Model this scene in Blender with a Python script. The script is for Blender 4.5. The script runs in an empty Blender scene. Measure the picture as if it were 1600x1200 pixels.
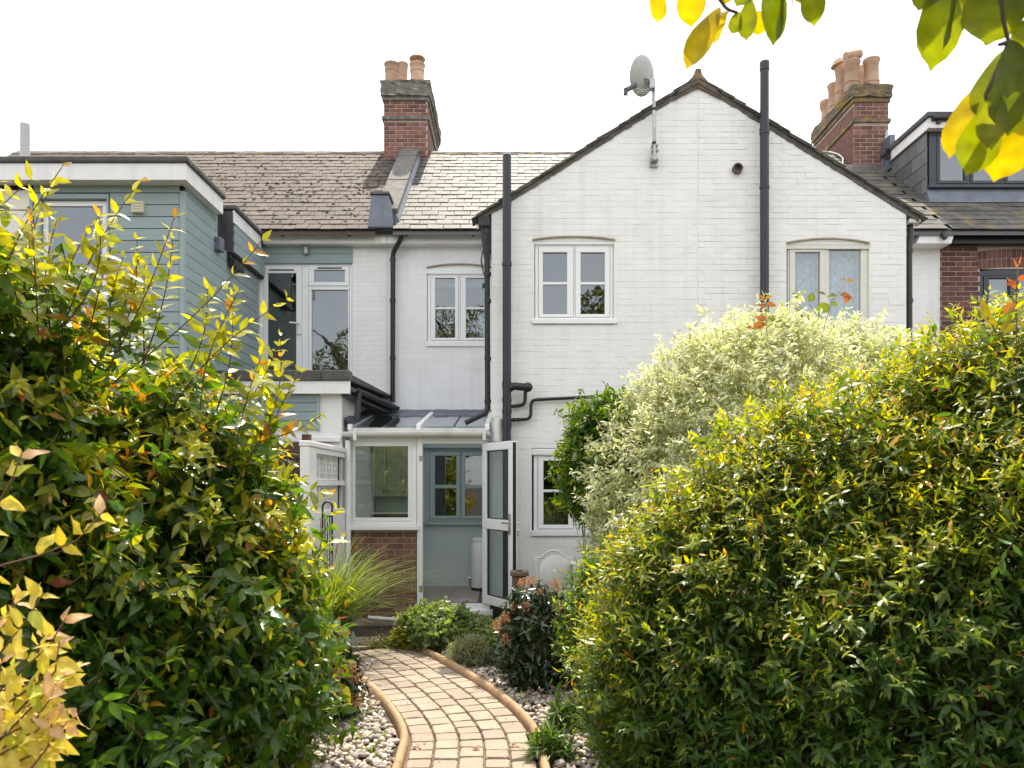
import bpy, bmesh, math, random
import numpy as np
from mathutils import Vector, Matrix, Quaternion

random.seed(7)
rng = np.random.default_rng(11)
scene = bpy.context.scene
R = math.radians

# ------------------------------------------------------------------ camera, light, exposure
F, H, HY = 1200.0, 1.85, 755.0          # focal length in pixels of the 1600 px photograph, eye height, horizon row
cam = bpy.data.cameras.new('camera')
cam.lens, cam.sensor_width = 27.0, 36.0
cam.shift_y = 155.0 / 1600.0
cam.clip_start, cam.clip_end = 0.05, 2000
cam.dof.use_dof = True
cam.dof.focus_distance, cam.dof.aperture_fstop = 8.0, 6.3
cam_ob = bpy.data.objects.new('camera', cam)
scene.collection.objects.link(cam_ob)
cam_ob.location = (0, 0, H)
cam_ob.rotation_euler = (R(90), 0, 0)
scene.camera = cam_ob

SUN_AZ, SUN_EL = R(4), R(63)
world = bpy.data.worlds.new('World')
scene.world = world
world.use_nodes = True
wn, wl = world.node_tree.nodes, world.node_tree.links
wn.clear()
w_out = wn.new('ShaderNodeOutputWorld')
w_bg = wn.new('ShaderNodeBackground')
w_bg.inputs['Strength'].default_value = 0.14
w_sky = wn.new('ShaderNodeTexSky')
w_sky.sky_type = 'NISHITA'
w_sky.sun_disc = False
w_sky.sun_elevation, w_sky.sun_rotation = SUN_EL, SUN_AZ
w_sky.air_density, w_sky.dust_density, w_sky.ozone_density = 1.0, 3.0, 1.0
w_co = wn.new('ShaderNodeTexCoord')
w_no = wn.new('ShaderNodeTexNoise')
w_no.inputs['Scale'].default_value = 2.2
w_no.inputs['Detail'].default_value = 7
w_map = wn.new('ShaderNodeMapRange')
w_map.inputs['From Min'].default_value, w_map.inputs['From Max'].default_value = 0.35, 0.7
w_map.inputs['To Min'].default_value, w_map.inputs['To Max'].default_value = 0.52, 0.72
w_mix = wn.new('ShaderNodeMixRGB')
w_mix.inputs['Color2'].default_value = (9.3, 9.15, 8.95, 1)     # thin bright cloud
wl.new(w_co.outputs['Generated'], w_no.inputs['Vector'])
wl.new(w_no.outputs['Fac'], w_map.inputs['Value'])
wl.new(w_map.outputs['Result'], w_mix.inputs['Fac'])
wl.new(w_sky.outputs['Color'], w_mix.inputs['Color1'])
wl.new(w_mix.outputs['Color'], w_bg.inputs['Color'])
wl.new(w_bg.outputs['Background'], w_out.inputs['Surface'])

sun = bpy.data.lights.new('sun', 'SUN')
sun.energy, sun.angle, sun.color = 3.9, R(0.6), (1.0, 0.92, 0.78)
sun_ob = bpy.data.objects.new('sun', sun)
scene.collection.objects.link(sun_ob)
s_dir = Vector((math.sin(SUN_AZ) * math.cos(SUN_EL), math.cos(SUN_AZ) * math.cos(SUN_EL), math.sin(SUN_EL)))
sun_ob.rotation_euler = (-s_dir).to_track_quat('-Z', 'Y').to_euler()
sun_ob.location = s_dir * 60

vs = scene.view_settings
vs.view_transform, vs.look = 'Standard', 'None'
vs.gamma, vs.use_curve_mapping = 1.0, False
vs.exposure = 0.95
scene.render.engine = 'CYCLES'
scene.cycles.max_bounces = 8
scene.cycles.transparent_max_bounces = 12
scene.cycles.transmission_bounces = 6
scene.cycles.diffuse_bounces = 4
scene.cycles.use_denoising = True
scene.cycles.sample_clamp_indirect = 8


def X(px, Y): return (px - 800.0) / F * Y
def Z(py, Y): return H + (HY - py) / F * Y
def GY(py): return F * H / (py - HY)      # distance of a ground point seen at that row

# ------------------------------------------------------------------ materials
def new_mat(name):
    m = bpy.data.materials.new(name)
    m.use_nodes = True
    nt = m.node_tree
    nt.nodes.clear()
    out = nt.nodes.new('ShaderNodeOutputMaterial')
    return m, nt, out


def rgba(c): return (c[0], c[1], c[2], 1.0)


def surf(name, col, rough=0.6, spec=0.5, metal=0.0, var=0.12, scale=6.0, bump=0.0, bscale=40.0,
         stain=None, stain_amt=0.0, stain_scale=2.5, stain_lo=0.5, objvar=0.0, attr=False, coat=0.0, stretch=None, streak=0.0):
    """principled surface with noise variation, stains, bump and per-object variation"""
    m, nt, out = new_mat(name)
    N, L = nt.nodes, nt.links
    p = N.new('ShaderNodeBsdfPrincipled')
    p.inputs['Roughness'].default_value = rough
    p.inputs['Metallic'].default_value = metal
    p.inputs['Specular IOR Level'].default_value = spec
    p.inputs['Coat Weight'].default_value = coat
    co = N.new('ShaderNodeNewGeometry')
    vec = co.outputs['Position']
    if stretch:
        mp = N.new('ShaderNodeMapping')
        mp.inputs['Scale'].default_value = stretch
        L.new(vec, mp.inputs['Vector'])
        vec = mp.outputs['Vector']
    no = N.new('ShaderNodeTexNoise')
    no.inputs['Scale'].default_value = scale
    no.inputs['Detail'].default_value = 6
    L.new(vec, no.inputs['Vector'])
    mr = N.new('ShaderNodeMapRange')
    mr.inputs['From Min'].default_value, mr.inputs['From Max'].default_value = 0.25, 0.75
    mr.inputs['To Min'].default_value, mr.inputs['To Max'].default_value = 1 - var, 1 + var
    L.new(no.outputs['Fac'], mr.inputs['Value'])
    mul = N.new('ShaderNodeVectorMath')
    mul.operation = 'SCALE'
    mul.inputs[0].default_value = col[:3]
    if attr:
        at = N.new('ShaderNodeAttribute')
        at.attribute_name = 'Col'
        L.new(at.outputs['Color'], mul.inputs[0])
    L.new(mr.outputs['Result'], mul.inputs['Scale'])
    cur = mul.outputs['Vector']
    if objvar:
        oi = N.new('ShaderNodeObjectInfo')
        m2 = N.new('ShaderNodeMapRange')
        m2.inputs['To Min'].default_value, m2.inputs['To Max'].default_value = 1 - objvar, 1 + objvar
        L.new(oi.outputs['Random'], m2.inputs['Value'])
        s2 = N.new('ShaderNodeVectorMath')
        s2.operation = 'SCALE'
        L.new(cur, s2.inputs[0])
        L.new(m2.outputs['Result'], s2.inputs['Scale'])
        cur = s2.outputs['Vector']
    stains = stain if isinstance(stain, list) else ([(stain, stain_amt, stain_scale, stain_lo)] if stain else [])
    for (sc, amt, ssc, slo) in stains:
        n2 = N.new('ShaderNodeTexNoise')
        n2.inputs['Scale'].default_value = ssc
        n2.inputs['Detail'].default_value = 9
        n2.inputs['Roughness'].default_value = 0.65
        L.new(vec, n2.inputs['Vector'])
        r2 = N.new('ShaderNodeMapRange')
        r2.inputs['From Min'].default_value, r2.inputs['From Max'].default_value = slo, slo + 0.16
        r2.inputs['To Max'].default_value = amt
        L.new(n2.outputs['Fac'], r2.inputs['Value'])
        mx = N.new('ShaderNodeMixRGB')
        mx.inputs['Color2'].default_value = rgba(sc)
        L.new(r2.outputs['Result'], mx.inputs['Fac'])
        L.new(cur, mx.inputs['Color1'])
        cur = mx.outputs['Color']
    if streak:     # faint vertical run-off marks
        mp2 = N.new('ShaderNodeMapping')
        mp2.inputs['Scale'].default_value = (7.0, 7.0, 0.35)
        L.new(co.outputs['Position'], mp2.inputs['Vector'])
        n3 = N.new('ShaderNodeTexNoise')
        n3.inputs['Scale'].default_value = 1.0
        n3.inputs['Detail'].default_value = 5
        L.new(mp2.outputs['Vector'], n3.inputs['Vector'])
        r3 = N.new('ShaderNodeMapRange')
        r3.inputs['From Min'].default_value, r3.inputs['From Max'].default_value = 0.52, 0.74
        r3.inputs['To Max'].default_value = streak
        L.new(n3.outputs['Fac'], r3.inputs['Value'])
        m3 = N.new('ShaderNodeMixRGB')
        m3.inputs['Color2'].default_value = (0.36, 0.35, 0.30, 1)
        L.new(r3.outputs['Result'], m3.inputs['Fac'])
        L.new(cur, m3.inputs['Color1'])
        cur = m3.outputs['Color']
    L.new(cur, p.inputs['Base Color'])
    if bump:
        nb = N.new('ShaderNodeTexNoise')
        nb.inputs['Scale'].default_value = bscale
        nb.inputs['Detail'].default_value = 5
        L.new(vec, nb.inputs['Vector'])
        b = N.new('ShaderNodeBump')
        b.inputs['Strength'].default_value = bump
        b.inputs['Distance'].default_value = 0.01
        L.new(nb.outputs['Fac'], b.inputs['Height'])
        L.new(b.outputs['Normal'], p.inputs['Normal'])
    L.new(p.outputs['BSDF'], out.inputs['Surface'])
    return m


def leaf_mat(name, trans=0.4, rough=0.35, tint=(1.7, 1.6, 0.35), under=(1.35, 1.35, 1.5), spec=0.5, vein=0.0):
    m, nt, out = new_mat(name)
    N, L = nt.nodes, nt.links
    at = N.new('ShaderNodeAttribute')
    at.attribute_name = 'Col'
    geo = N.new('ShaderNodeNewGeometry')
    no = N.new('ShaderNodeTexNoise')
    no.inputs['Scale'].default_value = 35
    no.inputs['Detail'].default_value = 3
    L.new(geo.outputs['Position'], no.inputs['Vector'])
    mr = N.new('ShaderNodeMapRange')
    mr.inputs['From Min'].default_value, mr.inputs['From Max'].default_value = 0.3, 0.7
    mr.inputs['To Min'].default_value, mr.inputs['To Max'].default_value = 0.82, 1.18
    L.new(no.outputs['Fac'], mr.inputs['Value'])
    sc = N.new('ShaderNodeVectorMath')
    sc.operation = 'SCALE'
    L.new(at.outputs['Color'], sc.inputs[0])
    L.new(mr.outputs['Result'], sc.inputs['Scale'])
    un = N.new('ShaderNodeVectorMath')
    un.operation = 'MULTIPLY'
    un.inputs[1].default_value = under
    L.new(sc.outputs['Vector'], un.inputs[0])
    mx = N.new('ShaderNodeMixRGB')
    L.new(geo.outputs['Backfacing'], mx.inputs['Fac'])
    L.new(sc.outputs['Vector'], mx.inputs['Color1'])
    L.new(un.outputs['Vector'], mx.inputs['Color2'])
    p = N.new('ShaderNodeBsdfPrincipled')
    p.inputs['Roughness'].default_value = rough
    p.inputs['Specular IOR Level'].default_value = spec
    L.new(mx.outputs['Color'], p.inputs['Base Color'])
    nb = N.new('ShaderNodeTexNoise')
    nb.inputs['Scale'].default_value = 60
    L.new(geo.outputs['Position'], nb.inputs['Vector'])
    b = N.new('ShaderNodeBump')
    b.inputs['Strength'].default_value = 0.25
    b.inputs['Distance'].default_value = 0.006
    L.new(nb.outputs['Fac'], b.inputs['Height'])
    L.new(b.outputs['Normal'], p.inputs['Normal'])
    tr = N.new('ShaderNodeBsdfTranslucent')
    tv = N.new('ShaderNodeVectorMath')
    tv.operation = 'MULTIPLY'
    tv.inputs[1].default_value = tint
    L.new(sc.outputs['Vector'], tv.inputs[0])
    L.new(tv.outputs['Vector'], tr.inputs['Color'])
    ms = N.new('ShaderNodeMixShader')
    ms.inputs['Fac'].default_value = trans
    L.new(p.outputs['BSDF'], ms.inputs[1])
    L.new(tr.outputs['BSDF'], ms.inputs[2])
    L.new(ms.outputs['Shader'], out.inputs['Surface'])
    return m


def glass_mat(name, refl=0.12, tint=(0.9, 0.93, 0.92)):
    m, nt, out = new_mat(name)
    N, L = nt.nodes, nt.links
    t = N.new('ShaderNodeBsdfTransparent')
    t.inputs['Color'].default_value = rgba(tint)
    g = N.new('ShaderNodeBsdfGlossy')
    g.inputs['Roughness'].default_value = 0.0
    g.inputs['Color'].default_value = (0.95, 0.97, 1.0, 1)
    no = N.new('ShaderNodeTexNoise')
    no.inputs['Scale'].default_value = 3.5
    geo = N.new('ShaderNodeNewGeometry')
    L.new(geo.outputs['Position'], no.inputs['Vector'])
    b = N.new('ShaderNodeBump')
    b.inputs['Strength'].default_value = 0.05
    b.inputs['Distance'].default_value = 0.02
    L.new(no.outputs['Fac'], b.inputs['Height'])
    L.new(b.outputs['Normal'], g.inputs['Normal'])
    lw = N.new('ShaderNodeLayerWeight')
    lw.inputs['Blend'].default_value = 0.5
    pw = N.new('ShaderNodeMath')
    pw.operation = 'POWER'
    pw.inputs[1].default_value = 4.0
    L.new(lw.outputs['Facing'], pw.inputs[0])
    ad = N.new('ShaderNodeMath')
    ad.operation = 'MULTIPLY_ADD'
    ad.inputs[1].default_value = 0.8
    ad.inputs[2].default_value = refl
    L.new(pw.outputs['Value'], ad.inputs[0])
    ms = N.new('ShaderNodeMixShader')
    L.new(ad.outputs['Value'], ms.inputs['Fac'])
    L.new(t.outputs['BSDF'], ms.inputs[1])
    L.new(g.outputs['BSDF'], ms.inputs[2])
    L.new(ms.outputs['Shader'], out.inputs['Surface'])
    return m


M = {}
M['paint'] = surf('white_painted_brick', (0.84, 0.83, 0.815), 0.55, var=0.04, scale=3, bump=0.5, bscale=55, objvar=0.025, streak=0.15,
                  stain=[((0.56, 0.54, 0.49), 0.28, 1.3, 0.58), ((0.45, 0.44, 0.40), 0.35, 7.0, 0.66)])
M['paint_cool'] = surf('cool_white_painted_brick', (0.82, 0.82, 0.835), 0.55, var=0.04, scale=3, bump=0.5, bscale=55, objvar=0.02, streak=0.15,
                       stain=[((0.55, 0.57, 0.60), 0.3, 1.5, 0.58)])
M['white_wall'] = surf('white_render', (0.74, 0.74, 0.72), 0.7, var=0.05, scale=4, bump=0.3, bscale=30)
M['cream_wall'] = surf('cream_render', (0.74, 0.72, 0.64), 0.7, var=0.05, scale=4, bump=0.3, bscale=30)
M['upvc'] = surf('white_upvc', (0.84, 0.84, 0.84), 0.3, var=0.025, scale=5)
M['cream_wood'] = surf('cream_painted_wood', (0.72, 0.70, 0.63), 0.45, var=0.06, scale=6, bump=0.1)
M['fascia'] = surf('white_fascia_board', (0.81, 0.79, 0.77), 0.45, var=0.05, scale=3, stain=(0.5, 0.48, 0.43), stain_amt=0.3, stain_lo=0.56, streak=0.25)
M['dirtywhite'] = surf('weathered_white_plastic', (0.70, 0.69, 0.66), 0.45, var=0.08, scale=6, stain=(0.36, 0.35, 0.31), stain_amt=0.5, stain_scale=4, stain_lo=0.56)
M['black'] = surf('black_plastic', (0.014, 0.014, 0.017), 0.38, var=0.2, scale=8)
M['greypipe'] = surf('dark_grey_pipe', (0.022, 0.023, 0.029), 0.42, var=0.2, scale=7)
M['anthracite'] = surf('anthracite_frame', (0.035, 0.04, 0.052), 0.4, var=0.06)
M['lead'] = surf('lead_sheet', (0.14, 0.155, 0.19), 0.5, metal=0.25, var=0.2, scale=5, bump=0.5, bscale=14, stain=(0.33, 0.33, 0.34), stain_amt=0.35, stain_lo=0.56)
M['dark_lead'] = surf('dark_lead_sheet', (0.07, 0.074, 0.08), 0.55, metal=0.2, var=0.2, scale=5, bump=0.4, bscale=14)
M['felt'] = surf('mineral_felt', (0.085, 0.083, 0.078), 0.85, var=0.3, scale=9, bump=0.6, bscale=80, stain=(0.16, 0.15, 0.12), stain_amt=0.5, stain_scale=5, stain_lo=0.5)
M['clad'] = surf('blue_grey_cladding', (0.285, 0.36, 0.368), 0.5, var=0.08, scale=5, bump=0.25, bscale=30, objvar=0.07, streak=0.2, stretch=(1, 1, 6))
M['tile_brown'] = surf('brown_roof_tile', (0.068, 0.049, 0.037), 0.8, var=0.3, scale=9, bump=0.8, bscale=60, objvar=0.3,
                       stain=[((0.115, 0.093, 0.077), 0.5, 6, 0.52), ((0.05, 0.035, 0.025), 0.8, 9, 0.56), ((0.27, 0.165, 0.05), 0.5, 3.1, 0.60)])
M['slate'] = surf('grey_slate', (0.078, 0.076, 0.071), 0.66, spec=0.25, var=0.2, scale=8, bump=0.5, bscale=50, objvar=0.24,
                  stain=[((0.155, 0.15, 0.128), 0.5, 7, 0.5), ((0.07, 0.07, 0.07), 0.5, 4, 0.6)])
M['slate_moss'] = surf('mossy_slate', (0.085, 0.08, 0.07), 0.68, var=0.25, scale=8, bump=0.6, bscale=50, objvar=0.25,
                       stain=[((0.34, 0.22, 0.045), 0.8, 1.7, 0.54), ((0.3, 0.29, 0.26), 0.4, 6, 0.56), ((0.06, 0.06, 0.045), 0.7, 8, 0.6)])
M['slate_dark'] = surf('hung_slate', (0.115, 0.115, 0.118), 0.6, var=0.2, scale=8, bump=0.5, bscale=40, objvar=0.3, stretch=(4, 4, 1))
M['ridge'] = surf('ridge_tile', (0.13, 0.10, 0.085), 0.85, var=0.3, scale=9, bump=0.8, stain=(0.36, 0.25, 0.06), stain_amt=0.7, stain_scale=4, stain_lo=0.5)
M['coping'] = surf('weathered_stone', (0.12, 0.112, 0.10), 0.9, var=0.25, scale=8, bump=1.0, bscale=35, stain=[((0.24, 0.23, 0.21), 0.5, 7, 0.5), ((0.045, 0.042, 0.04), 0.7, 5, 0.55)])
M['chim_brick'] = surf('red_chimney_brick', (0.20, 0.085, 0.06), 0.85, var=0.25, scale=12, bump=0.6, objvar=0.35,
                       stain=[((0.11, 0.075, 0.06), 0.7, 5, 0.54), ((0.36, 0.27, 0.22), 0.4, 9, 0.6)])
M['chim_mortar'] = surf('chimney_mortar', (0.40, 0.34, 0.29), 0.95, var=0.2, scale=10, bump=0.5)
M['lichen_cap'] = surf('lichen_covered_cap', (0.16, 0.145, 0.125), 0.95, var=0.35, scale=10, bump=1.0, bscale=30,
                       stain=[((0.40, 0.39, 0.36), 0.85, 11, 0.53), ((0.05, 0.045, 0.035), 0.8, 8, 0.55)])
M['lichen_gold'] = surf('yellow_lichen_cap', (0.15, 0.12, 0.085), 0.95, var=0.35, scale=10, bump=1.0, bscale=30,
                        stain=[((0.33, 0.23, 0.035), 0.9, 4.5, 0.48), ((0.06, 0.055, 0.04), 0.8, 8, 0.56)])
M['pot'] = surf('clay_chimney_pot', (0.46, 0.30, 0.20), 0.8, var=0.18, scale=8, bump=0.3, objvar=0.16, stain=(0.26, 0.17, 0.12), stain_amt=0.45, stain_scale=5, stain_lo=0.55)
M['brown_brick'] = surf('brown_brick', (0.175, 0.088, 0.06), 0.85, var=0.25, scale=14, bump=0.6, bscale=70, objvar=0.35, stain=(0.085, 0.05, 0.042), stain_amt=0.6, stain_scale=9, stain_lo=0.52)
M['brown_mortar'] = surf('buff_mortar', (0.40, 0.31, 0.245), 0.95, var=0.15, scale=12, bump=0.5)
M['red_brick'] = surf('dark_red_brick', (0.15, 0.062, 0.048), 0.85, var=0.25, scale=14, bump=0.6, bscale=70, objvar=0.35, stain=(0.07, 0.042, 0.038), stain_amt=0.6, stain_scale=9, stain_lo=0.52)
M['red_mortar'] = surf('pale_mortar', (0.42, 0.36, 0.30), 0.95, var=0.15, scale=12, bump=0.5)
M['soot'] = surf('dark_plinth', (0.045, 0.04, 0.036), 0.9, var=0.4, scale=7, bump=0.7)
M['paver'] = surf('buff_paver', (0.32, 0.255, 0.20), 0.85, var=0.10, scale=12, bump=0.9, bscale=45, objvar=0.11,
                  stain=[((0.32, 0.215, 0.15), 0.5, 3.5, 0.52), ((0.20, 0.165, 0.12), 0.45, 14, 0.56)])
M['edging'] = surf('buff_edging', (0.39, 0.25, 0.14), 0.8, var=0.12, scale=10, bump=0.6, bscale=60, objvar=0.06, stain=(0.42, 0.31, 0.20), stain_amt=0.5, stain_scale=6, stain_lo=0.5)
M['joint'] = surf('sand_and_soil', (0.15, 0.115, 0.075), 0.95, var=0.4, scale=14, bump=0.7)
M['soil'] = surf('garden_soil', (0.055, 0.042, 0.03), 0.95, var=0.5, scale=6, bump=1.0, bscale=18, stain=(0.05, 0.07, 0.02), stain_amt=0.7, stain_scale=3, stain_lo=0.5)
M['pebble'] = surf('grey_pebble', (0.40, 0.345, 0.30), 0.7, var=0.14, scale=22, bump=0.2, objvar=0.35, stain=(0.5, 0.42, 0.33), stain_amt=0.5, stain_scale=9, stain_lo=0.55)
M['pebble_many'] = surf('mixed_pebble', (0.42, 0.38, 0.34), 0.7, var=0.12, scale=22, bump=0.2, attr=True)
M['oldwood'] = surf('weathered_timber', (0.19, 0.135, 0.085), 0.85, var=0.3, scale=5, bump=0.6, bscale=30, stretch=(6, 6, 1), stain=(0.09, 0.07, 0.05), stain_amt=0.6, stain_scale=7, stain_lo=0.52)
M['fencewood'] = surf('dark_fence_timber', (0.075, 0.035, 0.025), 0.85, var=0.3, scale=5, bump=0.5)
M['inner_wall'] = surf('pale_blue_plaster', (0.62, 0.69, 0.70), 0.7, var=0.03)
M['inner_trim'] = surf('blue_grey_gloss_paint', (0.43, 0.51, 0.52), 0.4, var=0.03)
M['floor_tile'] = surf('beige_floor_tile', (0.36, 0.31, 0.26), 0.45, var=0.12, scale=3, objvar=0.06)
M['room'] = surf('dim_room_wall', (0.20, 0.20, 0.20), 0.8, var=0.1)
M['kitchen'] = surf('cream_cabinet', (0.36, 0.36, 0.26), 0.5, var=0.05)
M['kitchen_dark'] = surf('brown_worktop_side', (0.12, 0.075, 0.06), 0.5, var=0.2)
M['curtain'] = surf('lace_curtain', (0.74, 0.79, 0.86), 0.9, var=0.35, scale=16, bump=0.2, stain=(0.42, 0.50, 0.60), stain_amt=0.5, stain_scale=20, stain_lo=0.5)
M['blind'] = surf('grey_blind', (0.50, 0.53, 0.54), 0.8, var=0.04)
M['steel'] = surf('galvanised_steel', (0.42, 0.42, 0.41), 0.45, metal=0.6, var=0.2, scale=9, stain=(0.17, 0.14, 0.10), stain_amt=0.6, stain_scale=12, stain_lo=0.55)
M['dish'] = surf('grey_dish_paint', (0.46, 0.46, 0.45), 0.55, var=0.12, scale=6, stain=(0.27, 0.26, 0.24), stain_amt=0.5, stain_scale=6, stain_lo=0.55)
M['lnb'] = surf('grey_plastic', (0.10, 0.10, 0.105), 0.5, var=0.1)
M['chrome'] = surf('satin_chrome', (0.6, 0.6, 0.6), 0.25, metal=1.0, var=0.05)
M['iron'] = surf('black_wrought_iron', (0.012, 0.012, 0.014), 0.5, var=0.2)
M['navy'] = surf('navy_painted_metal', (0.02, 0.026, 0.06), 0.4, var=0.15)
M['whitemetal'] = surf('white_painted_metal', (0.72, 0.70, 0.66), 0.4, var=0.08, scale=12, stain=(0.42, 0.34, 0.25), stain_amt=0.4, stain_scale=14, stain_lo=0.6)
M['screen'] = surf('white_screen_block', (0.76, 0.75, 0.73), 0.7, var=0.05, scale=8, bump=0.3)
M['poly'] = glass_mat('polycarbonate', 0.12, (0.85, 0.88, 0.9))
M['arch'] = surf('worn_brick_edge', (0.33, 0.28, 0.20), 0.9, var=0.25, scale=9, bump=0.5)
M['hole_shade'] = surf('hole_shade_grey', (0.04, 0.04, 0.042), 0.9, var=0.3, scale=20)  # near black that stands in for shade in the screen block holes
M['glass'] = glass_mat('window_glass', 0.115, (0.78, 0.82, 0.82))
M['porchglass'] = glass_mat('porch_glass', 0.07, (0.9, 0.93, 0.9))
M['doorglass'] = glass_mat('door_glass', 0.04, (0.86, 0.91, 0.90))
M['moss'] = surf('dark_moss', (0.06, 0.045, 0.022), 1.0, var=0.5, scale=15, bump=1.0)
M['stem'] = surf('reddish_stem', (0.13, 0.06, 0.03), 0.6, var=0.25)
M['bark'] = surf('brown_bark', (0.10, 0.07, 0.045), 0.9, var=0.3, bump=1.0, bscale=25, stretch=(3, 3, 1))
M['beige'] = surf('beige_plastic', (0.60, 0.56, 0.40), 0.6, var=0.04)

# ------------------------------------------------------------------ objects
COL = scene.collection
WORLDM = {}


def link(o, parent=None):
    COL.objects.link(o)
    if parent is not None:
        o.parent = parent
        o.matrix_parent_inverse = WORLDM[parent].inverted()
    WORLDM[o] = Matrix.Identity(4)
    return o


def thing(name, label, cat, loc=(0, 0, 0), group=None, kind=None):
    o = bpy.data.objects.new(name, None)
    o.empty_display_size = 0.2
    COL.objects.link(o)
    o.location = loc
    WORLDM[o] = Matrix.Translation(Vector(loc))
    tag(o, label, cat, group, kind)
    return o


def tag(o, label=None, cat=None, group=None, kind=None):
    if label: o['label'] = label
    if cat: o['category'] = cat
    if group: o['group'] = group
    if kind: o['kind'] = kind
    return o


class MB:
    """collects shapes and links them as one mesh object"""
    def __init__(s): s.v, s.f = [], []

    def add(s, vs, fs):
        n = len(s.v)
        s.v += [tuple(p) for p in vs]
        s.f += [tuple(i + n for i in f) for f in fs]
        return s

    def box(s, x0, x1, y0, y1, z0, z1, mat=None):
        vs = [(x0, y0, z0), (x1, y0, z0), (x1, y1, z0), (x0, y1, z0), (x0, y0, z1), (x1, y0, z1), (x1, y1, z1), (x0, y1, z1)]
        if mat is not None: vs = [mat @ Vector(p) for p in vs]
        return s.add(vs, [(0, 3, 2, 1), (4, 5, 6, 7), (0, 1, 5, 4), (1, 2, 6, 5), (2, 3, 7, 6), (3, 0, 4, 7)])

    def hexa(s, p):
        """8 corners: bottom ring then top ring, counter-clockwise from above"""
        return s.add(p, [(0, 3, 2, 1), (4, 5, 6, 7), (0, 1, 5, 4), (1, 2, 6, 5), (2, 3, 7, 6), (3, 0, 4, 7)])

    def prism(s, poly, y0, y1):
        """polygon in x,z (counter-clockwise seen from the camera side) pulled from y0 to y1"""
        n = len(poly)
        vs = [(x, y0, z) for x, z in poly] + [(x, y1, z) for x, z in poly]
        fs = [tuple(range(n)), tuple(reversed(range(n, 2 * n)))]
        for i in range(n):
            j = (i + 1) % n
            fs.append((j, i, n + i, n + j))
        return s.add(vs, fs)

    def tube(s, pts, r, n=10, cap=True):
        pts = [Vector(p) for p in pts]
        rs = r if isinstance(r, (list, tuple)) else [r] * len(pts)
        base = len(s.v)
        ref = None
        for i, p in enumerate(pts):
            d = (pts[min(i + 1, len(pts) - 1)] - pts[max(i - 1, 0)]).normalized()
            if ref is None:
                ref = d.orthogonal().normalized()
            ref = (ref - d * ref.dot(d))
            if ref.length < 1e-5: ref = d.orthogonal()
            ref.normalize()
            b = d.cross(ref)
            for k in range(n):
                a = 2 * math.pi * k / n
                s.v.append(tuple(p + (ref * math.cos(a) + b * math.sin(a)) * rs[i]))
        for i in range(len(pts) - 1):
            for k in range(n):
                a, b2 = base + i * n + k, base + i * n + (k + 1) % n
                s.f.append((a, b2, b2 + n, a + n))
        if cap:
            s.f.append(tuple(base + k for k in reversed(range(n))))
            s.f.append(tuple(base + (len(pts) - 1) * n + k for k in range(n)))
        return s

    def lathe(s, c, prof, n=16, axis=None):
        """prof: list of (radius, height) turned about z (or about axis) at c"""
        q = Vector((0, 0, 1)).rotation_difference(Vector(axis).normalized()) if axis is not None else Quaternion()
        base = len(s.v)
        c = Vector(c)
        for r_, h in prof:
            for k in range(n):
                a = 2 * math.pi * k / n
                s.v.append(tuple(c + q @ Vector((r_ * math.cos(a), r_ * math.sin(a), h))))
        for i in range(len(prof) - 1):
            for k in range(n):
                a, b2 = base + i * n + k, base + i * n + (k + 1) % n
                s.f.append((a, b2, b2 + n, a + n))
        s.f.append(tuple(base + k for k in reversed(range(n))))
        s.f.append(tuple(base + (len(prof) - 1) * n + k for k in range(n)))
        return s

    def plate(s, x0, x1, z0, z1, y0, y1, holes):
        """flat slab in the x,z plane with rectangular holes"""
        xs = sorted({x0, x1, *[min(max(h[i], x0), x1) for h in holes for i in (0, 1)]})
        zs = sorted({z0, z1, *[min(max(h[i], z0), z1) for h in holes for i in (2, 3)]})
        for i in range(len(zs) - 1):
            zc, run = (zs[i] + zs[i + 1]) / 2, None
            for j in range(len(xs)):
                solid = False
                if j < len(xs) - 1:
                    xc = (xs[j] + xs[j + 1]) / 2
                    solid = not any(h[0] < xc < h[1] and h[2] < zc < h[3] for h in holes)
                if solid and run is None: run = xs[j]
                if not solid and run is not None:
                    s.box(run, xs[j], y0, y1, zs[i], zs[i + 1])
                    run = None
        return s

    def mesh(s, name, mat, smooth=False):
        me = bpy.data.meshes.new(name)
        me.from_pydata(s.v, [], s.f)
        if mat: me.materials.append(mat)
        if smooth: me.polygons.foreach_set('use_smooth', [True] * len(me.polygons))
        me.update()
        return me

    def build(s, name, mat, parent=None, smooth=False, bevel=0.0, kind=None, label=None, auto=None):
        me = s.mesh(name, mat, smooth or bool(auto))
        if auto: me.set_sharp_from_angle(angle=R(auto))
        o = bpy.data.objects.new(name, me)
        link(o, parent)
        if kind: o['kind'] = kind
        if label: o['label'] = label
        if bevel:
            b = o.modifiers.new('bevel', 'BEVEL')
            b.width, b.segments, b.limit_method = bevel, 2, 'ANGLE'
        return o


def piece(name, me, loc, rot, parent, scale=(1, 1, 1), label=None):
    o = bpy.data.objects.new(name, me)
    o.location, o.rotation_euler, o.scale = loc, rot, scale
    link(o, parent)
    return o


def box_mesh(name, w, d, h, mat, bev=0.0):
    bm = bmesh.new()
    bmesh.ops.create_cube(bm, size=1.0)
    bmesh.ops.scale(bm, vec=(w, d, h), verts=bm.verts)
    if bev: bmesh.ops.bevel(bm, geom=bm.edges[:], offset=bev, segments=1, affect='EDGES')
    me = bpy.data.meshes.new(name)
    bm.to_mesh(me)
    bm.free()
    me.materials.append(mat)
    return me

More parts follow.
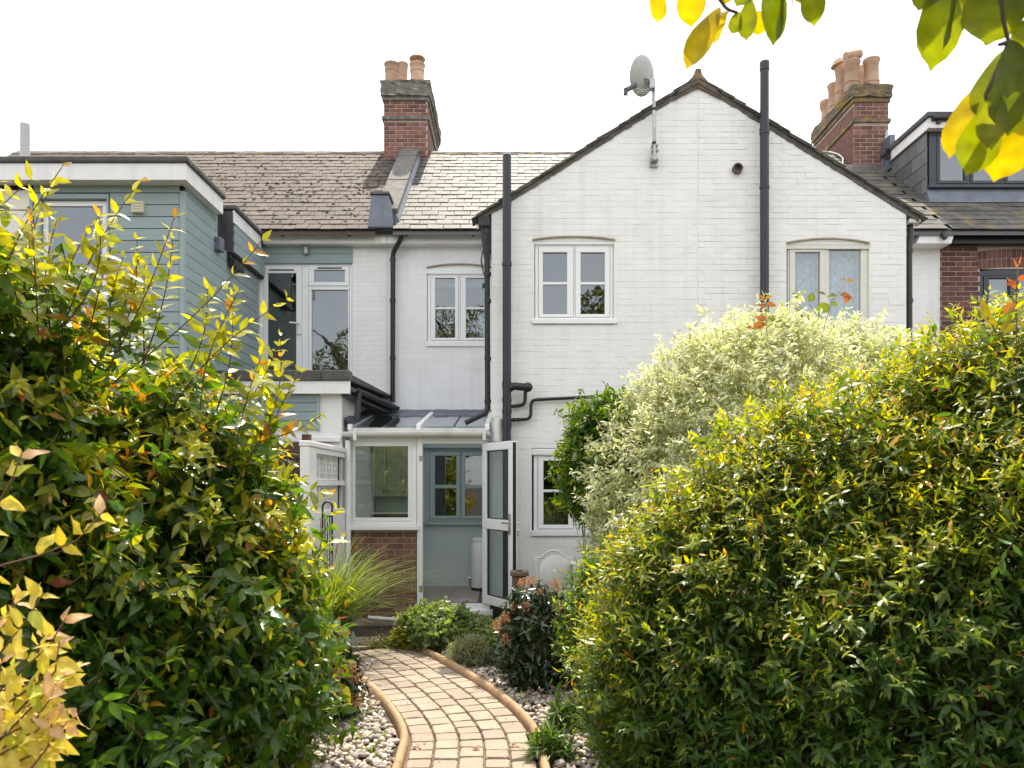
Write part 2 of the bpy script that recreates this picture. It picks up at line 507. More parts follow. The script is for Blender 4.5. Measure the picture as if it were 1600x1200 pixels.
# ------------------------------------------------------------------ bricks
def courses(x0, x1, z0, z1, holes=(), clip=None, BL=0.215, BH=0.065, J=0.010, phase=0.0, flemish=False, JP=None):
    """bricks laid in courses: yields (xa, xb, za, zb)"""
    out, k, z = [], 0, z0
    JP = J if JP is None else JP
    while z + BH * 0.6 < z1:
        zb = min(z + BH, z1)
        a, b = (clip(z, zb) if clip else (x0, x1))
        a, b = max(a, x0), min(b, x1)
        x = x0 - BL - (0.5 * (BL + J) if k % 2 else 0) + phase
        i = 0
        while x < b:
            w = BL
            if flemish and (i + k) % 2: w = (BL - J) / 2
            xa, xb = max(x, a), min(x + w, b)
            segs = [(xa, xb)]
            for h in holes:
                if h[2] < zb - 0.01 and h[3] > z + 0.01:
                    ns = []
                    for s0, s1 in segs:
                        if h[1] <= s0 or h[0] >= s1: ns.append((s0, s1))
                        else:
                            if h[0] - s0 > 0.02: ns.append((s0, h[0]))
                            if s1 - h[1] > 0.02: ns.append((h[1], s1))
                    segs = ns
            for s0, s1 in segs:
                if s1 - s0 > 0.025: out.append((s0, s1, z, zb))
            x += w + JP
            i += 1
        z += BH + J
        k += 1
    return out


def lay_bricks(parent, Yf, rects, mat, proud=0.006, tilt=0.004, limit=300, bev=0.003, mats_many=None, jit=0.0015):
    """brick objects (300 at most) standing proud of a wall face at y = Yf; the rest joined as stuff"""
    cache, rest = {}, MB()
    D = 0.03
    for i, (xa, xb, za, zb) in enumerate(rects):
        w, h = xb - xa, zb - za
        pr = proud + random.uniform(-jit, jit)
        yc = Yf - pr + D / 2
        rx, rz = random.gauss(0, tilt), random.gauss(0, tilt * 0.5)
        if i < limit:
            key = (round(w, 3), round(h, 3))
            if key not in cache: cache[key] = box_mesh('brick', w, D, h, mat, bev)
            piece('brick', cache[key], ((xa + xb) / 2, yc, (za + zb) / 2), (rx, 0, rz), parent)
        else:
            m = Matrix.Translation(((xa + xb) / 2, yc, (za + zb) / 2)) @ Matrix.Rotation(rx, 4, 'X') @ Matrix.Rotation(rz, 4, 'Z')
            e = bev
            rest.box(-w / 2, w / 2, -D / 2, D / 2, -h / 2, h / 2, m)
    if rest.v: rest.build('brickwork', mats_many or mat, parent, kind='stuff')


def px_rect(px0, px1, py0, py1, Y):
    """x0, x1, z0, z1 from photograph pixels at distance Y (py0 is the upper row)"""
    return (X(px0, Y), X(px1, Y), Z(py1, Y), Z(py0, Y))


def window(parent, Y, outer, sashes, panes, mat, bars=(), sill=None, room=1.4, name='window', glass='glass', depth=0.07, roommat='room', sash_proud=0.012, label=None, margin=0.15):
    """outer, sashes, panes, bars, sill: rectangles in photograph pixels at distance Y"""
    o = px_rect(*outer, Y)
    ss = [px_rect(*q, Y) for q in sashes]
    ps = [px_rect(*q, Y) for q in panes]
    fr = MB().plate(*o, Y, Y + depth, ss + [p for p in ps if not any(p[0] >= q[0] - 0.01 and p[1] <= q[1] + 0.01 and p[2] >= q[2] - 0.01 for q in ss)]).build(name, mat, parent, bevel=0.004, label=label)
    for q in ss:
        inn = [p for p in ps if p[0] >= q[0] - 0.01 and p[1] <= q[1] + 0.01]
        MB().plate(q[0] + 0.004, q[1] - 0.004, q[2] + 0.004, q[3] - 0.004, Y - sash_proud, Y + depth - 0.01, inn).build('sash', mat, fr, bevel=0.005)
    for p in ps:
        MB().box(p[0] - 0.004, p[1] + 0.004, Y + 0.022, Y + 0.028, p[2] - 0.004, p[3] + 0.004).build('pane', M[glass], fr)
    for b in bars:
        b = px_rect(*b, Y)
        MB().box(b[0] - 0.003, b[1] + 0.003, Y + 0.004, Y + 0.035, b[2], b[3]).build('glazing_bar', mat, fr, bevel=0.003)
    if sill:
        b = px_rect(*sill, Y)
        MB().box(b[0], b[1], Y - 0.06, Y + 0.02, b[2], b[3]).build('sill', mat, fr, bevel=0.006)
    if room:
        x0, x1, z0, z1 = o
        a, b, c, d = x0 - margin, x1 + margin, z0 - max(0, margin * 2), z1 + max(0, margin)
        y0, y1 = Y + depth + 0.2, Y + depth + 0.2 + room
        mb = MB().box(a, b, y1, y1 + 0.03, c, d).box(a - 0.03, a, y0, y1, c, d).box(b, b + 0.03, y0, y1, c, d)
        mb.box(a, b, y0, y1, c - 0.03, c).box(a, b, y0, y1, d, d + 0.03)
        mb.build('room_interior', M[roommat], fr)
    return fr


def arch_head(parent, Y, px0, px1, py_side, py_mid, py_frame, mat, edge_mat):
    """shallow segmental brick arch over a window: infill board and the worn drip edge above it"""
    n = 14
    top = []
    for i in range(n + 1):
        t = i / n
        px = px0 + (px1 - px0) * t
        py = py_side + (py_mid - py_side) * (1 - (2 * t - 1) ** 2)
        top.append((X(px, Y), Z(py, Y)))
    poly = [(X(px0, Y), Z(py_frame, Y)), (X(px1, Y), Z(py_frame, Y))] + list(reversed(top))
    MB().prism(poly, Y + 0.004, Y + 0.06).build('arch_infill', mat, parent)
    e = MB()
    for i in range(n):
        (xa, za), (xb, zb) = top[i], top[i + 1]
        t = 0.022
        e.hexa([(xa, Y - 0.03, za), (xb, Y - 0.03, zb), (xb, Y + 0.05, zb), (xa, Y + 0.05, za),
                (xa, Y - 0.018, za + t), (xb, Y - 0.018, zb + t), (xb, Y + 0.05, zb + t), (xa, Y + 0.05, za + t)])
    e.build('arch_edge', edge_mat, parent)

# ------------------------------------------------------------------ the setting: ground
def sheet(name, pts, z, mat, kind='structure'):
    o = MB().add([(x, y, z) for x, y in pts], [tuple(range(len(pts)))]).build(name, mat)
    o['kind'] = kind
    return o

sheet('ground', [(-300, -300), (300, -300), (300, 300), (-300, 300)], 0.0, M['soil'])

# ------------------------------------------------------------------ the terrace
YW, YM = 10.0, 11.7                      # face of the rear wing, face of the main rear wall
XL, XC, XR = X(768, YW), X(1090, YW), X(1416, YW)
ZE, ZA = Z(333, YW), Z(131, YW)
P1, P2 = -1.90, 6.53                     # party walls either side of the pair
EY, EZ, RY, PITCH = 11.45, 5.64, 14.67, 0.776
RZ = EZ + PITCH * (RY - EY)
ANG = math.atan(PITCH)
def roof_z(y): return EZ + PITCH * (y - EY)

G = 'brick houses of the terrace'
house_a = thing('terraced_house', 'house clad in blue grey boards with a flat felt roof and brown tiles', 'house', (-4.5, YM, 0), G)
house_b = thing('terraced_house', 'white painted house with the satellite dish on its half of the gable and pale slates', 'house', (0.2, YM, 0), G)
house_c = thing('terraced_house', 'white painted house with lace curtains behind its cream window', 'house', (4.5, YM, 0), G)
house_d = thing('terraced_house', 'dark red brick house with a slate cheeked roof dormer', 'house', (9.0, YM, 0), G)


def main_roof(parent, x0, x1, tile_mat, w, g, vis, tname='slate', tilt=0.03, limit=300, mats=None):
    a = MB()
    t = 0.05
    a.hexa([(x0, EY - 0.06, EZ - 0.06 - t), (x1, EY - 0.06, EZ - 0.06 - t), (x1, RY, RZ - 0.02 - t), (x0, RY, RZ - 0.02 - t),
            (x0, EY - 0.06, EZ - 0.06), (x1, EY - 0.06, EZ - 0.06), (x1, RY, RZ - 0.02), (x0, RY, RZ - 0.02)])
    bz, by = RZ - 3.2 * PITCH, RY + 3.2
    a.hexa([(x0, RY + 0.002, RZ - 0.02 - t), (x1, RY + 0.002, RZ - 0.02 - t), (x1, by, bz - t), (x0, by, bz - t),
            (x0, RY + 0.002, RZ - 0.02), (x1, RY + 0.002, RZ - 0.02), (x1, by, bz), (x0, by, bz)])
    roof = a.build('roof', M['tile_brown' if tname == 'roof_tile' else 'slate_dark'], parent)
    slope = math.hypot(RY - EY, RZ - EZ) + 0.05
    L = g * 1.35
    vars_ = [box_mesh(tname, w - 0.006, L, 0.014, tile_mat, 0.002) for _ in range(1)]
    cand = []
    k = 0
    while (k + 0.6) * g < slope:
        s = k * g - 0.08
        x = x0 + (0.5 * w if k % 2 else 0)
        while x < x1 - 0.02:
            xa, xb = max(x, x0), min(x + w, x1)
            if xb - xa > w * 0.3:
                sc = s + L / 2
                y, z = EY + sc * math.cos(ANG), EZ + sc * math.sin(ANG)
                px, py = 800 + F * (xa + xb) / 2 / y, HY - F * (z - H) / y
                cand.append((0 if vis(px, py) else 1, y, (xa + xb) / 2, xb - xa, sc))
            x += w
        # first tiles at the row's start
        if k % 2:
            sc = s + L / 2
            y = EY + sc * math.cos(ANG)
            cand.append((1, y, x0 + w / 4, w / 2, sc))
        k += 1
    cand.sort()
    rest = MB()
    for i, (_, y, xc, ww, sc) in enumerate(cand):
        off = 0.024 + random.uniform(-0.003, 0.004)
        y2, z2 = EY + sc * math.cos(ANG) - off * math.sin(ANG), EZ + sc * math.sin(ANG) + off * math.cos(ANG)
        rx = ANG - 0.045 + random.gauss(0, tilt * 0.25)
        rz, ry = random.gauss(0, 0.006), random.gauss(0, 0.006)
        sx = ww / w
        if i < limit:
            piece(tname, vars_[0], (xc, y2, z2), (rx, ry, rz), roof, (sx, 1, 1))
        else:
            m = Matrix.Translation((xc, y2, z2)) @ Matrix.Rotation(rx, 4, 'X') @ Matrix.Rotation(rz, 4, 'Z')
            rest.box(-ww / 2 + 0.003, ww / 2 - 0.003, -L / 2, L / 2, -0.007, 0.007, m)
    if rest.v: rest.build(tname + 's', tile_mat, roof, kind='stuff')
    # ridge tiles
    n = max(1, int((x1 - x0) / 0.45))
    step = (x1 - x0) / n
    prof = [(math.cos(a), math.sin(a)) for a in np.linspace(-0.25, math.pi + 0.25, 9)]
    mb = MB()
    vs, fs = [], []
    for j, xx in enumerate((-step / 2 + 0.004, step / 2 + 0.012)):
        r_ = 0.12 if j == 0 else 0.125
        for c, s_ in prof: vs.append((xx, c * r_, s_ * r_ * 0.75))
    m_ = len(prof)
    for i in range(m_ - 1): fs.append((i, i + 1, m_ + i + 1, m_ + i))
    fs.append(tuple(range(m_ - 1, -1, -1)))
    fs.append(tuple(range(m_, 2 * m_)))
    me = MB().add(vs, fs).mesh('ridge_tile', M['ridge'], True)
    for i in range(n):
        piece('ridge_tile', me, (x0 + step * (i + 0.5), RY, RZ - 0.065 + random.uniform(-0.006, 0.006)), (random.gauss(0, 0.02), random.gauss(0, 0.006), 0), roof)
    return roof


roof_a = main_roof(house_a, -9.5, P1 - 0.13, M['tile_brown'], 0.19, 0.2, lambda px, py: px > 285 + (py - 243) * 1.0 and px < 640, 'roof_tile')
roof_b = main_roof(house_b, P1 + 0.13, XC, M['slate'], 0.25, 0.2, lambda px, py: px < 770 + (330 - py) * 1.7)
roof_c = main_roof(house_c, XC + 0.004, P2, M['slate_moss'], 0.27, 0.2, lambda px, py: px > 1230)
roof_d = main_roof(house_d, P2 + 0.004, 11.0, M['slate_moss'], 0.27, 0.2, lambda px, py: px < 1620 and py > 300)

# moss tufts on the old tiles
mb = MB()
for _ in range(420):
    sc = random.uniform(0.1, 3.9) ** 1.0
    x = random.uniform(-6.4, P1 - 0.3)
    if random.random() < 0.4: sc = random.uniform(1.2, 2.6)
    y, z = EY + sc * math.cos(ANG) - 0.02, EZ + sc * math.sin(ANG) + 0.035
    r_ = random.uniform(0.008, 0.03)
    v = [(x + r_ * math.cos(a) * random.uniform(0.8, 1.6), y + r_ * math.sin(a) * 0.8, z + r_ * math.sin(a) * 0.6) for a in np.linspace(0, 5.3, 6)]
    top = (x, y - r_ * 0.3, z + r_ * 0.4)
    mb.add(v + [top], [(i, (i + 1) % 6, 6) for i in range(6)])
mb.build('moss', M['moss'], roof_a, kind='stuff')

# ---- party wall parapet with its coping and lead kneeler (on house_b)
mb = MB()
hx0, hx1 = P1 - 0.13, P1 + 0.13
for i in range(7):
    y0, y1 = 11.62 + i * 0.385, 11.62 + (i + 1) * 0.385 - 0.012
    up = 0.24 + random.uniform(-0.012, 0.012)
    mbs = MB().hexa([(hx0 - 0.04, y0, roof_z(y0) + up - 0.07), (hx1 + 0.04, y0, roof_z(y0) + up - 0.07), (hx1 + 0.04, y1, roof_z(y1) + up - 0.07), (hx0 - 0.04, y1, roof_z(y1) + up - 0.07),
                     (hx0 - 0.04, y0, roof_z(y0) + up), (hx1 + 0.04, y0, roof_z(y0) + up), (hx1 + 0.04, y1, roof_z(y1) + up), (hx0 - 0.04, y1, roof_z(y1) + up)])
    if i == 0:
        par = MB().hexa([(hx0, 11.6, roof_z(11.6) - 0.1), (hx1, 11.6, roof_z(11.6) - 0.1), (hx1, 14.3, roof_z(14.3) - 0.1), (hx0, 14.3, roof_z(14.3) - 0.1),
                         (hx0, 11.6, roof_z(11.6) + 0.16), (hx1, 11.6, roof_z(11.6) + 0.16), (hx1, 14.3, roof_z(14.3) + 0.16), (hx0, 14.3, roof_z(14.3) + 0.16)]).build('parapet', M['coping'], house_b)
        MB().hexa([(hx1 + 0.002, 11.6, roof_z(11.6) + 0.0), (hx1 + 0.07, 11.6, roof_z(11.6) + 0.05), (hx1 + 0.07, 14.3, roof_z(14.3) + 0.05), (hx1 + 0.002, 14.3, roof_z(14.3) + 0.0),
                   (hx1 + 0.002, 11.6, roof_z(11.6) + 0.15), (hx1 + 0.02, 11.6, roof_z(11.6) + 0.15), (hx1 + 0.02, 14.3, roof_z(14.3) + 0.15), (hx1 + 0.002, 14.3, roof_z(14.3) + 0.15)]).build('lead_flashing', M['lead'], par)
    mbs.build('coping_stone', M['coping'], par)
kx0, kx1 = X(578, 11.42), X(612, 11.42)
kb = MB()
kb.hexa([(kx0 - 0.03, 11.36, Z(357, 11.4)), (kx1 + 0.03, 11.36, Z(357, 11.4)), (kx1 + 0.02, 11.85, Z(357, 11.4)), (kx0 - 0.02, 11.85, Z(357, 11.4)),
         (kx0 + 0.02, 11.42, Z(304, 11.42)), (kx1 - 0.05, 11.42, Z(304, 11.42)), (kx1 - 0.05, 11.8, Z(304, 11.42)), (kx0 + 0.02, 11.8, Z(304, 11.42))])
kb.build('lead_kneeler', M['lead'], house_b, bevel=0.02)
MB().box(kx0 + 0.0, kx1 - 0.03, 11.40, 11.85, Z(304, 11.42) + 0.002, Z(304, 11.42) + 0.045).build('kneeler_stone', M['coping'], house_b, bevel=0.01)

# ---- wing gable, half to each house
def verge(z):  # x range of the gable at height z
    if z <= ZE: return XL, XR
    t = (z - ZE) / (ZA - ZE)
    return XL + (XC - XL) * t, XR + (XC - XR) * t

H1 = px_rect(835, 959, 377, 507, YW)
H2 = px_rect(1229, 1358, 382, 510, YW)
H3 = px_rect(831, 955, 700, 838, YW)
JX = XC - 0.012
wall_b = MB().plate(XL, XC, 0.0, ZE, YW, YW + 0.25, [H1, H3]).prism([(XL, ZE), (XC, ZE), (XC, ZA)], YW, YW + 0.25)
wall_b.box(XL, XL + 0.23, YW + 0.25, YM + 0.25, 0.0, ZE)
wall_b = wall_b.build('wall', M['paint'], house_b)
wall_c = MB().plate(XC + 0.002, XR, 0.0, ZE - 0.02, YW, YW + 0.25, [H2]).prism([(XC + 0.002, ZE - 0.02), (XR, ZE - 0.02), (XC + 0.002, ZA)], YW, YW + 0.25)
wall_c.box(XR - 0.23, XR, YW + 0.25, YM + 0.25, 0.0, ZE - 0.02)
wall_c = wall_c.build('wall', M['paint'], house_c)

def order(rects):
    r = rects[:]
    r.sort(key=lambda q: -q[2])
    return r
def shr(h): return (h[0] - 0.004, h[1] + 0.004, h[2] - 0.004, h[3] + 0.03)
rb = courses(XL, JX, 0.27, ZA - 0.03, [shr(H1), shr(H3)], lambda a, b: (verge(b)[0] + 0.02, JX), BH=0.0705, J=0.0045, JP=0.0025)
lay_bricks(wall_b, YW, order(rb), M['paint'], proud=0.003, tilt=0.008, jit=0.0018, bev=0.003)
rc = courses(XC + 0.012, XR, 0.27, ZA - 0.03, [shr(H2)], lambda a, b: (XC + 0.012, verge(b)[1] - 0.02), BH=0.0705, J=0.0045, JP=0.0025, phase=0.08)
lay_bricks(wall_c, YW, order(rc), M['paint'], proud=0.0042, tilt=0.010, jit=0.0028, bev=0.003)
MB().box(XL - 0.005, XC, YW - 0.012, YW + 0.05, 0.0, 0.262).build('plinth', M['soot'], house_b)
MB().box(XC + 0.002, XR + 0.005, YW - 0.012, YW + 0.05, 0.0, 0.262).build('plinth', M['soot'], house_c)

window(house_b, YW + 0.03, (836, 958, 381, 499), [(841, 896, 386, 496), (898.5, 953, 386, 496)],
       [(848, 886, 394.5, 491), (907, 945, 394.5, 491)], M['upvc'], [(848, 886, 440.5, 444.5), (907, 945, 440.5, 444.5)], (831, 964, 499.5, 507))
arch_head(house_b, YW, 832, 961, 376, 371, 381.5, M['upvc'], M['arch'])
window(house_b, YW + 0.03, (834, 955, 711, 828), [(840, 896, 714, 826), (899, 950, 714, 826)],
       [(849, 888, 720, 820), (906, 945, 720, 820)], M['upvc'], [(849, 888, 765, 769), (906, 945, 765, 769)], (830, 960, 828.5, 837))
MB().box(X(831, YW), X(955, YW), YW - 0.004, YW + 0.06, Z(711, YW), Z(701, YW)).build('lintel', M['paint'], house_b, bevel=0.01)
wc = window(house_c, YW + 0.03, (1231, 1356, 388, 506), [(1233, 1289, 389.5, 504)],
            [(1242, 1281, 394, 500), (1295, 1345, 389.5, 500)], M['cream_wood'], (), (1228, 1360, 506.5, 513))
arch_head(house_c, YW, 1229, 1358, 381, 374, 388.5, M['cream_wood'], M['arch'])
for a, b in ((1240, 1283), (1293, 1347)):
    xa, xb = X(a, 10.2), X(b, 10.2)
    cu = MB()
    n = 40
    vs = [(xa + (xb - xa) * i / n, 10.19 + 0.02 * math.sin(i * 1.05) + 0.008 * math.sin(i * 2.7), z) for z in (Z(505, 10.2), Z(386, 10.2)) for i in range(n + 1)]
    cu.add(vs, [(i, i + 1, n + 2 + i, n + 1 + i) for i in range(n)])
    c = cu.build('curtain', M['curtain'], house_c, smooth=True)

# wing roof: two slopes, verge slates, ridge end
def wing_slope(parent, sgn):
    xe = (XL - 0.16) if sgn < 0 else (XR + 0.16)
    xi = XC - 0.001 if sgn < 0 else XC + 0.001
    sl = (ZA - ZE) / (XC - XL) if sgn < 0 else (ZA - ZE) / (XR - XC)
    ze = ZE - 0.16 * sl + 0.05
    za = ZA + 0.05
    t = 0.045
    p = [(xe, YW + 0.06, ze), (xi, YW + 0.06, za), (xi, 14.4, za), (xe, 12.2, ze)]
    if sgn > 0: p = [p[1], p[0], p[3], p[2]]
    rf = MB().hexa([(x, y, z - t) for x, y, z in p] + p).build('roof', M['slate_dark'], parent)
    n = 20
    ln = math.hypot(xi - xe, za - ze)
    g = ln / n
    me = box_mesh('verge_slate', g * 1.5, 0.3, 0.014, M['coping'], 0.002)
    ang = math.atan2(za - ze, xi - xe) if sgn < 0 else math.atan2(ze - za, xe - xi)
    for layer in range(2):
        for i in range(n):
            t_ = (i + (0.5 if layer else 0.1)) / n
            if t_ > 0.97: continue
            x, z = xe + (xi - xe) * t_, ze + (za - ze) * t_
            piece('verge_slate', me, (x, YW + 0.10 + random.uniform(-0.014, 0.014), z + 0.012 + 0.02 * layer + random.uniform(-0.004, 0.004)),
                  (0, -ang + (0.055 if sgn < 0 else -0.055) + random.gauss(0, 0.012), 0), rf)
    # mortar bedding below the verge
    bd = MB()
    for i in range(n * 2):
        t0, t1 = i / (n * 2), (i + 1) / (n * 2)
        dz0, dz1 = (-0.055 - random.uniform(0, 0.02)) * 1, (-0.055 - random.uniform(0, 0.02))
        xa, xb = xe + (xi - xe) * t0, xe + (xi - xe) * t1
        zq, zr = ze + (za - ze) * t0, ze + (za - ze) * t1
        q = [(xa, zq + dz0), (xb, zr + dz1), (xb, zr + 0.004), (xa, zq + 0.004)]
        if sgn > 0: q = [q[1], q[0], q[3], q[2]]
        bd.prism(q, YW - 0.015, YW + 0.055)
    bd.build('verge_mortar', M['coping'], rf)
    return rf

wr_b = wing_slope(house_b, -1)
wr_c = wing_slope(house_c, 1)
# ridge end tile and its mortar
prof = [(-0.30, -0.20), (-0.22, -0.17), (-0.10, -0.10), (0, -0.05), (0.10, -0.11), (0.2, -0.17), (0.30, -0.21), (0.22, -0.10), (0.13, -0.02), (0.05, 0.07), (0.035, 0.15), (-0.035, 0.15), (-0.05, 0.07), (-0.13, -0.01), (-0.22, -0.10)]
MB().prism([(XC + a, ZA + 0.03 + b) for a, b in prof], YW - 0.05, YW + 0.4).build('ridge_tile', M['ridge'], wr_b, bevel=0.012)
MB().prism([(XC + a, ZA + b) for a, b in ((-0.34, -0.235), (0, -0.06), (0.30, -0.21), (0.2, -0.09), (0, 0.0), (-0.22, -0.10))], YW - 0.035, YW - 0.004).build('ridge_mortar', M['ridge'], wr_b)

# hopper and black downpipe on the wing's left corner
pY = YW + 0.02
gp = MB()
gx = X(757, pY)
gp.box(gx - 0.08, gx + 0.07, pY - 0.06, pY + 0.10, Z(356, pY), Z(340, pY))
gp.build('gutter', M['black'], house_b, bevel=0.012)
dp = MB().tube([(gx + 0.02, pY, Z(354, pY)), (gx + 0.02, pY, Z(372, pY)), (X(761, pY), pY + 0.02, Z(395, pY)), (X(762, pY), pY + 0.02, Z(640, pY))], 0.036, 10)
dp.tube([(X(762, pY), pY + 0.02, Z(636, pY)), (X(758, pY), pY, Z(646, pY)), (X(727, pY), pY - 0.02, Z(661, pY))], 0.036, 10)
for py in (428, 470, 560, 627): dp.tube([(X(762, pY), pY + 0.02, Z(py + 3, pY)), (X(762, pY), pY + 0.02, Z(py - 3, pY))], 0.044, 10)
dp = dp.build('downpipe', M['black'], house_b, auto=50)
cb = MB()
for s in range(2):
    pts = [(X(755 + 4 * s + 3 * math.sin(i * 0.9 + s * 2), 9.95), 9.95 - 0.01 * s, Z(360 + i * 9, 9.95)) for i in range(9)]
    cb.tube(pts, 0.009, 6)
cb.build('cable', M['black'], house_b, auto=60)

# soil pipes on the wing
def flue(parent, px, py_top, py_bot, Y, r, collars, mat, cage=True):
    mb = MB().tube([(X(px, Y), Y, Z(py_bot, Y)), (X(px, Y), Y, Z(py_top, Y))], r, 16)
    for py, h_ in collars:
        mb.tube([(X(px, Y), Y, Z(py + h_, Y)), (X(px, Y), Y, Z(py - h_, Y))], r * 1.13, 16)
    o = mb.build('soil_pipe', mat, parent, auto=50)
    if cage:
        cg = MB()
        zt = Z(py_top, Y)
        cg.lathe((X(px, Y), Y, zt + 0.001), [(r * 0.98, 0), (r * 0.95, 0.025), (r * 0.6, 0.05)], 14)
        for k in range(5):
            a = k * math.pi / 5
            cg.tube([(X(px, Y) + r * math.cos(a) * q, Y + r * math.sin(a) * q, zt + 0.02 + 0.045 * (1 - q * q)) for q in (-1, -0.5, 0, 0.5, 1)], 0.005, 5)
        cg.build('wire_cage', M['steel'], o)
    return o

flue(house_b, 792, 243, 985, 9.84, 0.055, [(413, 3), (601, 4), (625, 3), (643, 3), (662, 3), (666, 2)], M['greypipe'])
flue(house_c, 1194.5, 99, 930, 9.86, 0.056, [(104, 6), (205, 5), (293, 2)], M['greypipe'])
br = MB()
for px, pys in ((792, (330, 520)), (1195, (296, 420))):
    for py in pys: br.box(X(px, 9.9) - 0.075, X(px, 9.9) + 0.075, 9.86, 9.99, Z(py, 9.9) - 0.012, Z(py, 9.9) + 0.012)
# soil branch and the waste pipes
wp = MB()
y = 9.86
wp.tube([(X(790, y), y - 0.01, Z(611, y)), (X(803, y), y - 0.04, Z(604, y)), (X(822, y), y - 0.05, Z(606, y))], 0.05, 14)
wp.lathe((X(824, y), y - 0.05, Z(606, y)), [(0.0, -0.06), (0.05, -0.055), (0.062, -0.03), (0.062, 0.03), (0.05, 0.055), (0.0, 0.06)], 16, axis=(0.25, -1, 0))
wp.build('soil_branch', M['black'], house_b, auto=60)
wp = MB()
def bend(pts, r=0.04, n=4):
    """round the corners of a polyline"""
    out = [Vector(pts[0])]
    for i in range(1, len(pts) - 1):
        p, a, b = Vector(pts[i]), Vector(pts[i - 1]), Vector(pts[i + 1])
        ra = min(r, (a - p).length * 0.45, (b - p).length * 0.45)
        pa, pb = p + (a - p).normalized() * ra, p + (b - p).normalized() * ra
        for k in range(n + 1):
            t = k / n
            out.append((1 - t) ** 2 * pa + 2 * t * (1 - t) * p + t * t * pb)
    out.append(Vector(pts[-1]))
    return out
y = 9.93
wp.tube(bend([(X(798, y), y, Z(635, y)), (X(820, y), y, Z(633, y)), (X(821, y), y, Z(610, y))], 0.07), 0.024, 10)
wp.build('waste_pipe', M['black'], house_b, auto=60)
wp = MB().tube(bend([(X(798, y), y, Z(656, y)), (X(829, y), y, Z(655, y)), (X(830, y), y, Z(625, y)), (X(985, y), y, Z(617, y))], 0.07), 0.022, 10)
for px in (801, 808): wp.tube([(X(px, y), y, Z(656, y)), (X(px + 3, y), y, Z(656, y))], 0.029, 10)
wp.build('waste_pipe', M['black'], house_b, auto=60)
# white rainwater stub beside the black pipe
wp = MB().tube([(X(778, y), y - 0.02, Z(700, y)), (X(778, y), y - 0.02, Z(655, y))], 0.058, 14)
wp.tube([(X(778, y), y - 0.02, Z(690, y)), (X(778, y), y - 0.02, Z(683, y))], 0.066, 14)
wp.box(X(768, y), X(787, y), y - 0.05, y + 0.05, Z(655, y) + 0.002, Z(650, y))
wp.build('downpipe', M['dirtywhite'], house_b, auto=50)
# round vent
vx, vz = X(1152, 9.98), Z(264, 9.98)
MB().lathe((vx, 9.995, vz), [(0.066, 0), (0.066, 0.06), (0.048, 0.06), (0.046, 0.005), (0.0, 0.004)], 18, axis=(0, -1, 0)).build('vent', M['ridge'], house_c, auto=50)

# right downpipe of the wing, small gutter elbow
y = 10.05
dp = MB().tube(bend([(X(1424, y), y + 0.05, Z(346, y)), (X(1424, y), y, Z(368, y)), (X(1420.5, y), y, Z(385, y)), (X(1422, y), y, Z(930, y))], 0.05), 0.037, 10)
for py in (392, 470, 560): dp.tube([(X(1421, y), y, Z(py + 3, y)), (X(1421, y), y, Z(py - 3, y))], 0.045, 10)
dp.build('downpipe', M['black'], house_c, auto=50)
MB().box(X(1418, y), X(1436, y), y - 0.05, y + 0.2, Z(350, y), Z(343, y)).build('gutter', M['dirtywhite'], house_c, bevel=0.01)

# ---- main rear wall, white part
W4 = px_rect(667, 768, 418, 541, YM)
W5 = px_rect(667, 768, 702, 818, YM)
PX = X(605, YM)
main_b = MB().plate(PX, XL, 0.0, 5.5, YM, YM + 0.25, [W4, W5]).build('wall', M['paint_cool'], house_b)
rects = courses(PX, XL, Z(645, YM), 5.42, [shr(W4)], BH=0.0705, J=0.0045, JP=0.0025)
lay_bricks(main_b, YM, order(rects), M['paint_cool'], proud=0.0018, tilt=0.004, jit=0.001, bev=0.003)
window(house_b, YM + 0.03, (668, 768, 427, 534), [(673, 717, 431, 532), (719.5, 764, 431, 532)],
       [(680, 711, 434.5, 528), (728, 757, 434.5, 528)], M['upvc'], [(680, 711, 480, 483), (728, 757, 480, 483)], (666, 770, 534.5, 542))
arch_head(house_b, YM, 667, 768, 419, 414, 427.5, M['upvc'], M['arch'])
for a, b in ((678, 713), (726, 759)):
    MB().box(X(a, YM + 0.2), X(b, YM + 0.2), YM + 0.18, YM + 0.2, Z(449, YM + .2), Z(430, YM + .2)).build('blind', M['blind'], house_b)
MB().hexa([(X(744, 11.95), 11.95, Z(532, 11.95)), (X(766, 11.95), 11.95, Z(532, 11.95)), (X(766, 12.0), 12.0, Z(532, 11.95)), (X(744, 12.0), 12.0, Z(532, 11.95)),
           (X(747, 11.95), 11.95, Z(492, 11.95)), (X(760, 11.95), 11.95, Z(486, 11.95)), (X(760, 12.0), 12.0, Z(486, 11.95)), (X(747, 12.0), 12.0, Z(492, 11.95))]).build('mirror_back', M['blind'], house_b, bevel=0.01)

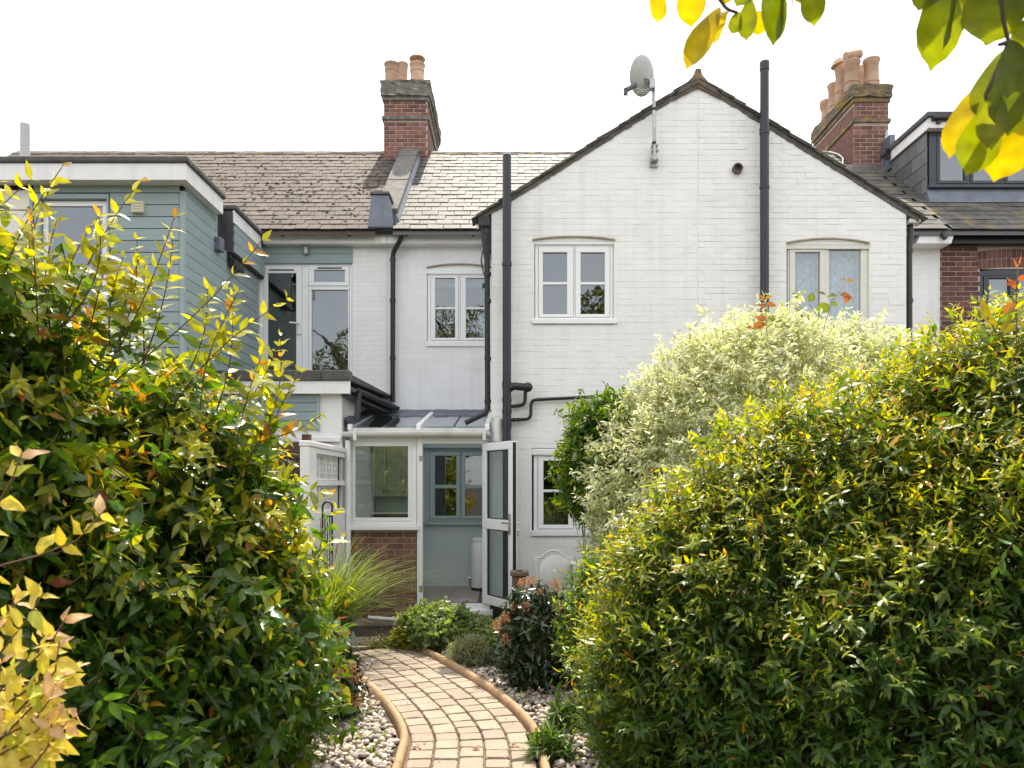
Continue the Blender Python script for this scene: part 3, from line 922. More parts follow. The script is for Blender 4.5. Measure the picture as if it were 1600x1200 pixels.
def eaves(parent, x0, x1, fmat, gmat):
    MB().box(x0, x1, 11.53, 11.70, Z(381, 11.55), Z(367, 11.55)).build('fascia', fmat, parent, bevel=0.004)
    mb = MB()
    r_ = 0.055
    n = 8
    zc = Z(360, 11.45) - 0.0
    for i in range(n):
        a0, a1 = math.pi + math.pi * i / n, math.pi + math.pi * (i + 1) / n
        p = [(11.465 + r_ * math.cos(a), zc + r_ * math.sin(a)) for a in (a0, a1)]
        q = [(11.465 + (r_ - 0.008) * math.cos(a), zc + (r_ - 0.008) * math.sin(a)) for a in (a0, a1)]
        mb.hexa([(x0, p[0][0], p[0][1]), (x1, p[0][0], p[0][1]), (x1, p[1][0], p[1][1]), (x0, p[1][0], p[1][1]),
                 (x0, q[0][0], q[0][1]), (x1, q[0][0], q[0][1]), (x1, q[1][0], q[1][1]), (x0, q[1][0], q[1][1])])
    k = int((x1 - x0) / 1.0)
    for i in range(k + 1):
        xx = x0 + 0.3 + i * 1.0
        if xx < x1 - 0.05: mb.box(xx - 0.02, xx + 0.02, 11.40, 11.53, zc - r_ - 0.012, zc + 0.01)
    mb.build('gutter', gmat, parent)

eaves(house_b, X(604, 11.5), XL - 0.02, M['fascia'], M['black'])
y = 11.6
dp = MB().tube(bend([(X(629, y), 11.47, Z(364, y)), (X(629, y), 11.47, Z(376, y)), (X(614, y), y, Z(396, y)), (X(613.5, y), y, Z(628, y))], 0.06), 0.036, 10)
for py in (406, 470, 560): dp.tube([(X(613.7, y), y, Z(py + 3, y)), (X(613.7, y), y, Z(py - 3, y))], 0.044, 10)
dp.build('downpipe', M['black'], house_b, auto=50)

# ---- house_a: main wall with the upstairs glazed door
D1 = px_rect(407, 550, 412, 640, YM)
wa = MB().plate(-9.5, PX - 0.003, 0.0, 5.5, YM, YM + 0.25, [D1]).build('wall', M['white_wall'], house_a)
rects = courses(X(551, YM), PX - 0.003, Z(640, YM), 5.42, [], BH=0.0705, J=0.0045, JP=0.0025)
lay_bricks(wa, YM, order(rects), M['paint'], proud=0.0018, tilt=0.004, jit=0.001, bev=0.003)
eaves(house_a, -3.74, X(603.6, 11.5), M['fascia'], M['black'])
bm_ = box_mesh('cladding_board', X(551, YM) - X(404, YM), 0.02, (Z(382, YM) - Z(412, YM)) / 2 - 0.006, M['clad'], 0.003)
for i in range(2):
    hh = (Z(382, YM) - Z(412, YM)) / 2
    piece('cladding_board', bm_, ((X(551, YM) + X(404, YM)) / 2, YM - 0.02, Z(412, YM) + hh * (i + 0.5)), (0.05, 0, 0), wa)
MB().lathe((X(478, 11.62), 11.62, Z(397, 11.62)), [(0.036, 0), (0.04, 0.02), (0.04, 0.11), (0.03, 0.12)], 14).box(X(478, 11.62) - 0.02, X(478, 11.62) + 0.02, 11.62, 11.69, Z(393, 11.62), Z(390, 11.62)).build('wall_light', M['steel'], house_a, auto=50)
gd = window(house_a, YM + 0.02, (407, 550, 413, 640), [(412, 472, 416, 636), (482, 546, 416, 447), (482, 546, 449, 636)],
            [(418, 463, 427, 620), (491, 539, 422, 441), (487, 544, 453, 625)], M['upvc'], (), None, room=1.2, name='glazed_door')
hd = MB().box(X(466, YM), X(470, YM), YM - 0.03, YM, Z(522, YM), Z(500, YM))
hd.tube([(X(468, YM), YM - 0.05, Z(506, YM)), (X(454, YM), YM - 0.06, Z(505, YM))], 0.012, 8).tube([(X(468, YM), YM - 0.05, Z(506, YM)), (X(468, YM), YM, Z(506, YM))], 0.012, 8)
hd.build('handle', M['upvc'], gd, auto=50)
tv_ = MB()
for a, b, py in ((420, 459, 421.5), (496, 534, 418.5)): tv_.box(X(a, YM), X(b, YM), YM - 0.006, YM + 0.02, Z(py + 1, YM), Z(py - 1, YM))
tv_.build('trickle_vent', M['lead'], gd)

# ---- house_a: two storey boarded extension
YA, XS = 9.02, -3.87
ZR = Z(255, 8.83)
A1 = px_rect(65, 168, 312, 520, YA)
XA0 = X(50, YA)
ext = MB().plate(-9.5, XS, 0.0, ZR - 0.1, YA + 0.02, YA + 0.2, [A1])
ext.box(XS - 0.2, XS - 0.0, YA + 0.2, 10.02, 0.0, ZR - 0.1).box(XS - 0.2, XS, 10.02, YM - 0.003, 0.0, Z(393, 10.1)).box(XS - 0.4, XS - 0.05, 10.02, 10.34, 2.5, ZR - 0.1)
ext.box(XS - 0.2, XS + 0.09, 10.36, YM - 0.003, Z(395, 10.36), ZR - 0.1)
ext = ext.build('wall', M['soot'], house_a)
MB().box(-9.5, XA0, YA - 0.03, YA + 0.018, 0.0, ZR - 0.25).build('wall', M['cream_wall'], house_a)
# boards: front
pitch = 18.6 / F * YA
z = Z(283, YA) - pitch
zs = []
while z > 0.6:
    zs.append(z)
    z -= pitch
tl = math.atan2(0.014, pitch)
def board(xa, xb, zc, y):
    piece('cladding_board', box_mesh('cladding_board', xb - xa, 0.018, pitch - 0.011, M['clad'], 0.003), ((xa + xb) / 2, y, zc + pitch / 2), (tl, 0, random.gauss(0, 0.0008)), ext)
for z in zs:
    if z + pitch > A1[2] - 0.05 and z < A1[3] - 0.02:
        board(XA0 + 0.02, A1[0] - 0.01, z, YA)
        board(A1[1] + 0.03, XS - 0.035, z, YA)
    elif z > 1.9:
        board(XA0 + 0.02, XS - 0.035, z, YA)
# boards: side, seen at a slant
def sboard(ya, yb, zc, x):
    piece('cladding_board', box_mesh('cladding_board', 0.018, yb - ya, pitch - 0.013, M['clad'], 0.003), (x, (ya + yb) / 2, zc + pitch / 2), (0, tl, 0), ext)
zlow = Z(395, 10.36)
for z in zs:
    if z > zlow:
        sboard(YA + 0.05, 10.0, z, XS + 0.012)
        sboard(10.40, YM - 0.02, z, XS + 0.105)
    elif z > 1.9:
        sj = random.choice([9.9, 10.4, 10.9])
        sboard(YA + 0.05, sj - 0.002, z, XS + 0.012)
        sboard(sj + 0.002, YM - 0.02, z, XS + 0.012)
tr = MB().box(XS - 0.03, XS + 0.026, YA - 0.016, YA + 0.045, 1.5, ZR - 0.25)
tr.box(XS + 0.0, XS + 0.03, 9.985, 10.015, zlow, ZR - 0.2).box(XA0 - 0.005, XA0 + 0.03, YA - 0.04, YA + 0.02, 1.5, ZR - 0.25)
tr.build('corner_trim', M['clad'], house_a, bevel=0.003)
MB().box(XS - 0.28, XS + 0.112, 10.335, 10.358, zlow, ZR - 0.02).build('lead_panel', M['dark_lead'], house_a)
MB().box(XS + 0.02, XS + 0.10, 9.93, 10.08, Z(393, 10), Z(372, 10)).build('hopper', M['lead'], house_a, bevel=0.012)
MB().box(XS + 0.03, XS + 0.13, 10.37, 10.75, Z(418, 10.45), Z(406, 10.45)).box(XS + 0.03, XS + 0.07, 10.37, 10.42, Z(406, 10.45), Z(386, 10.45)).build('gutter', M['black'], house_a, bevel=0.01)
# fascias and felt roof
zf = Z(281, 8.83)
fa = MB().box(-9.5, -3.75, 8.83, 8.855, zf, ZR)
fa.box(-3.775, -3.75, 8.856, 9.97, zf, ZR)
fa.box(-3.765, -3.74, 10.345, 11.45, zf + 0.02, ZR - 0.006)
fa.build('fascia', M['fascia'], house_a, bevel=0.003)
MB().box(-9.5, -3.777, 8.857, 9.0, zf, zf + 0.012).box(-3.86, -3.777, 9.0, 9.97, zf, zf + 0.012).build('soffit', M['fascia'], house_a)
ft = Z(243, 8.8)
MB().box(-9.5, -3.715, 8.80, 9.99, ZR + 0.002, ft).box(-9.5, -3.9, 9.99, 10.33, ZR + 0.002, ft - 0.01).box(-9.5, -3.70, 10.33, 11.6, ZR + 0.002, ft - 0.004).build('flat_roof', M['felt'], house_a, bevel=0.02)
window(house_a, YA + 0.03, (66, 167, 313, 520), [], [(75, 160, 322, 500)], M['upvc'], (), None, room=1.2)
wt = MB().box(A1[0] - 0.07, A1[0] - 0.003, YA - 0.03, YA + 0.03, A1[2], A1[3] + 0.06).box(A1[1] + 0.003, A1[1] + 0.025, YA - 0.03, YA + 0.03, A1[2], A1[3] + 0.06).box(A1[0] - 0.003, A1[1] + 0.003, YA - 0.03, YA + 0.03, A1[3] + 0.003, A1[3] + 0.06)
wt.build('window_trim', M['clad'], house_a, bevel=0.003)
vv = px_rect(206, 225, 315, 333, YA - 0.03)
vb = MB().box(*vv[:2], YA - 0.05, YA, *vv[2:])
for i in range(4):
    zz = vv[2] + (vv[3] - vv[2]) * (i + 0.5) / 4
    vb.box(vv[0] + 0.01, vv[1] - 0.01, YA - 0.058, YA - 0.05, zz - 0.01, zz + 0.006)
vb.build('vent', M['beige'], house_a, bevel=0.004)
fx = X(39, 10.0)
MB().tube([(fx, 10.0, ft - 0.02), (fx, 10.0, Z(194, 10))], 0.058, 16).build('flue', M['dish'], house_a, auto=50)
MB().tube([(fx, 10.0, ft - 0.02), (fx, 10.0, ft + 0.05)], 0.063, 12).build('flue_collar', M['steel'], house_a, auto=50)

# ---- house_a: ground floor extension
YE = 9.84
xe0, xe1 = XS + 0.004, X(534, YE)
zt = Z(595, 9.73)
gx_ = MB().plate(xe0, xe1, 0.0, zt - 0.02, YE, YE + 0.2, []).box(xe1 - 0.2, xe1, YE + 0.2, YM - 0.003, 0.0, zt - 0.02)
gx_ = gx_.build('wall', M['white_wall'], house_a)
for i in range(4):
    h4 = (Z(616, YE) - Z(672, YE)) / 4
    piece('cladding_board', box_mesh('cladding_board', X(497, YE) - xe0 - 0.01, 0.018, h4 - 0.012, M['clad'], 0.003), ((xe0 + X(497, YE)) / 2, YE - 0.02, Z(672, YE) + h4 * (i + 0.5)), (math.atan2(0.014, h4), 0, 0), gx_)
MB().box(X(496, YE), X(500, YE), YE - 0.035, YE, Z(673, YE), Z(615, YE)).build('corner_trim', M['clad'], house_a)
MB().box(X(440, YE), X(533, YE), YE - 0.06, YE + 0.02, Z(691, YE), Z(683, YE)).build('ledge', M['white_wall'], house_a, bevel=0.01)
fx1 = X(547, 9.73)
MB().box(xe0, fx1, 9.73, 9.755, Z(615, 9.73), zt).box(xe0, fx1 - 0.01, 9.757, YE, Z(615, 9.73), Z(615, 9.73) + 0.01).build('fascia', M['fascia'], house_a, bevel=0.003)
mb = MB()
n = 5
for i in range(n):   # felt upstand in bays along the front
    a, b = xe0 + (fx1 - xe0) * i / n, xe0 + (fx1 - xe0) * (i + 1) / n
    mb.box(a + 0.002, b - 0.002, 9.70, 9.9, zt + 0.002, Z(578, 9.7))
mb.hexa([(xe0, 9.9, zt + 0.002), (fx1, 9.9, zt + 0.002), (fx1 + 0.22, YM - 0.004, zt + 0.002), (xe0, YM - 0.004, zt + 0.002),
         (xe0, 9.9, zt + 0.10), (fx1, 9.9, zt + 0.10), (fx1 + 0.22, YM - 0.004, zt + 0.04), (xe0, YM - 0.004, zt + 0.04)])
mb.build('flat_roof', M['felt'], house_a, bevel=0.012)
ga, gb = Vector((fx1 + 0.03, 9.80, Z(606, 9.8))), Vector((X(619, 11.6), 11.6, Z(636, 11.6)))
gt = MB()
for i in range(8):
    a0, a1 = math.pi + math.pi * i / 8, math.pi + math.pi * (i + 1) / 8
    f_ = lambda p, a, r_: tuple(p + Vector((r_ * math.cos(a), 0, r_ * math.sin(a))))
    gt.hexa([f_(ga, a0, .06), f_(ga, a1, .06), f_(gb, a1, .06), f_(gb, a0, .06), f_(ga, a0, .052), f_(ga, a1, .052), f_(gb, a1, .052), f_(gb, a0, .052)])
gt.build('gutter', M['black'], house_a)
MB().hexa([tuple(ga + Vector((-0.16, 0, -0.10))), tuple(ga + Vector((-0.06, 0, -0.10))), tuple(gb + Vector((-0.06, 0, -0.12))), tuple(gb + Vector((-0.26, 0, -0.12))),
           tuple(ga + Vector((-0.16, 0, 0.03))), tuple(ga + Vector((-0.06, 0, 0.03))), tuple(gb + Vector((-0.06, 0, 0.03))), tuple(gb + Vector((-0.26, 0, 0.03)))]).build('soffit', M['black'], house_a)
MB().tube([(X(561, 9.9), 9.9, Z(612, 9.9)), (X(557.5, 9.86), 9.86, Z(658, 9.86))], 0.036, 12).tube([(X(558, 9.86), 9.86, Z(652, 9.86)), (X(557.5, 9.86), 9.86, Z(659, 9.86))], 0.043, 12).build('downpipe', M['black'], house_a, auto=50)

# ---- house_c main wall and house_d
MB().plate(XR, P2 - 0.01, 0, 5.5, YM, YM + 0.25, []).build('wall', M['paint'], house_c)
wcm = MB().box(XR + 0.01, P2 - 0.012, YM - 0.004, YM + 0.01, 0.0, 5.45).build('wall', M['paint'], house_c)
rects = courses(XR, P2 - 0.012, 3.3, 5.42, [], BH=0.0705, J=0.0045, JP=0.0025)
lay_bricks(wcm, YM - 0.004, order(rects), M['paint'], proud=0.0018, tilt=0.004, jit=0.001, bev=0.003)
x0, x1 = X(1428, 11.5), X(1487, 11.5)
MB().hexa([(x0, 11.42, Z(383, 11.5)), (x1 - 0.05, 11.42, Z(383, 11.5)), (x1 - 0.05, YM, Z(383, 11.5)), (x0, YM, Z(383, 11.5)),
           (x0 + 0.06, 11.42, Z(368, 11.5)), (x1, 11.42, Z(368, 11.5)), (x1, YM, Z(368, 11.5)), (x0 + 0.06, YM, Z(368, 11.5))]).build('fascia', M['fascia'], house_c, bevel=0.006)
mb = MB().tube([(X(1424, 11.45), 11.45, Z(361, 11.45)), (X(1489, 11.45), 11.45, Z(362, 11.45))], 0.05, 12)
mb.tube([(X(1472, 11.4), 11.4, Z(364, 11.4)), (X(1476, 11.38), 11.36, Z(374, 11.4))], 0.035, 10)
mb.build('gutter', M['black'], house_c, auto=50)
W6 = px_rect(1530, 1640, 421, 560, YM)
xd0 = P2 - 0.008
wd = MB().plate(xd0, 11.0, 0, 5.5, YM - 0.02, YM + 0.23, [W6]).build('wall', M['red_mortar'], house_d)
ar = px_rect(1526, 1645, 392, 424, YM)
rects = courses(xd0, 9.3, 2.6, 5.45, [shr(W6), ar], flemish=False)
rects.sort(key=lambda q: (0 if (q[0] / YM * F + 800) < 1610 and q[2] > Z(520, YM) else 1, -q[2]))
lay_bricks(wd, YM - 0.02, rects, M['red_brick'], proud=0.006, tilt=0.004)
# soldier arch
for i in range(24):
    xx = ar[0] + 0.035 + i * 0.0745
    if xx > 9.3: break
    zz = (ar[2] + ar[3]) / 2 + 0.04 * (1 - ((xx - (W6[0] + W6[1]) / 2) / 0.6) ** 2)
    for s in range(2):
        piece('brick', box_mesh('brick', 0.062, 0.03, 0.13, M['red_brick'], 0.003), (xx, YM - 0.012 - random.uniform(0.0, 0.004), zz - 0.07 + 0.14 * s), (0, (xx - (W6[0] + W6[1]) / 2) * 0.12, 0), wd)
window(house_d, YM + 0.0, (1531, 1640, 428, 555), [(1536, 1586, 431, 552)], [(1545, 1577, 435, 545), (1592, 1630, 435, 545)], M['anthracite'], (), None)
MB().prism([(X(1531, YM), Z(428, YM)), (X(1640, YM), Z(428, YM)), (X(1640, YM), Z(423, YM)), (X(1585, YM), Z(418, YM)), (X(1531, YM), Z(424, YM))], YM, YM + 0.06).build('arch_infill', M['anthracite'], house_d)
MB().box(X(1545, 11.9), X(1577, 11.9), 11.88, 11.9, Z(463, 11.9), Z(434, 11.9)).build('blind', M['blind'], house_d)
eaves(house_d, X(1489, 11.45), 11.0, M['black'], M['black'])

# dormer on house_d
YD = 12.42
dx = X(1450, YD)
zt_ = Z(190, YD)
dm = MB()
zb_ = Z(293, YD)
D_open = [px_rect(1462, 1640, 207, 288, YD)]
yb = EY + (zt_ - EZ) / PITCH
dm.prism([(dx, zb_ - 0.25), (dx + 2.6, zb_ - 0.25), (dx + 2.6, zb_), (dx, zb_)], YD, YD + 0.05)
# cheek: triangle between roof and dormer ceiling
ck = [(YD + 0.052, roof_z(YD) - 0.05), (yb, zt_), (YD + 0.052, zt_)]
dm.add([(dx, y_, z_) for y_, z_ in ck] + [(dx + 0.08, y_, z_) for y_, z_ in ck], [(0, 2, 1), (3, 4, 5), (0, 1, 4, 3), (1, 2, 5, 4), (2, 0, 3, 5)])
dm = dm.build('dormer', M['slate_dark'], house_d)
rows, g = 6, 0.235
for i in range(rows):
    za = roof_z(YD) - 0.05 + i * g
    y_ = YD + 0.01 - (0.15 if i % 2 else 0)
    while True:
        ya, yb2 = max(y_, YD + 0.002), y_ + 0.30
        ymax = EY + (za + g * 1.0 - EZ) / PITCH
        yb2 = min(yb2, ymax + 0.05)
        if ya >= yb2 - 0.03: break
        if za + g < zt_ + 0.02:
            piece('slate', box_mesh('slate', 0.012, yb2 - ya - 0.008, g + 0.03, M['slate_dark'], 0.002), (dx - 0.016, (ya + yb2) / 2, za + g / 2), (random.gauss(0, 0.012), 0.035, 0), dm)
        y_ += 0.30
fr = window(house_d, YD, (1452, 1650, 200, 293), [], [(1469, 1507, 212, 282), (1521, 1561, 212, 282), (1575, 1614, 212, 282), (1626, 1645, 212, 282)], M['anthracite'], (), (1449, 1652, 290, 295), room=0.45, margin=-0.06)
for a, b in ((1464, 1512), (1516, 1566), (1570, 1619)):
    q = px_rect(a, b, 207, 287, YD)
    i_ = px_rect(a + 4.5, b - 4.5, 211.5, 282.5, YD)
    MB().plate(*q, YD - 0.014, YD - 0.001, [i_]).build('sash', M['anthracite'], fr, bevel=0.003)
# white bargeboard along the cheek, front fascia, felt top
MB().box(dx - 0.06, dx - 0.03, YD - 0.13, yb + 0.1, zt_ - 0.16, zt_).box(dx - 0.03, dx + 2.6, YD - 0.13, YD - 0.10, zt_ - 0.16, zt_).box(dx - 0.03, dx + 2.6, YD - 0.10, YD + 0.0, zt_ - 0.16, zt_ - 0.14).build('fascia', M['fascia'], dm)
MB().box(dx - 0.10, dx + 2.6, YD - 0.17, yb + 0.4, zt_ + 0.003, Z(181, YD)).build('felt_roof', M['felt'], dm, bevel=0.02)
mb = MB().tube([(dx - 0.02, YD - 0.16, zt_ - 0.02), (dx + 2.6, YD - 0.16, zt_ - 0.02)], 0.04, 10)
mb.box(dx + 0.06, dx + 0.12, YD - 0.17, YD - 0.1, zt_ - 0.1, zt_)
mb.build('gutter', M['black'], dm)
zl = Z(316, YD - 0.06)
MB().hexa([(dx - 0.03, YD - 0.12, zl - 0.02), (dx + 2.6, YD - 0.12, zl - 0.02), (dx + 2.6, YD - 0.004, zl + 0.03), (dx - 0.03, YD - 0.004, zl + 0.03),
           (dx - 0.03, YD - 0.10, zl + 0.03), (dx + 2.6, YD - 0.10, zl + 0.03), (dx + 2.6, YD - 0.004, zb_ - 0.02), (dx - 0.03, YD - 0.004, zb_ - 0.02)]).build('lead_apron', M['lead'], dm)

# ---- chimneys
def chimney(parent, x0, x1, y0, y1, z0, z_band, z_neck, z_cap0, z_cap1, capmat, sidename, two_tone=False):
    root = MB().box(x0, x1, y0, y1, z0, z_cap0).build('chimney', M['chim_mortar'], parent)
    me = {}
    def face(za, zb):
        k, z = 0, za
        while z + 0.05 < zb:
            x = x0 - (0.11 if k % 2 else 0)
            while x < x1 - 0.02:
                a, b = max(x, x0 - 0.001), min(x + 0.215, x1 + 0.001)
                if b - a > 0.03:
                    b -= 0.005
                    key = round(b - a, 3)
                    if key not in me: me[key] = box_mesh('brick', b - a, 0.03, 0.062, M['chim_brick'], 0.004)
                    piece('brick', me[key], ((a + b) / 2, y0 + 0.009 - random.uniform(0, 0.004), z + 0.0325), (random.gauss(0, 0.01), 0, random.gauss(0, 0.008)), root)
                x += 0.225
            z += 0.075
            k += 1
    face(z0, z_band)
    face(z_band + 0.075, z_neck)
    # long sides as one joined piece each
    mb = MB()
    for sx in (x0, x1):
        z, k = z0, 0
        while z + 0.05 < z_neck:
            y = y0 - (0.11 if k % 2 else 0)
            while y < y1 - 0.02:
                a, b = max(y, y0 + 0.03), min(y + 0.215, y1)
                if b - a > 0.03: mb.box(sx - 0.007, sx + 0.007, a, b - 0.006, z, z + 0.061)
                y += 0.225
            z += 0.075
            k += 1
    mb.build('side_brickwork', M['chim_brick'], root, kind='stuff')
    # projecting band, corbel courses, cap
    def ring(za, zb, o, mat, name, bev=0.008, mortar=False):
        return MB().box(x0 - o, x1 + o, y0 - o, y1 + o, za, zb).build(name, mat, root, bevel=bev)
    ring(z_band, z_band + 0.072, 0.035, capmat, 'string_course')
    ring(z_neck, z_neck + 0.075, 0.03, capmat, 'corbel')
    ring(z_neck + 0.077, z_cap0, 0.045, capmat, 'corbel')
    # rough weathered cap
    bm = bmesh.new()
    bmesh.ops.create_cube(bm, size=1.0)
    bmesh.ops.subdivide_edges(bm, edges=bm.edges[:], cuts=7, use_grid_fill=True)
    for v in bm.verts:
        u, w, t = v.co.x + 0.5, v.co.y + 0.5, v.co.z + 0.5
        p = Vector((x0 - 0.058 + (x1 - x0 + 0.116) * u, y0 - 0.058 + (y1 - y0 + 0.116) * w, z_cap0 + (z_cap1 - z_cap0) * t))
        j = 0.016
        p += Vector((random.uniform(-j, j), random.uniform(-j, j), random.uniform(-j, j)))
        if t > 0.9:
            c = Vector(((x0 + x1) / 2, (y0 + y1) / 2, p.z))
            p = p + (c - p) * 0.07
        v.co = p
    me_ = bpy.data.meshes.new('cap')
    bm.to_mesh(me_)
    bm.free()
    me_.materials.append(capmat)
    link(bpy.data.objects.new('cap', me_), root)
    return root


def pot(root, x, y, z, r, h, cowl=None, rib=True):
    pr = [(r * 0.95, 0), (r * 0.98, h * 0.25), (r * 1.06, h * 0.26), (r * 1.06, h * 0.31), (r * 0.97, h * 0.32), (r * 0.92, h * 0.8), (r * 1.0, h * 0.82), (r * 1.0, h * 0.87), (r * 1.12, h * 0.93), (r * 1.14, h * 0.97), (r * 1.05, h), (r * 0.8, h), (r * 0.75, h * 0.7)]
    if not rib: pr = [(r, 0), (r * 0.95, h * 0.6), (r * 0.94, h * 0.62), (r * 1.02, h * 0.64), (r * 1.0, h * 0.68), (r * 1.03, h * 0.9), (r * 1.12, h * 0.93), (r * 1.12, h), (r * 0.85, h), (r * 0.8, h * 0.7)]
    mb = MB().lathe((x, y, z), pr, 20)
    o = mb.build('chimney_pot', M['pot'], root, auto=45)
    return o

cl = chimney(house_b, X(600, 14.3), X(668, 14.3), 14.3, 16.3, roof_z(14.3) - 0.25, Z(188, 14.3), Z(158, 14.3), Z(151, 14.3), Z(124, 14.3), M['lichen_cap'], 'left')
zc = Z(126, 14.3)
pot(cl, X(612.5, 14.5), 14.5, zc, 0.135, Z(92, 14.5) - Z(126, 14.5), rib=False)
pot(cl, X(629, 15.0), 15.0, zc, 0.10, Z(100, 15) - zc, rib=False)
pot(cl, X(652, 14.5), 14.5, zc, 0.135, Z(101, 14.5) - zc, rib=False)
MB().lathe((X(652, 14.5), 14.5, Z(101, 14.5)), [(0.07, 0), (0.07, 0.06), (0.15, 0.09), (0.155, 0.11), (0.12, 0.14), (0, 0.16)], 18).build('cowl', M['pot'], cl, auto=50)
for yy in (15.2, 15.8): pot(cl, X(655, 14.5) + 0.02, yy, zc, 0.125, 0.28, rib=False)

cr = chimney(house_c, X(1335, 13.85), X(1388, 13.85), 13.85, 15.65, roof_z(13.85) - 0.25, Z(192, 13.85), Z(160, 13.85), Z(153, 13.85), Z(131, 13.85), M['lichen_gold'], 'right')
zc = Z(133, 13.85)
pot(cr, X(1331, 14.1), 14.1, zc, 0.135, Z(96, 14.1) - zc)
pot(cr, X(1361.5, 14.1), 14.1, zc, 0.135, Z(93, 14.1) - zc)
pot(cr, X(1347, 14.7), 14.7, zc, 0.12, Z(106, 14.7) - zc)
pot(cr, X(1315, 14.5), 14.5, zc, 0.12, Z(104, 14.5) - zc)
pot(cr, X(1304, 15.0), 15.0, zc, 0.125, Z(132, 15.0) - zc if Z(132, 15) - zc > 0.2 else 0.35)
pot(cr, X(1293, 15.4), 15.4, zc, 0.125, 0.36)
cw = MB().tube([(X(1319, 14.1), 14.05, Z(91, 14.1)), (X(1344, 14.1), 14.1, Z(84, 14.1))], 0.08, 14).lathe((X(1331, 14.1), 14.1, Z(96, 14.1)), [(0.1, 0), (0.11, 0.03), (0.06, 0.06)], 14)
cw.build('cowl', M['pot'], cr, auto=50)
MB().lathe((X(1312, 14.5), 14.5, Z(104, 14.5)), [(0.13, 0.0), (0.16, 0.03), (0.10, 0.12), (0.0, 0.13)], 14, axis=(-0.25, 0, 1)).build('cowl', M['pot'], cr, auto=50)
MB().lathe((X(1291, 15.4), 15.4, zc + 0.34), [(0.11, 0), (0.13, 0.03), (0.12, 0.14), (0.1, 0.15)], 14).build('cowl', M['pot'], cr, auto=50)
# stepped lead flashing and the small lead valley at the chimney's right edge
fl = MB()
for i in range(9):
    z = Z(262, 13.84) + i * 0.075
    xr = X(1388, 13.84)
    fl.add([(xr + 0.004, 13.835, z), (xr - 0.13 + 0.008 * i, 13.835, z + 0.0), (xr - 0.10 + 0.008 * i, 13.835, z + 0.075), (xr + 0.004, 13.835, z + 0.075),
            (xr + 0.004, 13.832, z), (xr - 0.13 + 0.008 * i, 13.832, z), (xr - 0.10 + 0.008 * i, 13.832, z + 0.075), (xr + 0.004, 13.832, z + 0.075)], [(4, 7, 6, 5), (0, 1, 2, 3), (0, 4, 5, 1), (1, 5, 6, 2)])
fl.build('lead_flashing', M['steel'], cr)
MB().box(X(1384, 13.7), X(1392, 13.7), 13.55, 13.83, Z(268, 13.7), Z(216, 13.7)).build('flashing_upstand', M['lead'], house_d)
MB().box(X(1385, 13.5), X(1391, 13.5), 13.50, 13.548, Z(248, 13.5), Z(232, 13.5)).build('gutter_end', M['black'], house_d)
MB().hexa([(X(1329, 13.7), 13.65, roof_z(13.65) + 0.02), (X(1392, 13.7), 13.65, roof_z(13.65) + 0.02), (X(1392, 13.7), 13.845, roof_z(13.85)), (X(1329, 13.7), 13.845, roof_z(13.85)),
           (X(1330, 13.7), 13.70, roof_z(13.7) + 0.12), (X(1392, 13.7), 13.70, roof_z(13.7) + 0.12), (X(1392, 13.7), 13.845, roof_z(13.85) + 0.1), (X(1330, 13.7), 13.845, roof_z(13.85) + 0.1)]).build('chimney_apron', M['coping'], cr, bevel=0.015)
# ridge of the wing valley behind the verge, with a loose white cable
MB().tube([(X(1295, 13.0), 13.0, Z(237, 13.0)), (X(1310, 13.0), 13.0, Z(241, 13.0)), (X(1315, 13.0), 12.95, Z(249, 13.0)), (X(1316, 12.9), 12.9, Z(268, 12.9))], 0.012, 6).build('cable', M['upvc'], house_c)

# ------------------------------------------------------------------ porch
YP = 9.95
porch = thing('porch', 'white framed lean-to porch with open glazed door over brown brick', 'porch', (X(655, YP), 10.6, 0))
zfl = Z(944, YP)
xl, xr = X(545, YP), X(764, YP)
bw = MB().box(xl + 0.03, X(650, YP), YP + 0.012, YP + 0.2, 0.0, Z(828, YP)).build('dwarf_wall', M['brown_mortar'], porch)
rects = courses(xl + 0.03, X(650, YP) - 0.002, Z(966, YP), Z(828, YP) - 0.004, [])
lay_bricks(bw, YP + 0.012, order(rects), M['brown_brick'], proud=0.007, tilt=0.004)
MB().box(xl + 0.02, X(768, YP), YP + 0.03, YP + 0.21, 0.0, Z(966, YP)).build('plinth', M['soot'], porch)
# window above the dwarf wall
window(porch, YP + 0.03, (546, 651, 684, 820), [], [(554.5, 637.5, 697, 809)], M['upvc'], (), None, room=0, glass='porchglass')
MB().plate(*px_rect(551, 642, 693, 814, YP), YP + 0.018, YP + 0.034, [px_rect(554.5, 637.5, 697, 809, YP)]).build('bead', M['upvc'], porch, bevel=0.004)
MB().box(X(546, YP), X(655, YP), YP - 0.05, YP + 0.06, Z(828, YP), Z(820.5, YP)).build('sill', M['upvc'], porch, bevel=0.008)
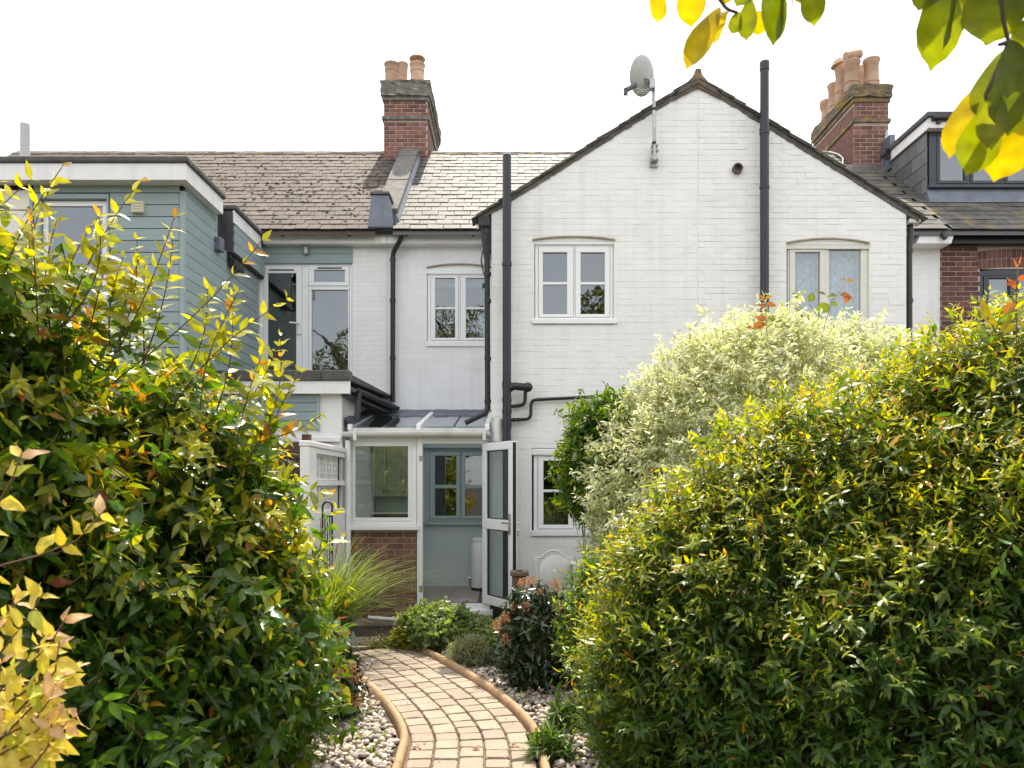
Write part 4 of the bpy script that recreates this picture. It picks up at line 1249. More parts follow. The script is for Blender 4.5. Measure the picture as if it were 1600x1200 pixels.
# door frame
df = MB().box(X(651.5, YP), X(660, YP), YP + 0.005, YP + 0.10, Z(952, YP), Z(684, YP)).box(X(660, YP) + 0.001, X(762, YP), YP + 0.01, YP + 0.10, Z(693, YP), Z(684, YP))
df.box(X(755, YP), X(765, YP), YP + 0.015, YP + 0.10, Z(952, YP), Z(693, YP) - 0.001).box(X(660, YP) + 0.001, X(755, YP) - 0.001, YP + 0.01, YP + 0.1, Z(952, YP), Z(944, YP))
df.build('door_frame', M['upvc'], porch, bevel=0.004)
MB().box(X(643, 9.88), X(770, 9.88), 9.86, YP + 0.02, Z(962, 9.88), Z(953, 9.88)).build('door_sill', M['upvc'], porch, bevel=0.01)
MB().box(X(655, YP), X(660, YP), YP - 0.0, YP + 0.004, Z(720, YP), Z(712, YP)).box(X(655, YP), X(660, YP), YP, YP + 0.004, Z(925, YP), Z(915, YP)).build('hinge', M['chrome'], porch)
# open door leaf
hp = Vector((X(757, YP), YP - 0.01, 0))
ep = Vector((0.035, 9.27, 0))
dl = (ep - hp)
wl_ = dl.length
ux = dl.normalized()
uy = Vector((-ux.y, ux.x, 0))           # towards the outside of the opened leaf
zt0, zb0 = Z(693, YP), Z(941, YP)
Hd = zt0 - zb0
DM = Matrix(((ux.x, uy.x, 0, hp.x), (ux.y, uy.y, 0, hp.y), (0, 0, 1, zb0), (0, 0, 0, 1)))
fw = 0.105
holes = [(fw, wl_ - fw, 0.11, 0.96), (fw, wl_ - fw, 1.09, Hd - 0.10)]
tmp = MB().plate(0, wl_, 0, Hd, -0.035, 0.035, holes)
tmp.v = [tuple(DM @ Vector(p)) for p in tmp.v]
door = tmp.build('door', M['upvc'], porch, bevel=0.006)
tb = MB()
for h in holes:
    tb.plate(h[0] + 0.001, h[1] - 0.001, h[2] + 0.001, h[3] - 0.001, -0.016, 0.016, [(h[0] + 0.013, h[1] - 0.013, h[2] + 0.013, h[3] - 0.013)])
tb.v = [tuple(DM @ Vector(p)) for p in tb.v]
tb.build('glazing_bead', M['greypipe'], door)
for h in holes:
    MB().box(h[0], h[1], -0.006, 0.006, h[2], h[3], DM).build('pane', M['doorglass'], door)
MB().box(wl_ + 0.001, wl_ + 0.008, -0.03, 0.012, 0.02, Hd - 0.02, DM).box(0.01, wl_ - 0.01, -0.02, 0.02, Hd + 0.001, Hd + 0.006, DM).build('seal', M['black'], door)
for s in (1, -1):
    hb = MB().box(wl_ - 0.075, wl_ - 0.03, 0.036 * s if s > 0 else -0.05, 0.05 if s > 0 else -0.036, 0.92, 1.17, DM)
    q = [DM @ Vector((wl_ - 0.052, 0.04 * s, 1.06)), DM @ Vector((wl_ - 0.052, 0.085 * s, 1.06)), DM @ Vector((wl_ - 0.17, 0.09 * s, 1.055))]
    hb.tube(q, 0.011, 8)
    hb.build('handle', M['chrome'], door, bevel=0.004)
ky = MB().tube([DM @ Vector((wl_ - 0.052, 0.05, 0.97)), DM @ Vector((wl_ - 0.052, 0.085, 0.97))], 0.01, 8).box(wl_ - 0.064, wl_ - 0.04, 0.07, 0.076, 0.90, 0.965, DM)
ky.build('key', M['chrome'], door)
# roof
zF, zB, yB = Z(668, YP), Z(647, 11.6), YM - 0.02
rs = (zB - zF) / (yB - YP)
def pz(y): return zF + rs * (y - YP)
for i in range(4):
    a = xl + (xr - xl) * i / 4
    b = xl + (xr - xl) * (i + 1) / 4
    MB().hexa([(a + 0.015, YP - 0.03, pz(YP - .03)), (b - 0.015, YP - 0.03, pz(YP - .03)), (b - 0.015, yB, pz(yB)), (a + 0.015, yB, pz(yB)),
               (a + 0.015, YP - 0.03, pz(YP - .03) + 0.016), (b - 0.015, YP - 0.03, pz(YP - .03) + 0.016), (b - 0.015, yB, pz(yB) + 0.016), (a + 0.015, yB, pz(yB) + 0.016)]).build('roof_panel', M['poly'], porch)
for i, xx in enumerate((xl + 0.02, xl + (xr - xl) * 0.5, xr - 0.02)):
    MB().hexa([(xx - 0.03, YP - 0.05, pz(YP - .05) - 0.03), (xx + 0.03, YP - 0.05, pz(YP - .05) - 0.03), (xx + 0.03, yB - 0.08, pz(yB - .08) - 0.03), (xx - 0.03, yB - 0.08, pz(yB - .08) - 0.03),
               (xx - 0.03, YP - 0.05, pz(YP - .05) + 0.05), (xx + 0.03, YP - 0.05, pz(YP - .05) + 0.05), (xx + 0.03, yB - 0.08, pz(yB - .08) + 0.05), (xx - 0.03, yB - 0.08, pz(yB - .08) + 0.05)]).build('rafter', M['upvc'], porch, bevel=0.01)
MB().box(xl, xr, YP - 0.045, YP + 0.06, Z(684, YP) + 0.001, pz(YP) - 0.04).box(xl, xr, YP - 0.02, YP + 0.02, pz(YP) - 0.035, pz(YP) - 0.004).build('eaves_beam', M['dirtywhite'], porch, bevel=0.006)
gt = MB()
for i in range(8):
    a0, a1 = math.pi + math.pi * i / 8, math.pi + math.pi * (i + 1) / 8
    c = (YP - 0.105, Z(675, YP - .1))
    q = [(c[0] + r_ * math.cos(a), c[1] + r_ * math.sin(a)) for r_ in (0.062, 0.054) for a in (a0, a1)]
    gt.hexa([(xl - 0.06, *q[0]), (xr + 0.02, *q[0]), (xr + 0.02, *q[1]), (xl - 0.06, *q[1]), (xl - 0.06, *q[2]), (xr + 0.02, *q[2]), (xr + 0.02, *q[3]), (xl - 0.06, *q[3])])
for px in (556, 757): gt.box(X(px, 9.85) - 0.02, X(px, 9.85) + 0.02, 9.775, 9.90, Z(688, 9.85), Z(672, 9.85))
gt.build('gutter', M['dirtywhite'], porch)
MB().tube([(X(543.5, 9.9), 9.9, 0.25), (X(543.5, 9.9), 9.9, Z(688, 9.9))], 0.038, 12).build('downpipe', M['upvc'], porch, auto=50)
lf = MB()
nseg = 26
pts0, pts1 = [], []
for i in range(nseg + 1):
    xx = xl - 0.02 + (xr - xl + 0.03) * i / nseg
    pts0.append((xx, YM - 0.26, pz(YM - 0.26) + 0.025 + random.uniform(-0.004, 0.006)))
    pts1.append((xx, YM - 0.012, Z(640, YM) + random.uniform(-0.006, 0.006)))
lf.add(pts0 + pts1 + [(a, b, c - 0.02) for a, b, c in pts0], [(i, i + 1, nseg + 2 + i, nseg + 1 + i) for i in range(nseg)] + [(2 * nseg + 2 + i, 2 * nseg + 3 + i, i + 1, i) for i in range(nseg)])
lf.build('lead_flashing', M['lead'], porch, smooth=True)
# crumpled lead at the left corner
bm = bmesh.new()
bmesh.ops.create_icosphere(bm, subdivisions=3, radius=1.0)
for v in bm.verts:
    n_ = 1 + 0.22 * math.sin(v.co.x * 7 + v.co.z * 5) * math.cos(v.co.y * 6)
    v.co = Vector((X(545, 9.95) + v.co.x * 0.06 * n_, 10.05 + v.co.y * 0.16, Z(658, 9.95) + v.co.z * 0.075 * n_))
me = bpy.data.meshes.new('lead_dressing')
bm.to_mesh(me)
bm.free()
me.materials.append(M['dark_lead'])
link(bpy.data.objects.new('lead_dressing', me), porch)
MB().hexa([(xl - 0.05, 9.98, pz(9.98) + 0.02), (xl + 0.06, 9.98, pz(9.98) + 0.03), (xl + 0.06, yB, pz(yB) + 0.03), (xl - 0.05, yB, pz(yB) + 0.02),
           (xl - 0.05, 9.98, pz(9.98) + 0.10), (xl + 0.06, 9.98, pz(9.98) + 0.055), (xl + 0.06, yB, pz(yB) + 0.055), (xl - 0.05, yB, pz(yB) + 0.10)]).build('lead_flashing', M['dark_lead'], porch)
# left side wall, inner linings, floor
MB().box(xl - 0.01, xl + 0.025, YP + 0.21, YM - 0.022, 0.0, pz(YP) - 0.05).build('side_wall', M['white_wall'], porch)
ftile = box_mesh('floor_tile', 0.398, 0.398, 0.012, M['floor_tile'], 0.002)
MB().box(xl + 0.03, xr, YP + 0.212, YM - 0.026, zfl - 0.2, zfl - 0.012).build('floor', M['joint'], porch)
for i in range(6):
    for j in range(4):
        xx, yy = xl + 0.25 + i * 0.402, YP + 0.42 + j * 0.402
        if xx < xr - 0.2: piece('floor_tile', ftile, (xx, yy, zfl - 0.006), (0, 0, 0), porch)
KY = YM - 0.006
lw = MB().plate(xl + 0.03, XL - 0.002, zfl - 0.05, Z(660, YM), YM - 0.016, YM - 0.004, [px_rect(667, 768, 702, 818, YM)])
lw.build('inner_wall', M['inner_wall'], porch)
MB().box(XL - 0.014, XL - 0.003, YP + 0.12, YM - 0.018, zfl - 0.05, Z(668, YM)).build('inner_wall', M['inner_wall'], porch)
MB().box(xl + 0.04, XL - 0.015, YM - 0.035, YM - 0.018, zfl - 0.01, zfl + 0.13).box(xl + 0.04, XL - 0.015, YM - 0.029, YM - 0.018, zfl + 0.132, zfl + 0.15).build('skirting', M['inner_wall'], porch, bevel=0.004)
kw = window(porch, YM - 0.03, (664, 768, 700, 814), [(671, 719, 705, 811), (721, 768, 705, 811)], [(679.5, 713, 712, 806), (726.5, 760, 712, 806)],
            M['inner_trim'], [(679.5, 713, 757.5, 763), (726.5, 760, 757.5, 763)], (662, 769, 814.5, 820), room=0, name='kitchen_window', glass='glass')
MB().box(xl + 0.03, XL - 0.002, 11.60, 11.675, Z(700, 11.65), Z(690, 11.65)).build('beam', M['inner_trim'], porch)
# kitchen beyond the inner window
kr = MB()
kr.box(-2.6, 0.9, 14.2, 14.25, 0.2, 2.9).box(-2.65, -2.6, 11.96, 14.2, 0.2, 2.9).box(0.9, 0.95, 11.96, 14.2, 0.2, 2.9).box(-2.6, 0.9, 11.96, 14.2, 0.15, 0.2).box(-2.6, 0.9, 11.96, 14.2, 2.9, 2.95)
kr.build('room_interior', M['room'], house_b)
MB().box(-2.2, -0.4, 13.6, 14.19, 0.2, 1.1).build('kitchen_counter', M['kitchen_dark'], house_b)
# wall cupboards seen through the porch window (on the porch's rear wall, left)
cb_ = thing('wall_cupboard', 'cream wall cupboard inside the porch behind its fixed window', 'cupboard', (X(600, 11.4), 11.5, Z(775, 11.4)))
xa, xb = xl + 0.05, X(652, 11.5)
MB().box(xa, xb, 11.36, 11.675, Z(776, 11.4), Z(690, 11.4)).build('carcass', M['kitchen'], cb_)
nn = 3
for i in range(nn):
    a, b = xa + (xb - xa) * i / nn, xa + (xb - xa) * (i + 1) / nn
    d = MB().plate(a + 0.004, b - 0.004, Z(776, 11.4) + 0.005, Z(690, 11.4) - 0.005, 11.338, 11.358, []).plate(a + 0.004, b - 0.004, Z(776, 11.4) + 0.005, Z(690, 11.4) - 0.005, 11.33, 11.3375, [(a + 0.06, b - 0.06, Z(776, 11.4) + 0.07, Z(690, 11.4) - 0.07)])
    d = d.build('door', M['kitchen'], cb_, bevel=0.003)
    MB().lathe((b - 0.04 if i == 0 else a + 0.04, 11.33, Z(768, 11.4)), [(0.008, 0), (0.014, 0.02), (0.008, 0.03)], 10, axis=(0, -1, 0)).build('knob', M['iron'], d)
lc = thing('base_cupboard', 'dark brown low cupboard inside the porch under the cream cupboards', 'cupboard', (X(600, 11.4), 11.5, zfl))
MB().box(xa, xb, 11.30, 11.675, zfl, Z(800, 11.4) - 0.03).build('carcass', M['kitchen_dark'], lc)
MB().box(xa, xb + 0.01, 11.27, 11.675, Z(800, 11.4) - 0.028, Z(800, 11.4)).build('worktop', M['dirtywhite'], lc, bevel=0.004)
# white bin just inside
bn = thing('pedal_bin', 'tall white pedal bin with black foot inside the porch doorway', 'bin', (X(751, 11.3), 11.3, zfl))
MB().lathe((X(751, 11.3), 11.3, zfl + 0.04), [(0.135, 0), (0.14, 0.02), (0.14, 0.66), (0.13, 0.675)], 24).build('body', M['upvc'], bn, auto=40)
MB().lathe((X(751, 11.3), 11.3, zfl + 0.716), [(0.137, 0), (0.139, 0.02), (0.10, 0.05), (0.0, 0.062)], 24).build('lid', M['upvc'], bn, auto=40)
MB().lathe((X(751, 11.3), 11.3, zfl), [(0.137, 0), (0.137, 0.038)], 24).box(X(751, 11.3) - 0.04, X(751, 11.3) + 0.03, 11.10, 11.17, zfl + 0.004, zfl + 0.02).build('foot', M['iron'], bn, auto=40)
rv = MB().tube([(X(735, 11.6), 11.6, zfl), (X(735, 11.6), 11.6, zfl + 0.16)], 0.009, 8).tube([(X(731, 11.6), 11.58, zfl + 0.13), (X(738, 11.6), 11.58, zfl + 0.15)], 0.02, 10)
rv.build('pipe_valve', M['chrome'], porch, auto=60)
# step and pipe in front of the porch
st = thing('door_step', 'weathered timber step below the white porch door sill', 'step', (X(655, 9.6), 9.6, 0))
for i in range(2):
    MB().box(X(624, 9.55), X(688, 9.55), 9.42 + i * 0.175, 9.59 + i * 0.175, Z(973, 9.5) - 0.04, Z(972, 9.5) + random.uniform(0, 0.004)).build('plank', M['oldwood'], st, bevel=0.006)
MB().box(X(628, 9.6), X(632, 9.6), 9.45, 9.74, 0.0, Z(973, 9.5) - 0.042).box(X(678, 9.6), X(683, 9.6), 9.45, 9.74, 0.0, Z(973, 9.5) - 0.042).build('bearer', M['oldwood'], st)
pp = MB().tube([(X(575, 9.82), 9.82, Z(965, 9.82)), (X(637, 9.82), 9.82, Z(970, 9.82))], 0.028, 12).tube([(X(628, 9.82), 9.82, Z(969.4, 9.82)), (X(637, 9.82), 9.82, Z(970, 9.82))], 0.034, 12)
tag(pp.build('waste_pipe', M['dirtywhite'], auto=50), 'white waste pipe lying along the foot of the brown brick', 'pipe')
tag(MB().box(X(672, 9.56), X(683, 9.56), 9.46, 9.56, Z(971, 9.5) + 0.004, Z(971, 9.5) + 0.05).build('brick_offcut', M['brown_brick'], bevel=0.008), 'loose dark brick lying on the timber step', 'brick')

# ------------------------------------------------------------------ satellite dish
dY = 9.9
sd = thing('satellite_dish', 'grey satellite dish on a rusty pole fixed to the white gable', 'satellite dish', (X(1022, dY), YW, Z(256, dY)))
pb, pt_ = (X(1022, dY), 9.86, Z(252, dY)), (X(1020.5, dY), 9.86, Z(132, dY))
MB().tube([pb, pt_], 0.022, 12).build('pole', M['steel'], sd, auto=50)
MB().box(X(1017, dY), X(1030, dY), 9.96, 9.995, Z(257, dY), Z(243, dY)).build('wall_plate', M['steel'], sd)
bk = MB()
for py in (228, 236, 250): MB().box(X(1018, dY), X(1028, dY), 9.85, 9.97, Z(py + 1, dY), Z(py - 1, dY)).build('bracket', M['steel'], sd)
for py in (173, 226): MB().tube([(X(1021, dY), 9.86, Z(py + 2, dY)), (X(1021, dY), 9.86, Z(py - 2, dY))], 0.028, 10).build('pole_clip', M['iron'], sd, auto=50)
dc = Vector((X(1005, dY), 9.80, Z(124, dY)))
ax = Vector((-0.52, 0.80, 0.30)).normalized()      # the bowl opens away to the left
q = Vector((0, 0, 1)).rotation_difference(ax)
mb = MB()
n, rings = 28, 7
vs, fs = [], []
for side in (0, 1):
    for i in range(rings + 1):
        r_ = i / rings
        for k in range(n):
            a = 2 * math.pi * k / n
            p = Vector((0.20 * r_ * math.cos(a), 0.245 * r_ * math.sin(a), 0.055 * r_ * r_ - 0.006 * side))
            vs.append(p)
for side in (0, 1):
    o = side * (rings + 1) * n
    for i in range(rings):
        for k in range(n):
            f_ = (o + i * n + k, o + i * n + (k + 1) % n, o + (i + 1) * n + (k + 1) % n, o + (i + 1) * n + k)
            fs.append(f_ if side == 0 else tuple(reversed(f_)))
e0, e1 = rings * n, (2 * rings + 1) * n
for k in range(n): fs.append((e0 + k, e0 + (k + 1) % n, e1 + (k + 1) % n, e1 + k))
Qx = Vector((0, 0, 1)) - ax * ax.z
Qx.normalize()
Sx = Qx.cross(ax)
Qx, Sx = Qx * math.cos(0.22) + Sx * math.sin(0.22) * (1 if (Sx.x < 0) else -1), Sx * math.cos(0.22) - Qx * math.sin(0.22) * (1 if (Sx.x < 0) else -1)
vs = [dc + Sx * p.x + Qx * p.y + ax * p.z for p in vs]
MB().add([tuple(v) for v in vs], fs).build('reflector', M['dish'], sd, smooth=True)
hub = dc - ax * 0.01
mt = MB().box(-0.035, 0.035, -0.05, 0.05, -0.06, 0.06, Matrix.Translation((X(1017, dY), 9.83, Z(137, dY)))).tube([tuple(dc + Qx * -0.03 - ax * 0.02), (X(1016, dY), 9.83, Z(132, dY))], 0.014, 8)
mt.tube([(X(1013, dY), 9.82, Z(144, dY)), (X(1000, dY), 9.78, Z(149, dY)), (X(984, dY), 9.74, Z(146, dY))], 0.009, 8)
mt.build('mount', M['steel'], sd, auto=50)
MB().tube([(X(990, dY), 9.74, Z(143, dY)), (X(974, dY), 9.70, Z(153, dY))], 0.034, 12).box(X(971, dY), X(977, dY), 9.68, 9.73, Z(160, dY), Z(152, dY)).build('receiver', M['lnb'], sd, auto=50)
MB().tube([(X(976, dY), 9.70, Z(158, dY)), (X(979, dY), 9.70, Z(170, dY)), (X(985, dY), 9.72, Z(166, dY)), (X(995, dY), 9.76, Z(152, dY)), (X(1012, dY), 9.80, Z(150, dY)), (X(1020, dY), 9.83, Z(168, dY))], 0.006, 6).build('cable', M['dish'], sd)

# ------------------------------------------------------------------ screen block wall, fence, iron hoop
sw = thing('screen_wall', 'white pierced screen block wall beside the porch', 'wall', (-2.19, 9.0, 0))
zsT = Z(690, 8.1)
yA, yB_ = 8.1, 9.86
MB().box(-2.25, -2.13, yA, yB_, zsT - 0.05, zsT + 0.012).build('coping', M['screen'], sw, bevel=0.01)
bs = 0.30
def screen_block():
    mb = MB()
    t = 0.007
    def b(y0, y1, z0, z1): mb.box(-t, t, y0, y1, z0, z1)
    s = bs - 0.006
    # outer frame, two linked rings
    for y0 in (0.0, s / 2):
        w = s / 2
        b(y0, y0 + 0.022, 0, s)
        b(y0 + w - 0.022, y0 + w, 0, s) if y0 else None
        b(y0 + 0.022, y0 + w - (0.022 if y0 else 0), 0, 0.02)
        b(y0 + 0.022, y0 + w - (0.022 if y0 else 0), s - 0.02, s)
        b(y0 + 0.045, y0 + 0.060, 0.075, s - 0.075)
        b(y0 + w - 0.045, y0 + w - 0.030, 0.075, s - 0.075)
        b(y0 + 0.060, y0 + w - 0.045, 0.075, 0.092)
        b(y0 + 0.060, y0 + w - 0.045, s - 0.092, s - 0.075)
        b(y0 + w / 2 - 0.008, y0 + w / 2 + 0.008, 0.02, 0.075)
        b(y0 + w / 2 - 0.008, y0 + w / 2 + 0.008, s - 0.075, s - 0.02)
        b(y0 + 0.022, y0 + 0.045, s / 2 - 0.012, s / 2 + 0.012)
        b(y0 + w - 0.030, y0 + w - (0.022 if y0 else 0.0), s / 2 - 0.012, s / 2 + 0.012)
    return mb.mesh('screen_block', M['screen'])
sbm = screen_block()
zz = zsT - 0.05 - 0.055 - bs
for row in range(2):
    y_ = 8.42
    while y_ + bs < yB_ + 0.01:
        piece('screen_block', sbm, (-2.19, y_, zz), (0, 0, 0), sw)
        y_ += bs
    MB().box(-2.235, -2.145, 8.42, yB_, zz + bs - 0.005, zz + bs + 0.052).build('course_bed', M['screen'], sw)
    zz -= bs + 0.055
zz += 0.055
MB().box(-2.24, -2.14, yA + 0.005, 8.415, 0.0, zsT - 0.052).build('pier', M['screen'], sw, bevel=0.01)
MB().box(-2.235, -2.145, 8.417, yB_, 0.0, zz + bs - 0.002).build('lower_wall', M['screen'], sw)
MB().box(-2.232, -2.214, 8.42, yB_, zz + bs + 0.002, zsT - 0.052).build('hole_shade_sheet', M['hole_shade'], sw)  # added dark sheet that paints shade into the block holes
fn = thing('timber_fence', 'dark brown timber fence panel behind the left bush', 'fence', (-3.0, 8.6, 0))
for i in range(13):
    z = 0.15 + i * 0.165
    MB().hexa([(-3.8, 8.58, z), (-2.27, 8.58, z), (-2.27, 8.61, z), (-3.8, 8.61, z), (-3.8, 8.60, z + 0.175), (-2.27, 8.60, z + 0.175), (-2.27, 8.615, z + 0.175), (-3.8, 8.615, z + 0.175)]).build('board', M['fencewood'], fn)
MB().box(-2.36, -2.27, 8.62, 8.70, 0, 2.4).box(-3.8, -3.71, 8.62, 8.70, 0, 2.4).build('post', M['fencewood'], fn)
hp_ = thing('iron_hoop', 'black wrought iron hoop standing before the white screen wall', 'garden ornament', (X(512, 8.4), 8.4, 0))
x0, x1 = X(504, 8.4), X(519, 8.4)
zc_ = Z(792, 8.4)
MB().tube([(x0, 8.4, 0), (x0, 8.4, zc_)] + [((x0 + x1) / 2 - math.cos(a) * (x1 - x0) / 2, 8.4, zc_ + math.sin(a) * 0.055) for a in np.linspace(0.2, math.pi - 0.2, 7)] + [(x1, 8.4, zc_), (x1, 8.4, 0)], 0.011, 8).build('frame', M['iron'], hp_, auto=60)
for i in range(3):
    xx = x0 + (x1 - x0) * (i + 1) / 4
    MB().tube([(xx, 8.4, 0.02), (xx, 8.4, zc_ - 0.1)], 0.007, 6).build('bar', M['iron'], hp_)
MB().box(x0, x1, 8.394, 8.406, zc_ - 0.11, zc_ - 0.095).build('rail', M['iron'], hp_)

# ------------------------------------------------------------------ chair, table, post, scroll
ch = thing('bistro_chair', 'white metal bistro chair against the white wall', 'chair', (X(865, 9.3), 9.3, 0))
cy, cs = 9.35, 9.35
xL_, xR_ = X(837, cy), X(893, cy)
zT = Z(872, cy)
def tb(name, pts, r, parent, n=8): return MB().tube(pts, r, n).build(name, M['whitemetal'], parent, auto=60)
tb('back_post', bend([(xL_ + 0.03, cy - 0.30, 0), (xL_ + 0.03, cy - 0.02, 0.46), (xL_, cy + 0.05, zT)], 0.06), 0.012, ch)
tb('back_post', bend([(xR_ + 0.05, cy - 0.30, 0), (xR_ + 0.03, cy - 0.02, 0.46), (xR_ - 0.005, cy + 0.05, zT + 0.02)], 0.06), 0.012, ch)
tb('leg', [(xL_ + 0.03, cy + 0.05, 0), (xL_ + 0.04, cy - 0.32, 0.47)], 0.011, ch)
tb('leg', [(xR_ + 0.02, cy + 0.05, 0), (xR_ - 0.01, cy - 0.32, 0.47)], 0.011, ch)
mid = (xL_ + xR_) / 2
arc = [(xL_, cy + 0.05, zT), (xL_ + 0.06, cy + 0.05, zT - 0.005)] + [(mid + (t) * 0.14, cy + 0.05, zT + 0.005 + 0.085 * math.cos(t * math.pi / 2) ** 0.8) for t in np.linspace(-1, 1, 9)] + [(xR_ - 0.06, cy + 0.05, zT - 0.005), (xR_, cy + 0.05, zT)]
tb('top_rail', arc, 0.011, ch)
tb('back_rail', [(xL_ + 0.015, cy + 0.03, 0.56), (xR_ + 0.012, cy + 0.03, 0.56)], 0.008, ch)
for s in (-1, 1):
    tb('scroll', [(mid + s * 0.14, cy + 0.05, zT + 0.0), (mid + s * 0.11, cy + 0.05, zT - 0.10), (mid + s * 0.09, cy + 0.045, 0.72), (mid + s * 0.10, cy + 0.03, 0.56)], 0.006, ch)
    tb('scroll', [(mid + s * (0.06 - 0.045 * math.cos(a) * (1 - a / 9)), cy + 0.05, zT - 0.10 + 0.05 * math.sin(a) * (1 - a / 9)) for a in np.linspace(0, 6.6, 18)], 0.005, ch)
    tb('scroll', [(mid + s * (0.175 - 0.035 * math.cos(a) * (1 - a / 9)), cy + 0.05, zT - 0.07 + 0.04 * math.sin(a) * (1 - a / 9)) for a in np.linspace(0, 6.6, 18)], 0.005, ch)
# round seat folded up against the back
q_ = Vector((0.25, -1, 0.18)).normalized()
MB().lathe((X(869, 9.2), 9.2, Z(894, 9.2)), [(0.0, -0.012), (0.19, -0.012), (0.205, -0.006), (0.205, 0.006), (0.19, 0.012), (0.0, 0.012)], 28, axis=q_).build('seat', M['whitemetal'], ch, auto=50)
tbz = Z(880, 9.3)
ta = thing('bistro_table', 'white metal folding bistro table half hidden by the yellow green bush', 'table', (X(925, 9.3), 9.3, 0))
MB().lathe((X(926, 9.3), 9.3, tbz), [(0.0, -0.012), (0.27, -0.015), (0.285, -0.01), (0.285, 0.008), (0.27, 0.012), (0, 0.012)], 30).build('table_top', M['whitemetal'], ta, auto=50)
for s in (-1, 1):
    tb('leg', [(X(926, 9.3) - s * 0.17, 9.22, tbz - 0.02), (X(926, 9.3) + s * 0.20, 9.22, 0.0)], 0.012, ta)
    tb('leg', [(X(926, 9.3) - s * 0.17, 9.42, tbz - 0.02), (X(926, 9.3) + s * 0.20, 9.42, 0.0)], 0.012, ta)
tb('stretcher', [(X(926, 9.3) - 0.19, 9.22, tbz - 0.03), (X(926, 9.3) + 0.19, 9.22, tbz - 0.03)], 0.009, ta)
so = thing('scroll_ornament', 'navy blue metal scroll standing on the white bistro table', 'ornament', (X(924, 9.25), 9.25, tbz + 0.012))
c0 = Vector((X(923, 9.25), 9.25, Z(862, 9.25)))
MB().tube([tuple(c0 + Vector((0.075 * math.cos(a) * (1 - 0.05 * i), 0, 0.075 * math.sin(a) * (1 - 0.05 * i)))) for i, a in enumerate(np.linspace(-1.4, 5.4, 16))], 0.011, 8).build('ring', M['navy'], so, auto=60)
MB().tube([tuple(c0 + Vector((0.02, 0, -0.075))), tuple(c0 + Vector((0.07, 0, -0.09))), tuple(c0 + Vector((0.14, 0, -0.06)))], 0.011, 8).tube([tuple(c0 + Vector((0.12 + 0.05 * math.cos(a), 0, -0.02 + 0.05 * math.sin(a)))) for a in np.linspace(-1.2, 4.2, 12)], 0.010, 8).build('curl', M['navy'], so, auto=60)
MB().box(c0.x - 0.06, c0.x + 0.14, 9.21, 9.29, tbz + 0.013, c0.z - 0.082).build('base', M['navy'], so)
po = thing('timber_post', 'short weathered timber post with flat cap by the open door', 'post', (X(811, 8.7), 8.7, 0))
MB().box(X(800, 8.7), X(822, 8.7), 8.62, 8.78, 0, Z(899, 8.7)).build('post', M['oldwood'], po, bevel=0.006)
MB().box(X(797, 8.7), X(826, 8.7), 8.59, 8.81, Z(898.5, 8.7), Z(892.5, 8.7)).box(X(806, 8.7), X(816, 8.7), 8.66, 8.74, Z(892.4, 8.7), Z(890, 8.7)).build('cap', M['oldwood'], po, bevel=0.005)

# ------------------------------------------------------------------ path
ctrl = [(-0.24, 3.2), (-0.25, 4.2), (-0.265, 5.03), (-0.32, 5.63), (-0.55, 6.36), (-0.87, 7.09), (-1.29, 7.9), (-1.60, 8.32)]
def spline(c, n=16):
    out = []
    c = [Vector((*p, 0)) for p in c]
    c = [c[0] * 2 - c[1]] + c + [c[-1] * 2 - c[-2]]
    for i in range(1, len(c) - 2):
        for k in range(n):
            t = k / n
            p0, p1, p2, p3 = c[i - 1], c[i], c[i + 1], c[i + 2]
            out.append(0.5 * ((2 * p1) + (p2 - p0) * t + (2 * p0 - 5 * p1 + 4 * p2 - p3) * t * t + (3 * p1 - p0 - 3 * p2 + p3) * t ** 3))
    out.append(c[-2])
    return out
cen = spline(ctrl)
cum = [0.0]
for a, b in zip(cen, cen[1:]): cum.append(cum[-1] + (b - a).length)
TOT = cum[-1]
def along(s):
    s = min(max(s, 0), TOT)
    i = max(0, min(len(cum) - 2, int(np.searchsorted(cum, s)) - 1))
    t = (s - cum[i]) / (cum[i + 1] - cum[i])
    p = cen[i].lerp(cen[i + 1], t)
    j0, j1 = max(0, i - 4), min(len(cen) - 1, i + 5)
    d = (cen[j1] - cen[j0]).normalized()
    return p, d, Vector((d.y, -d.x, 0))     # point, direction, right-hand normal
def offs(s, o):
    p, d, n_ = along(s)
    return p + n_ * o

